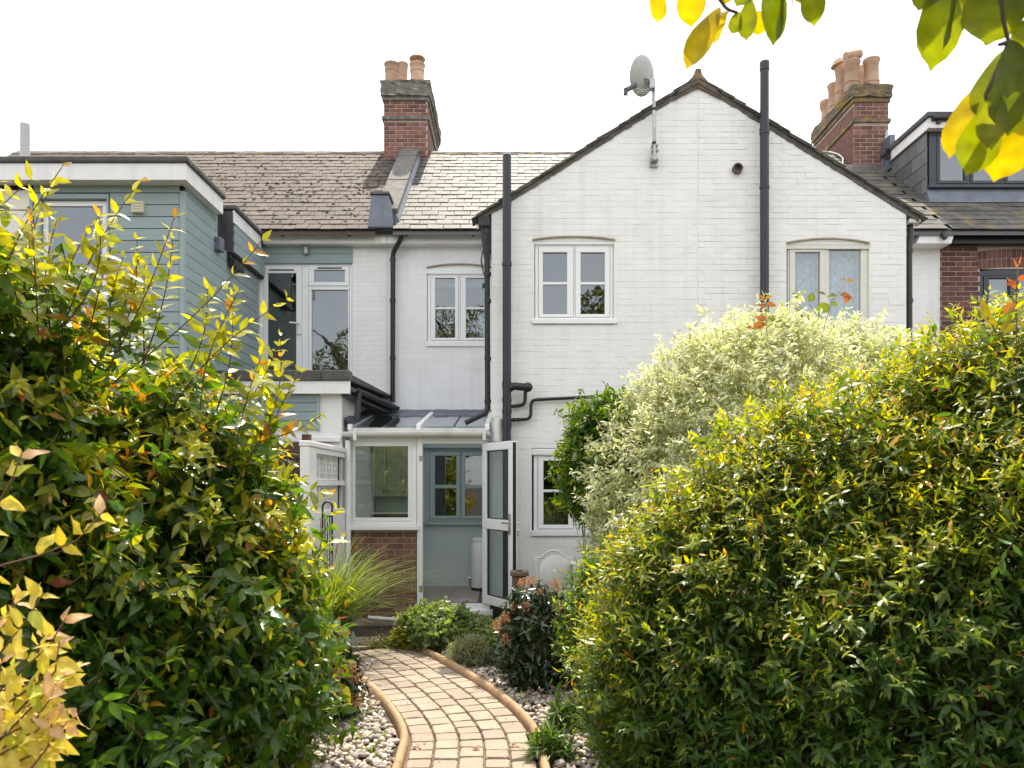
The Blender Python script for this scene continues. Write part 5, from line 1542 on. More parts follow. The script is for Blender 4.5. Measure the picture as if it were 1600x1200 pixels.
HW = 0.425
ss_ = np.linspace(0, TOT, 60)
base = MB()
L_ = [offs(s, -HW - 0.03) for s in ss_]
R_ = [offs(s, HW + 0.03) for s in ss_]
vs = [(p.x, p.y, 0.012) for p in L_] + [(p.x, p.y, 0.012) for p in R_]
n_ = len(ss_)
base.add(vs, [(i, n_ + i, n_ + i + 1, i + 1) for i in range(n_ - 1)])
path = base.build('path', M['joint'])
path['kind'] = 'structure'
ncol = 5
cw = 2 * HW / ncol
def paver(c):
    """one block with softened, uneven edges; c: four ground corners counter-clockwise"""
    e = 0.007
    cc = sum(c, Vector()) / 4
    top = [p + (cc - p).normalized() * e * 1.5 for p in c]
    z1, z0 = 0.042 + random.uniform(-0.004, 0.004), 0.0
    tz = [z1 + random.uniform(-0.0025, 0.0025) for _ in range(4)]
    # split each side once for a worn outline
    ring = []
    rtop = []
    for i in range(4):
        a, b = c[i], c[(i + 1) % 4]
        ta, tb_ = top[i], top[(i + 1) % 4]
        w = (cc - (a + b) / 2).normalized()
        for t in (0.08, 0.35, 0.65, 0.92):
            ring.append(a.lerp(b, t) + w * random.uniform(0.0, 0.005))
            rtop.append((ta.lerp(tb_, t) + w * random.uniform(-0.001, 0.004), tz[i] * (1 - t) + tz[(i + 1) % 4] * t))
    m = len(ring)
    vs = [(p.x, p.y, z0) for p in ring] + [(p.x, p.y, tz[0] - 0.011) for p in ring] + [(p.x, p.y, z) for p, z in rtop]
    fs = [(i, (i + 1) % m, m + (i + 1) % m, m + i) for i in range(m)] + [(m + i, m + (i + 1) % m, 2 * m + (i + 1) % m, 2 * m + i) for i in range(m)] + [tuple(range(2 * m, 3 * m))]
    MB().add(vs, fs).build('paver', M['paver'], path, auto=40)
for k in range(ncol):
    s = -random.uniform(0.0, 0.15)
    while s < TOT - 0.04:
        ln = random.choice([0.15, 0.17, 0.19, 0.2, 0.22])
        a, b = max(s, 0), min(s + ln, TOT)
        if TOT - b < 0.07: b = TOT
        if b - a > 0.05:
            o0, o1 = -HW + k * cw + 0.003, -HW + (k + 1) * cw - 0.003
            paver([offs(a + 0.004, o0), offs(a + 0.004, o1), offs(b - 0.004, o1), offs(b - 0.004, o0)])
        s = b if b == TOT else s + ln
# paved strip across the end
pe, de, ne = along(TOT)
u = Vector((1, 0.10, 0)).normalized()
v_ = Vector((-u.y, u.x, 0))
org = Vector((-2.75, 8.36, 0))
MB().add([tuple(org + u * -0.1 + v_ * -0.0 + Vector((0, 0, 0.010))), tuple(org + u * 1.95 + Vector((0, 0, 0.010))), tuple(org + u * 1.95 + v_ * 0.75 + Vector((0, 0, 0.010))), tuple(org + u * -0.1 + v_ * 0.75 + Vector((0, 0, 0.010)))], [(0, 1, 2, 3)]).build('mortar_bed', M['joint'], path)
for j in range(4):
    x_ = -0.1 * (j % 2)
    while x_ < 1.85:
        ln = random.choice([0.16, 0.2, 0.24]) if j else 0.30
        wd_ = 0.16 if j else 0.09
        y0 = (0 if j == 0 else 0.09 + (j - 1) * 0.165)
        c = [org + u * (x_ + 0.004) + v_ * (y0 + 0.004), org + u * (x_ + ln - 0.004) + v_ * (y0 + 0.004), org + u * (x_ + ln - 0.004) + v_ * (y0 + wd_), org + u * (x_ + 0.004) + v_ * (y0 + wd_)]
        paver(c)
        x_ += ln
# rope-top edging stones
edg = MB().add([(offs(s, sd_ * (HW + o)).x, offs(s, sd_ * (HW + o)).y, 0.006) for sd_ in (-1,) for o in (0.0, 0.09) for s in ss_],
               [(i, i + 1, n_ + i + 1, n_ + i) for i in range(n_ - 1)]).build('path_edging', M['joint'])
edg['kind'] = 'structure'
def edge_stone(sd_, a, b):
    m = 12
    pr = [(-0.030, 0.0), (-0.031, 0.045), (-0.026, 0.072), (-0.014, 0.088), (0.0, 0.093), (0.014, 0.088), (0.026, 0.072), (0.031, 0.045), (0.030, 0.0)]
    vs, fs = [], []
    rows = 28
    for i in range(rows + 1):
        s = a + (b - a) * i / rows
        p, d, nn = along(s)
        for j, (o, z) in enumerate(pr):
            k_ = 1.0 + (0.022 if (i % 2) and z > 0.04 else 0)
            if i in (0, rows): k_ = 0.95
            q = p + nn * sd_ * (HW + 0.045 + o * k_)
            vs.append((q.x, q.y, z * (k_ if z > 0.04 else 1)))
    w = len(pr)
    for i in range(rows):
        for j in range(w - 1):
            f_ = (i * w + j, i * w + j + 1, (i + 1) * w + j + 1, (i + 1) * w + j)
            fs.append(f_ if sd_ < 0 else tuple(reversed(f_)))
    fs += [tuple(range(w)), tuple(reversed(range(rows * w, rows * w + w)))]
    MB().add(vs, fs).build('edging_stone', M['edging'], edg, smooth=False, auto=60)
for sd_, s_end in ((1, TOT - 0.05), (-1, TOT - 0.75)):
    s = s_end
    while s > 0.1:
        edge_stone(sd_, max(0.0, s - 0.50), s - 0.006)
        s -= 0.50

# ------------------------------------------------------------------ pebbles
def path_side(x, y):
    """signed distance from the path's centre line, right positive"""
    best, sg = 1e9, 0
    for i in range(0, len(cen) - 1, 3):
        p = cen[i]
        d = math.hypot(p.x - x, p.y - y)
        if d < best:
            best = d
            dd = (cen[min(i + 3, len(cen) - 1)] - p)
            sg = 1 if (x - p.x) * dd.y - (y - p.y) * dd.x > 0 else -1
    return best * sg

def pebble_verts(seed):
    r_ = np.random.default_rng(seed)
    bm = bmesh.new()
    bmesh.ops.create_icosphere(bm, subdivisions=1, radius=1.0)
    v = np.array([p.co[:] for p in bm.verts])
    f = np.array([[q.index for q in fc.verts] for fc in bm.faces])
    bm.free()
    v *= 1 + 0.16 * r_.normal(size=(len(v), 1)).clip(-1.3, 1.3)
    v *= np.array([1.0, 0.78, 0.55])
    return v, f
PEB = [pebble_verts(i) for i in range(6)]
def pebble_bed(name, n, sampler):
    pts = []
    tries = 0
    while len(pts) < n and tries < n * 40:
        tries += 1
        x, y = sampler()
        sd_ = path_side(x, y)
        if abs(sd_) < HW + 0.10: continue
        s = random.uniform(0.016, 0.034) * (1.0 if random.random() < 0.9 else 1.5)
        pts.append((x, y, s))
    pts.sort(key=lambda q: q[1])
    bed = thing(name, None, None, (pts[0][0], pts[0][1], 0))
    bed['kind'] = 'structure'
    ms = []
    for i, (v, f) in enumerate(PEB):
        me = bpy.data.meshes.new('pebble')
        me.from_pydata([tuple(p) for p in v], [], [tuple(q) for q in f])
        me.materials.append(M['pebble'])
        me.polygons.foreach_set('use_smooth', [True] * len(me.polygons))
        ms.append(me)
    AV, AF, AC, nv = [], [], [], 0
    cnt = 0
    for i, (x, y, s) in enumerate(pts):
        px = 800 + F * x / y
        z = s * 0.25 + (random.uniform(0, 0.03) if i % 3 == 0 else 0.0) + 0.008
        if cnt < 300 and -5 < px < 1605:
            piece('pebble', random.choice(ms), (x, y, z), (random.gauss(0, 0.35), random.gauss(0, 0.35), random.uniform(0, 6.28)), bed, (s, s, s))
            cnt += 1
        else:
            v, f = random.choice(PEB)
            a = random.uniform(0, 6.28)
            tx, ty = random.gauss(0, 0.3), random.gauss(0, 0.3)
            m = np.array((Matrix.Rotation(a, 3, 'Z') @ Matrix.Rotation(tx, 3, 'X') @ Matrix.Rotation(ty, 3, 'Y')))
            w = (v * s) @ m.T + np.array([x, y, z])
            AV.append(w)
            AF.append(f + nv)
            nv += len(w)
            t = random.uniform(0.55, 1.45)
            wm = random.uniform(-0.03, 0.05)
            AC.append(np.tile([(0.45 + wm) * t, 0.39 * t, (0.34 - wm) * t, 1.0], (len(w), 1)))
    if AV: tri_mesh('pebbles', np.vstack(AV), np.vstack(AF), np.vstack(AC), M['pebble_many'], bed, 'stuff')
    return bed


def tri_mesh(name, V, T, C, mat, parent=None, kind=None, smooth=True):
    me = bpy.data.meshes.new(name)
    V = np.asarray(V, dtype=np.float32)
    T = np.asarray(T, dtype=np.int32)
    me.vertices.add(len(V))
    me.vertices.foreach_set('co', V.ravel())
    me.loops.add(T.size)
    me.loops.foreach_set('vertex_index', T.ravel())
    me.polygons.add(len(T))
    me.polygons.foreach_set('loop_start', np.arange(0, T.size, 3, dtype=np.int32))
    if smooth: me.polygons.foreach_set('use_smooth', np.ones(len(T), dtype=bool))
    me.update(calc_edges=True)
    if C is not None:
        ca = me.color_attributes.new('Col', 'FLOAT_COLOR', 'POINT')
        ca.data.foreach_set('color', np.asarray(C, dtype=np.float32).ravel())
    me.materials.append(mat)
    o = bpy.data.objects.new(name, me)
    link(o, parent)
    if kind: o['kind'] = kind
    return o

pebble_bed('pebble_bed', 6500, lambda: (random.uniform(-0.75, 1.6), random.uniform(4.2, 8.6)))
pebble_bed('pebble_bed', 4200, lambda: (random.uniform(-2.3, -0.4), random.uniform(4.3, 7.4)))

# ------------------------------------------------------------------ leaves
def norm(a): return a / np.maximum(np.linalg.norm(a, axis=-1, keepdims=True), 1e-9)

def template(stations, widths):
    """leaf outline along y 0..1, x -0.5..0.5, three vertices across"""
    v, t = [(0.0, 0.0)], []
    for y, w in zip(stations, widths): v += [(-w / 2, y), (0.0, y), (w / 2, y)]
    v.append((0.0, 1.0))
    n = len(stations)
    t += [(0, 2, 1), (0, 3, 2)]
    for i in range(n - 1):
        a, b = 1 + 3 * i, 4 + 3 * i
        t += [(a, a + 1, b + 1), (a, b + 1, b), (a + 1, a + 2, b + 2), (a + 1, b + 2, b + 1)]
    e = 1 + 3 * (n - 1)
    tip = len(v) - 1
    t += [(e, e + 1, tip), (e + 1, e + 2, tip)]
    return np.array(v), np.array(t)
OVATE = template([0.10, 0.32, 0.60, 0.85], [0.50, 1.0, 0.80, 0.30])
LANCE = template([0.12, 0.38, 0.68], [0.55, 1.0, 0.70])
BIG = template([0.05, 0.16, 0.32, 0.5, 0.66, 0.8, 0.89, 0.945], [0.2, 0.48, 0.76, 0.94, 1.0, 0.86, 0.58, 0.22])
SMALL = (np.array([(0, 0), (-0.5, 0.45), (0, 0.5), (0.5, 0.45), (0, 1.0)], dtype=float), np.array([(0, 2, 1), (0, 3, 2), (1, 2, 4), (2, 3, 4)]))

def leaf_geo(tp, base, d, n, L, W, curl=0.12, fold=0.18, col=None, edge=None, wave=0.0):
    """many leaves at once -> vertices, triangles, colours"""
    T, tri = tp
    N, K = len(base), len(T)
    d = norm(d)
    n = norm(n - d * np.sum(n * d, 1, keepdims=True))
    s = np.cross(d, n)
    curl = np.broadcast_to(np.asarray(curl, float), (N,))
    fold = np.broadcast_to(np.asarray(fold, float), (N,))
    x, y = T[:, 0], T[:, 1]
    wv = 0.0
    if wave:
        ph = rng.uniform(0, 6.28, (N, 1))
        wv = wave * W[:, None] * np.sin(y[None] * 9 + ph + np.sign(x)[None] * 1.3) * np.abs(x)[None] * 2
    h = L[:, None] * (-curl[:, None] * y[None] ** 2) + W[:, None] * fold[:, None] * np.abs(x)[None] + wv
    V = base[:, None] + d[:, None] * (L[:, None] * y[None])[..., None] + s[:, None] * (W[:, None] * x[None])[..., None] + n[:, None] * h[..., None]
    TR = tri[None] + (np.arange(N) * K)[:, None, None]
    C = np.ones((N, K, 4), dtype=np.float32)
    C[..., :3] = col[:, None]
    if edge is not None:
        m = (np.abs(x) > 0.05) | (y > 0.95)
        C[:, m, :3] = edge[:, None]
    else:
        mid = (np.abs(x) < 1e-6) & (y > 0.01) & (y < 0.99)
        C[:, mid, :3] *= 1.18
        if K > 20:      # side veins of the largest leaves
            row = np.searchsorted(np.unique(y), y) % 2 == 1
            C[:, row, :3] *= 0.86
    return V.reshape(-1, 3), TR.reshape(-1, 3), C.reshape(-1, 4)

def ribbon_stems(P, r0, r1, sides=3):
    """P: S x K x 3 polylines -> thin tubes"""
    S, K, _ = P.shape
    d = norm(np.gradient(P, axis=1))
    ref = norm(np.cross(d, np.array([0.31, 0.42, 0.85])))
    b = np.cross(d, ref)
    r = (r0 + (r1 - r0) * np.linspace(0, 1, K))[None, :, None]
    rings = []
    for k in range(sides):
        a = 2 * math.pi * k / sides
        rings.append(P + (ref * math.cos(a) + b * math.sin(a)) * r)
    V = np.stack(rings, 2).reshape(-1, 3)
    idx = np.arange(S * K * sides).reshape(S, K, sides)
    tri = []
    for k in range(sides):
        a, b2 = idx[:, :-1, k], idx[:, :-1, (k + 1) % sides]
        c, e = idx[:, 1:, (k + 1) % sides], idx[:, 1:, k]
        tri.append(np.stack([a, b2, c], -1).reshape(-1, 3))
        tri.append(np.stack([a, c, e], -1).reshape(-1, 3))
    return V, np.vstack(tri)

def lump(u, seed, amp):
    r_ = np.random.default_rng(seed)
    o = np.zeros(len(u))
    for k in range(5):
        f = r_.normal(size=3) * (1.6 + 1.1 * k)
        o += np.sin(u @ f + r_.uniform(0, 6.28)) / (1.3 + 0.6 * k)
    return 1 + amp * o

def on_ellipsoids(n, ells, seed, amp=0.08, shell=1.0, zmin=0.05, keep=None):
    P, NN = [], []
    got = 0
    w = np.array([(e[1][0] * e[1][1] * e[1][2]) ** (2 / 3) for e in ells])
    w /= w.sum()
    for _ in range(30):
        k = rng.choice(len(ells), size=n, p=w)
        u = norm(rng.normal(size=(n, 3)))
        c = np.array([e[0] for e in ells])[k]
        r = np.array([e[1] for e in ells])[k]
        g = lump(u, seed, amp)[:, None]
        p = c + r * u * g * shell
        nn = norm(u / r)
        ok = p[:, 2] > zmin
        for i, e in enumerate(ells):
            q = np.sum(((p - np.array(e[0])) / (np.array(e[1]) * shell)) ** 2, 1)
            ok &= ~((q < 0.92) & (k != i))
        if keep is not None: ok &= keep(p, nn)
        P.append(p[ok])
        NN.append(nn[ok])
        got += ok.sum()
        if got >= n: break
    return np.vstack(P)[:n], np.vstack(NN)[:n]

def shoots(p, nn, length, K, up=0.5, spread=0.35, droop=0.15, angle=(60, 35), Lmax=0.1, ratio=0.38, tip_size=0.45, bend=0.3):
    """shoots ending at p; opposite, crossed leaf pairs. Returns stems and leaf arrays with t (0 base .. 1 tip)"""
    S = len(p)
    d = norm(nn + np.array([0, 0, up]) + rng.normal(size=(S, 3)) * spread)
    ln = length * rng.uniform(0.65, 1.35, (S, 1))
    side = norm(np.cross(d, rng.normal(size=(S, 3))))
    bv = side * bend * rng.normal(size=(S, 1)) * 0.5 + np.array([0, 0, -droop])
    ts = np.linspace(0, 1, K)
    p0 = p - d * ln
    P = p0[:, None] + d[:, None] * (ln * ts[None])[..., None] + bv[:, None] * (ln * ts[None] ** 2)[..., None]
    dt = norm(np.gradient(P, axis=1))
    out = dict(base=[], d=[], n=[], L=[], t=[], sh=[])
    for k in range(K):
        t = ts[k]
        dk = dt[:, k]
        sk = norm(side - dk * np.sum(side * dk, 1, keepdims=True))
        bk = np.cross(dk, sk)
        a = (k % 2) * math.pi / 2 + rng.normal(size=S) * 0.3
        s1 = sk * np.cos(a)[:, None] + bk * np.sin(a)[:, None]
        ang = np.radians(angle[0] + (angle[1] - angle[0]) * t + rng.normal(size=S) * 10)
        for sg in (1, -1):
            dd = norm(dk * np.cos(ang)[:, None] + sg * s1 * np.sin(ang)[:, None] + np.array([0, 0, -0.18]) + rng.normal(size=(S, 3)) * 0.14)
            out['base'].append(P[:, k])
            out['d'].append(dd)
            out['n'].append(norm(dk + np.array([0, 0, 0.7]) + rng.normal(size=(S, 3)) * 0.25))
            prof = (0.72 + 0.28 * min(1, t * 3)) * (1 - (1 - tip_size) * max(0, (t - 0.5) / 0.5) ** 1.2)
            out['L'].append(Lmax * prof * np.clip(rng.lognormal(-0.08, 0.24, S), 0.45, 1.5))
            out['t'].append(np.full(S, t))
            out['sh'].append(np.arange(S))
    res = {k: np.concatenate(v) for k, v in out.items()}
    res['W'] = res['L'] * ratio * rng.uniform(0.85, 1.15, len(res['L']))
    return P, res

def mixc(a, b, t): return np.asarray(a)[None] * (1 - t[:, None]) + np.asarray(b)[None] * t[:, None]
def sstep(a, b, x):
    t = np.clip((x - a) / (b - a), 0, 1)
    return t * t * (3 - 2 * t)

def leaf_objects(root, tp, lv, col, mat, idx, curls=(0.05, 0.14, 0.24), fold=0.18, classes=7, edge=None, name='leaf'):
    """single leaf objects that share a few meshes (shapes x colour classes)"""
    if len(idx) == 0: return
    c = col[idx]
    order_ = np.argsort(c[:, 0] * 1.3 - c[:, 1] * 0.3 + c[:, 0] / (c[:, 1] + 0.01) * 0.05)
    groups = np.array_split(order_, classes)
    cache = {}
    for g, grp in enumerate(groups):
        if len(grp) == 0: continue
        cm = c[grp].mean(0)
        for j in grp:
            i = idx[j]
            v = random.randrange(len(curls))
            if (g, v) not in cache:
                one = np.array([1.0])
                V, T, C = leaf_geo(tp, np.zeros((1, 3)), np.array([[0, 1.0, 0]]), np.array([[0, 0, 1.0]]), one, one, curls[v], fold, cm[None], None if edge is None else edge[idx][grp].mean(0)[None])
                me = bpy.data.meshes.new(name)
                me.from_pydata([tuple(q) for q in V], [], [tuple(q) for q in T.tolist()])
                me.polygons.foreach_set('use_smooth', [True] * len(me.polygons))
                ca = me.color_attributes.new('Col', 'FLOAT_COLOR', 'POINT')
                ca.data.foreach_set('color', C.astype(np.float32).ravel())
                me.materials.append(mat)
                cache[(g, v)] = me
            d = Vector(lv['d'][i]).normalized()
            n = Vector(lv['n'][i])
            n = (n - d * n.dot(d)).normalized()
            s = d.cross(n)
            m = Matrix((s, d, n)).transposed().to_4x4()
            m.translation = Vector(lv['base'][i])
            L_, W_ = float(lv['L'][i]), float(lv['W'][i])
            o = bpy.data.objects.new(name, cache[(g, v)])
            link(o, root)
            o.matrix_basis = m @ Matrix.Diagonal((W_, L_, L_, 1))

def px_of(p):
    return 800 + F * p[:, 0] / p[:, 1], HY - F * (p[:, 2] - H) / p[:, 1]

def biggest(lv, nn_front, limit=300, extra=None):
    """indices of the leaves that show largest in the photograph"""
    mid = lv['base'] + lv['d'] * lv['L'][:, None] * 0.5
    px, py = px_of(mid)
    vis = (px > 0) & (px < 1600) & (py > 0) & (py < 1200) & nn_front
    if extra is not None: vis &= extra(px, py, mid)
    face = np.abs(np.sum(norm(np.cross(np.cross(lv['d'], lv['n']), lv['d'])) * norm(mid - np.array([0, 0, H])), 1))
    size = lv['L'] / mid[:, 1] * (0.35 + face)
    score = np.where(vis, size, -1)
    k = np.argsort(-score)[:limit]
    return k[score[k] > 0]

def sub(lv, keep): return {k: v[keep] for k, v in lv.items()}

def bush(name, label, cat, ells, seed, n_sh, length, K, Lmax, ratio, tp, mat, colour, centre, amp=0.08, inner=0.55, stems=40, keep=None, zmin=0.08, spread=0.35, up=0.5,
         angle=(60, 35), droop=0.15, curl=0.14, fold=0.18, tip_size=0.45, edgecol=None, limit=300, extra_px=None, stem_r=(0.004, 0.0016), stem_mat='stem', pieces=True, tall=None, wave=0.0, backfrac=0.5, rough=0.05):
    root = thing(name, label, cat, (centre[0], centre[1], 0))
    def thin(p, nn):
        ok = np.ones(len(p), bool)
        if backfrac < 1: ok &= (nn[:, 1] < 0.25) | (rng.uniform(size=len(p)) < backfrac)
        if keep is not None: ok &= keep(p, nn)
        return ok
    p, nn = on_ellipsoids(n_sh, ells, seed, amp, 1.0, zmin, thin)
    p = p + nn * (rng.normal(size=(len(p), 1)) * rough + np.maximum(0, rng.normal(size=(len(p), 1)) - 1.2) * rough * 1.3)
    P, lv = shoots(p, nn, length, K, up, spread, droop, angle, Lmax, ratio, tip_size)
    P_all = [P]
    sn = nn[lv['sh']]
    sp = p[lv['sh']]
    vis_front = sn[:, 1] < 0.35
    if tall is not None:      # long shoots given by hand: (base, tip)
        tb_ = np.array([t[0] for t in tall], float)
        tt_ = np.array([t[1] for t in tall], float)
        P2, lv2 = shoots(tt_, norm(tt_ - tb_), 1.0, 14, 0.0, 0.0, 0.06, (66, 42), Lmax * 0.86, ratio, 0.55, 0.25)
        lv2['n'] = norm(lv2['n'] * 0.5 + np.array([0, -0.9, 0.2]) + rng.normal(size=lv2['n'].shape) * 0.35)
        # rescale so that each shoot runs from base to tip
        ts = np.linspace(0, 1, 14)
        for j in range(len(tall)):
            side = np.array([rng.normal() * 0.05, rng.normal() * 0.05, 0.0])
            newP = tb_[j] + (tt_[j] - tb_[j]) * ts[:, None] + side * np.sin(ts * math.pi)[:, None]
            for k in range(14):
                m = (lv2['sh'] == j) & (np.abs(lv2['t'] - ts[k]) < 1e-6)
                lv2['base'][m] = newP[k]
            P2[j] = newP
        lv2['tall'] = np.ones(len(lv2['t']))
        lv['tall'] = np.zeros(len(lv['t']))
        lv2['sh'] = lv2['sh'] + len(p)
        lv = {k: np.concatenate([lv[k], lv2[k]]) for k in lv}
        sn = np.vstack([sn, np.tile([0, -1.0, 0.3], (len(lv2['t']), 1))])
        sp = np.vstack([sp, tt_[lv2['sh'] - len(p)]])
        vis_front = np.concatenate([vis_front, np.ones(len(lv2['t']), bool)])
        Vt, Tt = ribbon_stems(P2, 0.0042, 0.0018, 5)
        tri_mesh('tall_stem', Vt, Tt, None, M[stem_mat], root, 'stuff')
    else:
        lv['tall'] = np.zeros(len(lv['t']))
    col, edge = colour(lv, sp, sn)
    idx = biggest(lv, vis_front, limit, extra_px) if pieces else np.array([], int)
    leaf_objects(root, tp, lv, col, mat, idx, edge=edge, fold=fold)
    rest = np.ones(len(lv['t']), bool)
    rest[idx] = False
    lr = sub(lv, rest)
    cu = curl * rng.uniform(0.3, 1.7, rest.sum())
    V, T, C = leaf_geo(tp, lr['base'], lr['d'], lr['n'], lr['L'], lr['W'], cu, fold, col[rest], None if edge is None else edge[rest], wave)
    AV, AT, AC = [V], [T], [C]
    off = len(V)
    # older foliage further in
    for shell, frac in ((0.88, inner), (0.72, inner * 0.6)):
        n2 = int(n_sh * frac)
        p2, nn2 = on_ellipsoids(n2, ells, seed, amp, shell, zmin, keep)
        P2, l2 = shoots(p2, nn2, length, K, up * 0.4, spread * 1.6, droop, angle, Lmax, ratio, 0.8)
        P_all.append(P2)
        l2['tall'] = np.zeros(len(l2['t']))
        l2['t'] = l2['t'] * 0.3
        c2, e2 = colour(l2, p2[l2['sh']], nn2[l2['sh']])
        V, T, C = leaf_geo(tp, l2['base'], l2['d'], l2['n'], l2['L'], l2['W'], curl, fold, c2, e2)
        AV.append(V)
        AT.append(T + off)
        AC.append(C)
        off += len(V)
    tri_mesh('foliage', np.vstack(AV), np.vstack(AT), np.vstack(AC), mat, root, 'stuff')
    V, T = ribbon_stems(np.vstack([q[:, ::max(1, (K - 1) // 3)][:, :3] for q in P_all]), *stem_r)
    tri_mesh('twigs', V, T, None, M[stem_mat], root, 'stuff')
    # woody stems from the ground
    if stems:
        sm = MB()
        for i in range(stems):
            e = ells[random.randrange(len(ells))]
            a = random.uniform(0, 6.28)
            sz = min(1.0, e[1][0])
            b = Vector((centre[0] + random.gauss(0, 0.22 * sz) + (e[0][0] - centre[0]) * 0.6, centre[1] + random.gauss(0, 0.18 * sz) + (e[0][1] - centre[1]) * 0.6, -0.02))
            u = Vector((math.cos(a), math.sin(a), random.uniform(-0.1, 1.2))).normalized()
            t = Vector(e[0]) + Vector((u.x * e[1][0], u.y * e[1][1], u.z * e[1][2])) * 0.86
            if t.z < 0.3 * sz: t.z = 0.3 * sz
            m1 = b.lerp(t, 0.4) + Vector((random.gauss(0, 0.07), random.gauss(0, 0.07), 0.22)) * sz
            m2 = b.lerp(t, 0.75) + Vector((random.gauss(0, 0.07), random.gauss(0, 0.07), 0.12)) * sz
            r_ = random.uniform(0.006, 0.016) * (0.25 + 0.75 * sz)
            sm.tube([b, m1, m2, t], [r_, r_ * 0.8, r_ * 0.55, r_ * 0.3], 5, cap=False)
        sm.build('stems', M['bark'], root, smooth=True, kind='stuff')
    return root


LM = {
    'glossy': leaf_mat('glossy_leaf', 0.42, 0.26, (2.2, 2.0, 0.35), spec=0.6),
    'hyper': leaf_mat('soft_leaf', 0.45, 0.36, (2.1, 1.9, 0.35), spec=0.5),
    'vari': leaf_mat('variegated_leaf', 0.42, 0.5, (1.15, 1.15, 0.75), under=(1, 1, 1)),
    'bright': leaf_mat('thin_bright_leaf', 0.45, 0.4, (1.9, 1.8, 0.4)),
    'gold': leaf_mat('golden_leaf', 0.42, 0.45, (1.25, 1.2, 0.6), under=(1, 1, 1)),
    'magnolia': leaf_mat('large_leaf', 0.62, 0.38, (2.9, 2.5, 0.12), under=(1.0, 1.0, 0.9)),
    'dark': leaf_mat('leathery_leaf', 0.10, 0.24, (1.8, 1.7, 0.4), spec=0.65),
    'tree': leaf_mat('tree_leaf', 0.30, 0.5, (1.6, 1.6, 0.4)),
}

# ---- left bush
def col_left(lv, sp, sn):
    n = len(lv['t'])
    lit_side = sstep(1.0, 2.7, sp[:, 2] + 0.45 * sn[:, 2] + 0.7 * np.maximum(sn[:, 0], 0) - 0.45 * np.maximum(-sn[:, 1] - 0.2, 0))  # painted sunlight: yellower on the top and right side, greener in front
    young = sstep(0.25, 1.0, lv['t'] + rng.normal(size=n) * 0.14 + 0.18 * lv['tall'] - (1 - lit_side) * 0.55)  # yellow of the young tips, shifted by that painted sunlight
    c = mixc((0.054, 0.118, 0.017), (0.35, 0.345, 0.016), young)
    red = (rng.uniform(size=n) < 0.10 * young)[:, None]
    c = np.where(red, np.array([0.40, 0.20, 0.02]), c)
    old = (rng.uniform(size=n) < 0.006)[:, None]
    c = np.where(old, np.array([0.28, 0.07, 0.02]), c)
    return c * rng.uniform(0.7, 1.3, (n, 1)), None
tall = []
def T3(pxb, pyb, pxt, pyt, Y): tall.append(((X(pxb - (pxt - pxb) * 0.5, Y + 0.1), Y + 0.1, Z(pyb + 75, Y)), (X(pxt, Y), Y - 0.05, Z(pyt, Y))))
for q in ((30, 420, 108, 268, 3.3), (0, 420, 12, 292, 3.2), (140, 440, 228, 288, 3.5), (205, 500, 280, 345, 3.6), (255, 520, 415, 380, 3.8), (330, 560, 452, 470, 4.0), (300, 520, 330, 455, 4.0), (360, 640, 505, 650, 4.2), (120, 430, 165, 345, 3.4), (60, 440, 60, 340, 3.2), (380, 600, 440, 540, 4.3), (200, 470, 225, 410, 3.7)): T3(*q)
for _ in range(14):
    a = random.uniform(-40, 455)
    yo = 335 + max(0, a) * 0.42 + max(0, a - 300) * 0.8        # where the leafy mass ends at that column
    T3(a, yo + 60, a + random.uniform(5, 55), yo - random.uniform(5, 62), 3.3 + max(0, a) / 455 * 0.9)
left_ells = [((-2.45, 4.55, 1.25), (1.22, 1.1, 1.35)), ((-2.75, 3.7, 2.0), (0.85, 0.7, 1.12)), ((-3.0, 3.9, 1.75), (1.1, 0.9, 1.10)), ((-1.85, 4.9, 0.85), (0.68, 0.8, 0.95)), ((-2.3, 3.75, 0.9), (0.8, 0.6, 1.05))]
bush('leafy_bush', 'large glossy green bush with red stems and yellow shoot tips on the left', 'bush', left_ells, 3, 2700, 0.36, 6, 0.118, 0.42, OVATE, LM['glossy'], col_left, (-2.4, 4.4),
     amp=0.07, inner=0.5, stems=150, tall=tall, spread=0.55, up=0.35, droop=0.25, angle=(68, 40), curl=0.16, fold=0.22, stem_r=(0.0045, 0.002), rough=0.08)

# ---- right bush
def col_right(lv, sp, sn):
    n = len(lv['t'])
    lit_side = sstep(0.3, 2.2, sp[:, 2] + 0.5 * sn[:, 2] - 0.35 * sn[:, 0] - 0.25 * (sp[:, 0] - 1.8) * (sp[:, 2] < 2.2) - 0.4 * np.maximum(-sn[:, 1] - 0.3, 0))  # painted light: yellower on the upper left, shaded green at lower right
    young = sstep(0.2, 1.0, lv['t'] + rng.normal(size=n) * 0.12 - (1 - lit_side) * 0.58)  # young tips, made fewer where the bush is painted as shaded
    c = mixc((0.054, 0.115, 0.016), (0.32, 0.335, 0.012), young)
    org = (rng.uniform(size=n) < 0.09 * young * lit_side * lit_side)[:, None]
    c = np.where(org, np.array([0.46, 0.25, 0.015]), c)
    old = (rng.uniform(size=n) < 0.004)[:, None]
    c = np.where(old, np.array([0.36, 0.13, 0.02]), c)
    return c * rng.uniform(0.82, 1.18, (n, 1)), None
right_ells = [((2.68, 4.6, 1.2), (1.15, 1.05, 1.52)), ((2.1, 4.75, 0.95), (1.54, 1.15, 1.50)), ((3.1, 4.4, 1.35), (1.35, 1.15, 1.58)), ((1.33, 5.0, 0.6), (0.84, 0.85, 0.90)), ((2.5, 3.9, 0.9), (1.15, 0.75, 1.15))]
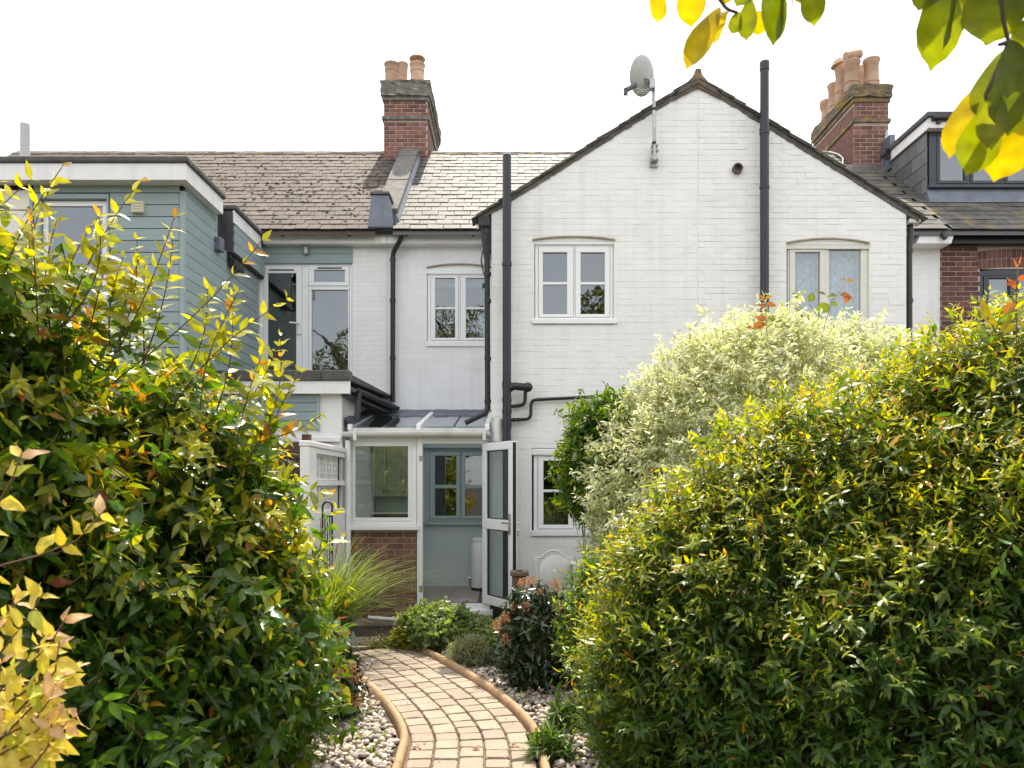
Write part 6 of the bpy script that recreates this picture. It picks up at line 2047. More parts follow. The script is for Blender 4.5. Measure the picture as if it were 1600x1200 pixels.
bush('leafy_bush', 'large yellow green bush with narrow leaves and orange tips on the right', 'bush', right_ells, 8, 6400, 0.28, 7, 0.076, 0.31, LANCE, LM['hyper'], col_right, (2.2, 4.6),
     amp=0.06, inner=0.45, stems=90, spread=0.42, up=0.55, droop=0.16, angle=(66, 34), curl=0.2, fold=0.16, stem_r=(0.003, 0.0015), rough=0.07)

# ---- variegated bush
def col_vari(lv, sp, sn):
    n = len(lv['t'])
    c = mixc((0.22, 0.28, 0.07), (0.66, 0.66, 0.38), rng.uniform(size=n))
    e = mixc((0.86, 0.85, 0.58), (0.95, 0.94, 0.78), rng.uniform(size=n))
    gz = sstep(0.02, 0.45, lv['t'] + rng.normal(size=n) * 0.1)[:, None]
    e = e * (0.6 + 0.4 * gz) + c * (1 - gz) * 0.3  # inner leaves darkened in colour so gaps between shoots look shaded
    gr = (rng.uniform(size=n) < 0.16)[:, None]
    e = np.where(gr, c * 1.3, e)
    return c * rng.uniform(0.8, 1.2, (n, 1)), e * rng.uniform(0.75, 1.1, (n, 1))
vari_ells = [((2.40, 7.2, 1.75), (1.62, 1.1, 1.74)), ((1.54, 7.1, 1.2), (0.72, 0.8, 1.35)), ((3.15, 7.2, 1.7), (0.95, 1.0, 1.72))]
bush('variegated_shrub', 'rounded shrub with small cream and green variegated leaves before the white gable', 'shrub', vari_ells, 21, 5200, 0.18, 6, 0.074, 0.40, SMALL, LM['vari'], col_vari, (2.1, 7.2),
     rough=0.07, amp=0.07, inner=0.4, stems=40, spread=0.55, up=0.45, droop=0.05, angle=(62, 40), curl=0.1, fold=0.2, tip_size=0.8, stem_r=(0.002, 0.001), backfrac=0.4)

# ---- green shrub behind it
def col_green(lv, sp, sn):
    n = len(lv['t'])
    young = sstep(0.4, 1.0, lv['t'] + rng.normal(size=n) * 0.15)
    return mixc((0.055, 0.125, 0.016), (0.22, 0.26, 0.016), young) * rng.uniform(0.75, 1.25, (n, 1)), None
bush('green_shrub', 'bright green leafy shrub in front of the ground floor window', 'shrub', [((0.96, 7.75, 2.12), (0.50, 0.42, 0.68)), ((0.86, 7.7, 1.9), (0.40, 0.38, 0.44))], 31, 800, 0.2, 6, 0.085, 0.36, LANCE, LM['bright'], col_green, (1.15, 7.9),
     amp=0.12, inner=0.5, stems=14, spread=0.6, up=0.3, droop=0.3, angle=(60, 40), limit=150)
bush('green_shrub', 'low yellow green shrub between the variegated bush and the bistro table', 'shrub', [((0.95, 6.3, 0.72), (0.52, 0.5, 0.62))], 33, 520, 0.2, 6, 0.07, 0.34, LANCE, LM['bright'], col_green, (0.95, 6.3),
     amp=0.1, inner=0.5, stems=10, spread=0.6, up=0.5, limit=120)

# ------------------------------------------------------------------ low planting
def clump(name, label, cat, c, r, h, n, Lmax, ratio, tp, mat, colour, K=4, length=0.16, limit=100, seed=1, **kw):
    kw.setdefault('rough', 0.02)
    return bush(name, label, cat, [((c[0], c[1], h * 0.5), (r, r * 0.9, h * 0.5))], seed, n, length, K, Lmax, ratio, tp, mat, colour, c, stems=kw.pop('stems', 6), limit=limit, zmin=0.02, backfrac=1.0, **kw)

def solid(c1, c2):
    def f(lv, sp, sn):
        n = len(lv['t'])
        return mixc(c1, c2, rng.uniform(size=n)) * rng.uniform(0.8, 1.2, (n, 1)), None
    return f

def flower(root, c, r, col, n=6):
    base = np.tile(np.array(c, float), (n, 1))
    a = np.linspace(0, 2 * math.pi, n, endpoint=False)
    d = np.stack([np.cos(a), np.sin(a) * 0.6 - 0.3, np.full(n, 0.45)], 1)
    V, T, C = leaf_geo(OVATE, base, d, np.tile([0, -0.4, 1.0], (n, 1)), np.full(n, r), np.full(n, r * 0.85), 0.1, 0.05, np.tile(col, (n, 1)))
    return tri_mesh('flower', V, T, C, LM['gold'], root)

ge = clump('geranium_plant', 'green hardy geranium with violet flowers in front of the door step', 'plant', (-0.78, 8.5), 0.42, 0.52, 420, 0.085, 0.8, OVATE, LM['bright'], solid((0.08, 0.15, 0.05), (0.26, 0.31, 0.15)), seed=41, wave=0.25, spread=0.7)
for px, py in ((727, 938), (722, 941), (700, 941), (746, 957), (690, 952)):
    flower(ge, (X(px, 8.3), 8.3, Z(py, 8.3)), 0.032, (0.42, 0.22, 0.55) if px > 705 else (0.6, 0.55, 0.6))
clump('geranium_plant', 'silvery leaved green plant right of the violet flowered geranium', 'plant', (-0.32, 8.4), 0.26, 0.42, 150, 0.08, 0.8, OVATE, LM['bright'], solid((0.10, 0.16, 0.07), (0.30, 0.36, 0.24)), seed=42, wave=0.2, limit=50)
clump('spurge_plant', 'yellow green leafy plant at the path corner', 'plant', (-1.08, 8.5), 0.25, 0.38, 190, 0.075, 0.28, LANCE, LM['bright'], solid((0.16, 0.20, 0.02), (0.34, 0.32, 0.03)), seed=43, limit=60)
clump('lavender_plant', 'low silver grey plant with needle leaves on the pebbles', 'plant', (-0.42, 7.75), 0.24, 0.34, 260, 0.085, 0.09, LANCE, LM['hyper'], solid((0.16, 0.19, 0.13), (0.30, 0.33, 0.25)), seed=44, spread=0.3, up=1.0, limit=80)
clump('leafy_plant', 'small bright green plant between silver plant and pink flowered shrub', 'plant', (-0.08, 7.85), 0.2, 0.46, 120, 0.07, 0.6, OVATE, LM['bright'], solid((0.08, 0.16, 0.02), (0.18, 0.24, 0.03)), seed=45, limit=50)
clump('ground_cover_plant', 'short grey green tuft at the end of the brick path', 'plant', (-1.42, 8.55), 0.2, 0.16, 110, 0.07, 0.12, LANCE, LM['bright'], solid((0.13, 0.17, 0.06), (0.24, 0.26, 0.12)), seed=46, up=1.0, limit=40)
clump('leafy_plant', 'green leafy plant behind the pink flowered shrub below the white chair', 'plant', (0.35, 7.9), 0.28, 0.66, 170, 0.08, 0.45, OVATE, LM['bright'], solid((0.06, 0.13, 0.02), (0.16, 0.22, 0.03)), seed=47, limit=60)

# skimmia shrubs
def col_skim(lv, sp, sn):
    n = len(lv['t'])
    return mixc((0.016, 0.034, 0.012), (0.035, 0.062, 0.022), rng.uniform(size=n)) * rng.uniform(0.7, 1.3, (n, 1)), None
def skimmia(label, c, r, h, seed, spots):
    root = clump('flowering_shrub', label, 'shrub', c, r, h, 190, 0.105, 0.34, OVATE, LM['dark'], col_skim, K=4, length=0.1, seed=seed, limit=170, spread=0.5, up=0.6, angle=(75, 55), droop=0.1, tip_size=0.8, stems=14)
    for (x, y, z, s) in spots:
        m = 130
        q = rng.normal(size=(m, 3)) * 0.5
        q = q / np.maximum(1, np.linalg.norm(q, axis=1, keepdims=True))
        ctr = np.array([x, y, z]) + q * np.array([s, s, s * 1.15])
        V, T, C = leaf_geo(SMALL, ctr, norm(q + np.array([0, 0, 0.5]) + rng.normal(size=(m, 3)) * 0.4), rng.normal(size=(m, 3)), np.full(m, 0.016), np.full(m, 0.013), 0.1, 0.2,
                           mixc((0.30, 0.13, 0.07), (0.50, 0.30, 0.19), rng.uniform(size=m)))
        tri_mesh('flower_head', V, T, C, LM['vari'], root)
    return root
sk = []
for px, py in ((785, 985), (800, 995), (822, 948), (826, 962), (838, 975), (805, 950), (817, 912), (832, 908), (868, 915), (790, 1000), (843, 1010), (860, 968), (846, 928), (872, 948), (790, 965), (775, 978)):
    Y = 6.75 + random.uniform(-0.12, 0.15)
    sk.append((X(px, Y), Y, Z(py, Y), random.uniform(0.034, 0.05)))
skimmia('dark leaved shrub with pink brown flower heads beside the right bush', (X(840, 6.95), 6.95), 0.34, Z(915, 6.9), 51, sk)
sk = []
for px, py in ((508, 1005), (520, 1015), (525, 1032), (505, 1048), (528, 1052), (548, 1042), (553, 1060), (545, 1078), (490, 1060), (482, 1075), (555, 1095), (538, 990), (515, 1030), (495, 1090)):
    Y = 5.75 + random.uniform(-0.12, 0.12)
    sk.append((X(px, Y), Y, Z(py, Y), random.uniform(0.032, 0.046)))
skimmia('dark leaved shrub with pink brown flower heads against the left bush', (X(505, 5.95), 5.95), 0.30, Z(1000, 5.95), 52, sk)

# ornamental grass
def grass_clump(name, label, c, n, h, spread, col_a, col_b, plumes=0, w=0.008):
    root = thing(name, label, 'ornamental grass', (c[0], c[1], 0))
    def blades(n, h, w, ca, cb, nm, mat, arch=1.0):
        K = 8
        a = rng.uniform(0, 6.28, n)
        lean = rng.uniform(0.1, 1.0, n) ** 0.8 * spread
        hh = h * rng.uniform(0.6, 1.1, n)
        ts = np.linspace(0, 1, K)
        dx, dy = np.cos(a), np.sin(a)
        r_ = lean[:, None] * hh[:, None] * (0.25 * ts + 0.9 * arch * ts ** 2.4)
        z = hh[:, None] * (ts * 1.05 - 0.42 * arch * lean[:, None] * ts ** 3)
        P = np.stack([c[0] + rng.normal(size=(n, 1)) * 0.07 + dx[:, None] * r_, c[1] + rng.normal(size=(n, 1)) * 0.07 + dy[:, None] * r_, np.maximum(z, 0.01)], -1)
        sd_ = norm(np.stack([-dy + rng.normal(size=n) * 0.3, dx + rng.normal(size=n) * 0.3, np.zeros(n)], -1))
        ww = w * (1 - ts ** 2.2 * 0.95)[None, :, None]
        V = np.stack([P - sd_[:, None] * ww, P + sd_[:, None] * ww], 2).reshape(-1, 3)
        idx = np.arange(n * K * 2).reshape(n, K, 2)
        t1 = np.stack([idx[:, :-1, 0], idx[:, :-1, 1], idx[:, 1:, 1]], -1).reshape(-1, 3)
        t2 = np.stack([idx[:, :-1, 0], idx[:, 1:, 1], idx[:, 1:, 0]], -1).reshape(-1, 3)
        cc = mixc(ca, cb, rng.uniform(size=n)) * rng.uniform(0.8, 1.2, (n, 1))
        C = np.ones((n, K, 2, 4))
        C[..., :3] = cc[:, None, None]
        return V, np.vstack([t1, t2]), C.reshape(-1, 4), P
    V, T, C, P = blades(n, h, w, col_a, col_b, 'blades', None)
    tri_mesh('blades', V, T, C, LM['bright'], root, 'stuff')
    if plumes:
        V, T, C, P = blades(plumes, h * 1.12, w * 0.3, (0.20, 0.10, 0.05), (0.30, 0.18, 0.09), 'stalks', None, 0.55)
        tri_mesh('flower_stalks', V, T, C, LM['bright'], root, 'stuff')
        for i in range(plumes):
            tip, pre = P[i, -1], P[i, -2]
            m = 70
            t = rng.uniform(0, 1, m)
            b = pre + (tip - pre) * t[:, None] * 1.25
            d = norm((tip - pre)[None] + rng.normal(size=(m, 3)) * 0.10 * np.linalg.norm(tip - pre))
            V, T, C = leaf_geo(SMALL, b, d, rng.normal(size=(m, 3)), np.full(m, 0.05), np.full(m, 0.006), 0.1, 0.1, mixc((0.22, 0.11, 0.06), (0.36, 0.22, 0.13), rng.uniform(size=m)))
            tri_mesh('plume', V, T, C, LM['vari'], root)
    return root
grass_clump('ornamental_grass', 'tall arching striped grass with brown plumes before the brown brick', (-1.95, 7.9), 800, 1.4, 1.1, (0.05, 0.11, 0.015), (0.22, 0.25, 0.06), plumes=9, w=0.0085)

# blue flowers at the right edge of the path
def bluebell(label, c, spots, h):
    root = clump('bellflower_plant', label, 'plant', c, 0.13, h * 0.75, 46, 0.13, 0.16, LANCE, LM['bright'], solid((0.05, 0.11, 0.02), (0.10, 0.16, 0.03)), seed=int(c[0] * 50) % 90 + 60, up=1.2, limit=30, stems=4)
    for px, py, Y in spots: flower(root, (X(px, Y), Y, Z(py, Y)), 0.03, (0.28, 0.25, 0.55), 5)
    return root
bluebell('violet flowered plant at the bottom right edge of the path', (0.26, 5.1), ((842, 1185, 5.0), (856, 1182, 5.05), (846, 1195, 4.98), (862, 1190, 5.02)), 0.3)
bluebell('violet flowered plant among the pebbles beside the right bush', (0.42, 5.75), ((883, 1140, 5.7), (888, 1150, 5.7), (876, 1143, 5.72)), 0.3)
sp_ = thing('bellflower_plant', 'thin violet flower sprig leaning over the far end of the path', 'plant', (-1.55, 6.7, 0))
st_ = MB()
for px, py in ((575, 1037), (583, 1033), (566, 1043)):
    st_.tube([(-1.55, 6.7, 0), (X(px - 8, 6.9), 6.9, Z(py + 14, 6.9)), (X(px, 6.9), 6.9, Z(py, 6.9))], 0.003, 5)
    flower(sp_, (X(px, 6.9), 6.9, Z(py, 6.9)), 0.024, (0.30, 0.28, 0.52), 5)
st_.build('stem', M['stem'], sp_)
# weeds among the pebbles and fallen leaves on the path
n = 150
bx = np.stack([np.concatenate([rng.uniform(-0.3, 1.1, n // 2), rng.uniform(-2.0, -0.85, n - n // 2)]), np.concatenate([rng.uniform(5.0, 8.2, n // 2), rng.uniform(4.9, 6.4, n - n // 2)]), np.full(n, 0.045)], 1)
ok = np.array([abs(path_side(q[0], q[1])) > HW + 0.14 for q in bx])
bx = np.repeat(bx[ok], 4, 0)
bx[:, :2] += rng.normal(size=(len(bx), 2)) * 0.02
m = len(bx)
V, T, C = leaf_geo(OVATE, bx, rng.normal(size=(m, 3)) + np.array([0, 0, 0.5]), np.tile([0, 0, 1.0], (m, 1)) + rng.normal(size=(m, 3)) * 0.2, rng.uniform(0.02, 0.05, m), rng.uniform(0.012, 0.03, m), 0.2, 0.2, mixc((0.07, 0.15, 0.02), (0.26, 0.28, 0.03), rng.uniform(size=m)))
tri_mesh('weeds', V, T, C, LM['bright'], None, 'stuff')
for i, (px, py, lab) in enumerate(((742, 1182, 'brown curled dead leaf on the path near its middle'), (800, 1178, 'dead brown leaf at the right side of the path'), (650, 1178, 'small dead leaf beside the left path edging'))):
    Y = GY(py)
    V, T, C = leaf_geo(OVATE, np.array([[X(px, Y) - 0.02, Y, 0.055], [X(px, Y) + 0.02, Y, 0.055], [X(px, Y), Y, 0.055]]), rng.normal(size=(3, 3)) * np.array([1, 1, 0.2]), np.array([[0.2, 0, 1.0]] * 3), np.array([0.05, 0.035, 0.03]), np.array([0.028, 0.02, 0.018]), -0.35, 0.4, np.array([[0.23, 0.10, 0.05]] * 3))
    tag(tri_mesh('dead_leaf', V, T, C, LM['gold']), lab, 'leaf', 'dead leaves on the path')

lt = []
for _ in range(90):
    s_, o_ = random.uniform(0.3, TOT - 0.1), random.choice([random.gauss(0, 0.3), random.choice([-1, 1]) * random.uniform(0.3, 0.42)])
    if abs(o_) < HW:
        q_ = offs(s_, o_)
        lt.append((q_.x, q_.y, 0.047))
lt = np.array(lt)
m = len(lt)
V, T, C = leaf_geo(OVATE, lt, rng.normal(size=(m, 3)) * np.array([1, 1, 0.12]), np.tile([0, 0, 1.0], (m, 1)) + rng.normal(size=(m, 3)) * 0.25, rng.uniform(0.008, 0.03, m), rng.uniform(0.005, 0.014, m), 0.0, 0.3, mixc((0.13, 0.07, 0.03), (0.22, 0.20, 0.05), rng.uniform(size=m)))
tri_mesh('leaf_litter', V, T, C, LM['gold'], None, 'stuff')

# ------------------------------------------------------------------ sprays above the bushes
def spray(name, label, cat, stem_pts, leaves, mat, base, col_list, r=0.004, stem_mat='stem', tp=OVATE, fold=0.15, curl=0.12, wave=0.05):
    """a hand-laid shoot: stem polylines and leaves (base point, tip point, width, colour index)"""
    root = thing(name, label, cat, base)
    mb = MB()
    for pts in stem_pts: mb.tube(pts, [r * (1 - 0.5 * i / max(1, len(pts) - 1)) for i in range(len(pts))], 7)
    mb.build('stem', M[stem_mat], root, smooth=True)
    for (b, t, w, ci, nrm) in leaves:
        b, t = np.array(b, float), np.array(t, float)
        L_ = np.linalg.norm(t - b)
        c = np.array(col_list[ci], float) * random.uniform(0.88, 1.12)
        cu = curl * random.uniform(0.4, 1.6)
        V, T, C = leaf_geo(tp, b[None], (t - b)[None], np.array(nrm, float)[None], np.array([L_]), np.array([w]), cu, fold * random.uniform(0.5, 1.5), c[None], None, wave)
        tri_mesh('leaf', V, T, C, mat, root)
    return root

def pl(pxb, pyb, pxt, pyt, wpx, Y, ci, nrm=None, dy=0.0):
    if nrm is None: nrm = (random.gauss(0, 0.35), -1, random.gauss(0.25, 0.3))
    return ((X(pxb, Y), Y, Z(pyb, Y)), (X(pxt, Y + dy), Y + dy, Z(pyt, Y + dy)), wpx / F * Y, ci, nrm)

Y = 6.75
RC = [(0.13, 0.17, 0.015), (0.30, 0.10, 0.02), (0.36, 0.20, 0.02)]
spray('rose_shoot', 'thin rose shoot with orange and green leaves rising over the variegated shrub', 'plant',
      [[(X(1288, Y), Y, 0.0), (X(1285, Y), Y, Z(520, Y)), (X(1300, Y), Y, Z(470, Y)), (X(1324, Y), Y, Z(441, Y))], [(X(1288, Y), Y, Z(500, Y)), (X(1263, Y), Y, Z(474, Y))]],
      [pl(1258, 471, 1238, 455, 10, Y, 0), pl(1264, 472, 1272, 456, 13, Y, 0), pl(1290, 460, 1276, 454, 6, Y, 0), pl(1308, 462, 1292, 464, 12, Y, 0), pl(1312, 461, 1335, 464, 14, Y, 1), pl(1322, 439, 1338, 437, 5, Y, 2), pl(1322, 439, 1313, 433, 5, Y, 2), pl(1296, 476, 1273, 488, 18, Y, 0), pl(1300, 472, 1310, 478, 8, Y, 0), pl(1326, 462, 1320, 474, 10, Y, 1)],
      LM['bright'], (X(1288, Y), Y, 0), RC)
spray('rose_shoot', 'short rose shoot with brown red leaves before the right black pipe', 'plant',
      [[(X(1196, Y), Y, 0.0), (X(1198, Y), Y, Z(520, Y)), (X(1195, Y), Y, Z(466, Y))]],
      [pl(1195, 468, 1186, 460, 6, Y, 1), pl(1196, 466, 1208, 461, 6, Y, 2), pl(1198, 474, 1215, 478, 9, Y, 1), pl(1196, 480, 1182, 474, 7, Y, 1), pl(1197, 500, 1180, 494, 12, Y, 1), pl(1197, 506, 1166, 512, 12, Y, 1), pl(1199, 496, 1226, 502, 12, Y, 0)],
      LM['bright'], (X(1196, Y), Y, 0), RC)
Y = 3.9
PC = [(0.20, 0.17, 0.015), (0.36, 0.10, 0.025), (0.14, 0.15, 0.10), (0.42, 0.16, 0.02)]
spray('red_tipped_shoot', 'upright shoot with red new leaves above the yellow green bush by the brick wall', 'plant',
      [[(X(1592, Y), Y, 0.0), (X(1588, Y), Y, Z(560, Y)), (X(1588, Y), Y, Z(450, Y)), (X(1592, Y), Y, Z(410, Y))]],
      [pl(1590, 420, 1584, 402, 5, Y, 1), pl(1591, 415, 1596, 400, 5, Y, 1), pl(1588, 440, 1570, 446, 9, Y, 1), pl(1590, 438, 1606, 428, 9, Y, 1), pl(1588, 452, 1574, 432, 7, Y, 1), pl(1587, 474, 1566, 490, 18, Y, 3), pl(1590, 470, 1590, 500, 17, Y, 2), pl(1588, 500, 1604, 512, 12, Y, 0), pl(1586, 505, 1570, 520, 14, Y, 0), pl(1545, 500, 1532, 462, 12, Y, 0), pl(1560, 512, 1532, 488, 10, Y, 0), pl(1562, 520, 1585, 486, 9, Y, 0)],
      LM['bright'], (X(1592, Y), Y, 0), PC)

# ------------------------------------------------------------------ golden shrub close by on the left
GC = [(0.58, 0.46, 0.03), (0.64, 0.52, 0.08), (0.66, 0.42, 0.22), (0.42, 0.44, 0.04)]
gl, gs = [], []
Yg = 1.9
def gtwig(pts, n, Ls=(38, 62)):
    q = [(X(a, Yg + c), Yg + c, Z(b, Yg + c)) for a, b, c in pts]
    gs.append(q)
    V3 = [Vector(p) for p in q]
    for i in range(n):
        t = (i + 0.7) / n * (len(V3) - 1)
        k = min(int(t), len(V3) - 2)
        b = V3[k].lerp(V3[k + 1], t - k)
        d0 = (V3[k + 1] - V3[k]).normalized()
        for s in (1, -1):
            d = (d0 * random.uniform(0.2, 0.9) + Vector((random.gauss(0, 0.5), random.gauss(0, 0.5), random.gauss(0.1, 0.5))) + d0.cross(Vector((0, 1, 0))) * s * 0.9).normalized()
            L_ = random.uniform(*Ls) / F * Yg * (0.65 + 0.35 * (1 - i / n))
            ci = random.choice([0, 0, 1, 1, 3]) if i < n - 1 else random.choice([2, 2, 1])
            gl.append((tuple(b), tuple(b + d * L_), L_ * random.uniform(0.38, 0.55), ci, (random.gauss(0, 0.4), -0.75, random.uniform(0.2, 1.0))))
gtwig([(-60, 900, 0.0), (60, 868, 0.0), (120, 845, 0.0), (165, 795, 0.0)], 5)
gtwig([(-80, 860, 0.0), (-10, 800, 0.0), (20, 745, 0.0), (35, 705, 0.0)], 4)
for i in range(34):
    a, b = random.uniform(-90, 95), random.uniform(930, 1200)
    if a > 40 + (b - 930) * 0.5: a -= 60
    c = random.uniform(-0.12, 0.25)
    gtwig([(a - random.uniform(40, 90), b + random.uniform(30, 90), c), (a, b, c + random.uniform(-0.05, 0.05)), (a + random.uniform(5, 45), b - random.uniform(15, 60), c + random.uniform(-0.08, 0.05))], 4, (32, 56))
for i in range(30):   # the shrub's stems and lower growth, under the frame
    a = random.uniform(-260, 60)
    gtwig([(a - 20, 1320, 0.1), (a, 1260, 0.05), (a + 25, 1200, 0.0)], 3, (36, 60))
gold = spray('golden_shrub', 'sunlit golden leaved shrub with pinkish tips close by at the lower left corner', 'shrub',
             gs + [[(-1.35 + random.uniform(-0.1, 0.1), 1.95, 0), (-1.35 + random.uniform(-0.2, 0.2), 1.9, 0.6), (X(random.uniform(-150, 50), Yg), Yg, Z(1230, Yg))] for _ in range(10)],
             gl, LM['gold'], (-1.35, 1.95, 0), GC, r=0.003, fold=0.3, curl=0.28, wave=0.16)

# ------------------------------------------------------------------ magnolia tree overhead
MC = [(0.10, 0.13, 0.008), (0.24, 0.20, 0.003), (0.05, 0.075, 0.008), (0.13, 0.15, 0.05)]
Ym = 1.55
ML = []
def ml(pxb, pyb, pxt, pyt, w, ci, nrm=None, dy=0.0, Y=Ym):
    ML.append(pl(pxb, pyb, pxt, pyt, w, Y, ci, nrm, dy))
ml(1022, -40, 1035, 30, 38, 1, (0.3, -0.8, 0.6)); ml(1082, -45, 1079, 35, 46, 1, (-0.3, -0.9, 0.4)); ml(1126, 10, 1071, 98, 42, 1, (0.2, -0.6, 0.7), Y=1.5)
ml(1140, 18, 1092, 38, 30, 1, (0, -0.7, 0.7)); ml(1136, 16, 1112, 68, 22, 1, (0.8, -0.6, 0.3), Y=1.53); ml(1155, 18, 1144, 52, 24, 0); ml(1172, -5, 1165, 60, 30, 0, (-0.4, -0.9, 0.2)); ml(1186, 16, 1184, 53, 30, 1, (0, -0.6, 0.8), Y=1.6)
ml(1203, -50, 1217, 63, 46, 2, (0.2, -1, 0.2)); ml(1220, -30, 1227, 61, 24, 0, (0.8, -0.6, 0)); ml(1238, -40, 1240, 26, 12, 3, (0.9, -0.5, 0)); ml(1262, -45, 1276, 34, 38, 0); ml(1110, -30, 1150, -6, 40, 1); ml(1180, -25, 1150, 5, 30, 0); ml(1245, -40, 1250, 4, 20, 1)
ml(1470, -60, 1474, 96, 74, 0, (0.1, -0.95, 0.35)); ml(1494, -50, 1489, 74, 30, 2, (0.75, -0.7, 0.1), Y=1.52); ml(1556, -45, 1546, 66, 92, 0, (-0.1, -0.95, 0.3)); ml(1556, 68, 1494, 74, 11, 0, (0, -0.4, 1)); ml(1578, 72, 1532, 184, 58, 0, (-0.4, -0.8, 0.5))
ml(1582, 62, 1593, 202, 94, 2, (0.1, -1, 0.25), Y=1.48); ml(1558, 140, 1547, 224, 44, 3, (-0.3, -0.9, -0.2), Y=1.49); ml(1522, 140, 1481, 236, 44, 1, (-0.2, -0.6, 0.7), Y=1.58); ml(1545, 165, 1520, 268, 66, 0, (0.1, -0.9, 0.4), Y=1.52); ml(1605, 160, 1557, 272, 72, 1, (0.1, -0.5, 0.8), Y=1.56)
ml(1620, 20, 1588, 74, 34, 0); ml(1570, -40, 1625, 14, 70, 2); ml(1470, -40, 1436, 8, 44, 0); ml(1540, -60, 1500, 10, 60, 0, Y=1.6); ml(1600, 110, 1560, 160, 50, 0, Y=1.6); ml(1650, 100, 1605, 190, 60, 1)
tw = [[(2.5, 2.2, 3.6), (X(1640, 1.7), 1.7, Z(-160, 1.7)), (X(1562, Ym), Ym, Z(-20, Ym)), (X(1566, Ym), Ym, Z(28, Ym)), (X(1577, Ym), Ym, Z(68, Ym)), (X(1572, Ym), Ym, Z(90, Ym))],
      [(X(1577, Ym), Ym, Z(66, Ym)), (X(1560, Ym), Ym, Z(70, Ym))],
      [(2.5, 2.2, 3.6), (X(1400, 1.7), 1.7, Z(-260, 1.7)), (X(1200, 1.6), 1.6, Z(-120, 1.6)), (X(1120, Ym), Ym, Z(-10, Ym)), (X(1134, Ym), Ym, Z(14, Ym)), (X(1152, Ym), Ym, Z(20, Ym))],
      [(X(1200, 1.6), 1.6, Z(-120, 1.6)), (X(1215, Ym), Ym, Z(-50, Ym))], [(X(1577, Ym), Ym, Z(68, Ym)), (X(1540, Ym), Ym, Z(150, Ym)), (X(1545, Ym), Ym, Z(168, Ym))]]
tw = [[tuple(p) for p in bend(t_, 0.35, 5)] if len(t_) > 3 else t_ for t_ in tw]
mag = spray('magnolia_tree', 'magnolia tree with large yellow green leaves hanging in from above', 'tree', tw, ML, LM['magnolia'], (2.7, 2.4, 0), MC, r=0.006, stem_mat='bark', tp=BIG, fold=0.14, curl=0.13, wave=0.07)
MB().tube([(2.75, 2.5, -0.05), (2.7, 2.45, 1.2), (2.62, 2.35, 2.4), (2.5, 2.2, 3.6), (2.3, 2.1, 4.6)], [0.09, 0.075, 0.06, 0.045, 0.02], 12).tube([(2.62, 2.35, 2.4), (3.3, 2.2, 3.4), (3.8, 2.2, 4.2)], [0.045, 0.03, 0.012], 9).build('trunk', M['bark'], mag, smooth=True)
# crown above the frame
nC = 1100
q = norm(rng.normal(size=(nC * 3, 3))) * rng.uniform(0.5, 1.0, (nC * 3, 1)) * np.array([1.7, 1.5, 0.9]) + np.array([3.3, 0.9, 4.5])
px, py = px_of(q)
q = q[(py < -90) | (px > 1720)][:nC]
al = []          # leaves along the two boughs that reach over the garden
for t_ in (tw[0], tw[2]):
    for a_, b_ in zip(t_, t_[1:]):
        a_, b_ = np.array(a_), np.array(b_)
        for _ in range(int(np.linalg.norm(b_ - a_) * 75)):
            al.append(a_ + (b_ - a_) * random.random() + rng.normal(size=3) * np.array([0.07, 0.07, 0.06]))
al = np.array(al)
px, py = px_of(al)
q = np.vstack([q, al[((py < -130) | (px > 1760)) & (al[:, 1] > 0.3)]])
m = len(q)
V, T, C = leaf_geo(BIG, q, rng.normal(size=(m, 3)) * 0.6 + np.array([0, 0, -0.6]), rng.normal(size=(m, 3)) * 0.5 + np.array([0, 0, 1.0]), rng.uniform(0.10, 0.16, m), rng.uniform(0.06, 0.09, m), 0.12, 0.12, mixc(MC[0], MC[2], rng.uniform(size=m)))
tri_mesh('crown', V, T, C, LM['magnolia'], mag, 'stuff')

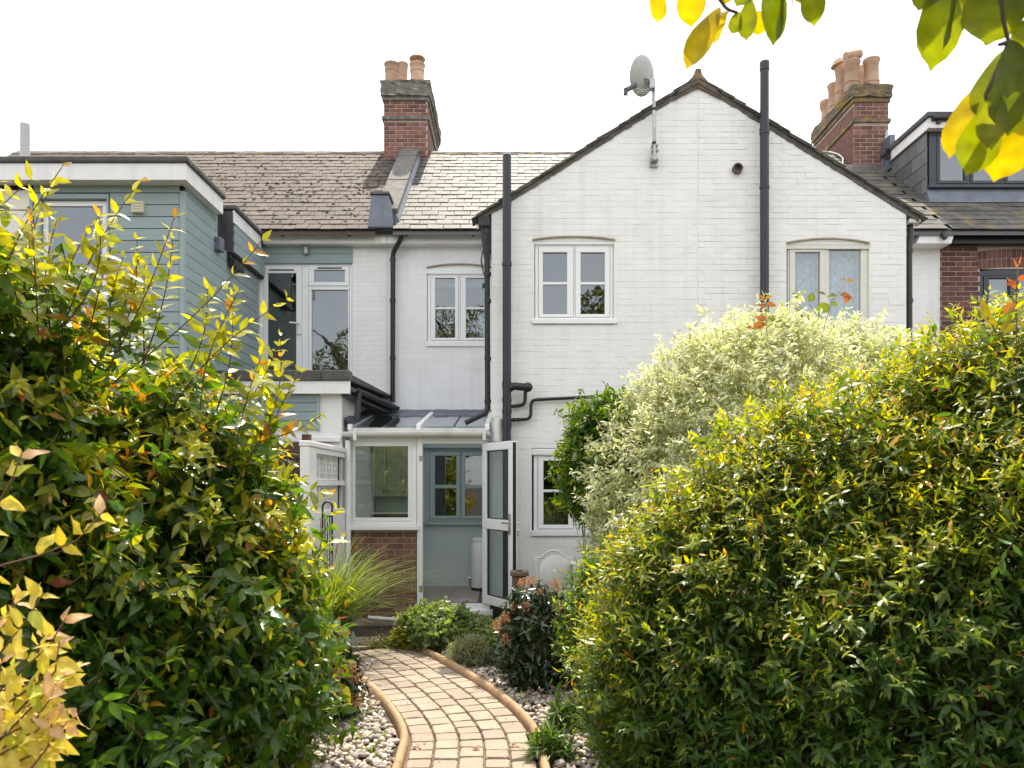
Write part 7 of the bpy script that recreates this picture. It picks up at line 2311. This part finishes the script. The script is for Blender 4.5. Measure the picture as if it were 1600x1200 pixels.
# ------------------------------------------------------------------ trees at the end of the garden, mirrored in the window panes
def garden_tree(label, x, y, h, r, seed):
    root = thing('garden_tree', label, 'tree', (x, y, 0), 'trees at the far end of the garden')
    tk = MB().tube([(x, y, -0.1), (x + 0.1, y, h * 0.35), (x - 0.05, y + 0.1, h * 0.7), (x, y, h * 0.92)], [0.22, 0.17, 0.1, 0.03], 10)
    for k in range(7):
        a = k * 0.9 + seed
        z0 = h * (0.3 + 0.07 * k)
        tk.tube([(x, y, z0), (x + math.cos(a) * r * 0.5, y + math.sin(a) * r * 0.5, z0 + h * 0.12), (x + math.cos(a) * r * 0.85, y + math.sin(a) * r * 0.85, z0 + h * 0.18)], [0.07, 0.045, 0.015], 6)
    tk.build('trunk', M['bark'], root, smooth=True)
    r_ = np.random.default_rng(seed)
    nb = 16
    cs = norm(r_.normal(size=(nb, 3))) * r_.uniform(0.35, 0.85, (nb, 1)) * np.array([r, r, h * 0.36]) + np.array([x, y, h * 0.6])
    m = 15000
    k = r_.integers(0, nb, m)
    u = norm(r_.normal(size=(m, 3))) * r_.uniform(0.55, 1.0, (m, 1)) ** 0.5
    q = cs[k] + u * r * 0.42
    q[:, 2] = np.maximum(q[:, 2], 0.3)
    V, T, C = leaf_geo(SMALL, q, u + r_.normal(size=(m, 3)) * 0.5, r_.normal(size=(m, 3)) + np.array([0, 0, 0.8]), r_.uniform(0.09, 0.18, m), r_.uniform(0.05, 0.10, m), 0.1, 0.2,
                       mixc((0.06, 0.095, 0.012), (0.15, 0.15, 0.015), r_.uniform(size=m)))
    tri_mesh('crown', V, T, C, LM['tree'], root, 'stuff')
for i, (x, y, h, r) in enumerate(((4.0, -6.5, 9.6, 2.0), (1.1, -7.0, 8.3, 1.9), (-2.3, -6.8, 9.4, 2.2), (-6.2, -6.5, 8.9, 2.3), (9.0, -7.0, 9.0, 2.4))):
    garden_tree(['tallest broad tree behind the garden, mirrored in the right pane of the gable window', 'lower round tree behind the garden, mirrored in the gable window', 'broad tree mirrored in the small upstairs window', 'broad tree mirrored in the glazed door of the boarded house', 'broad tree mirrored behind the lace curtained window'][i], x, y, h, r, 70 + i)
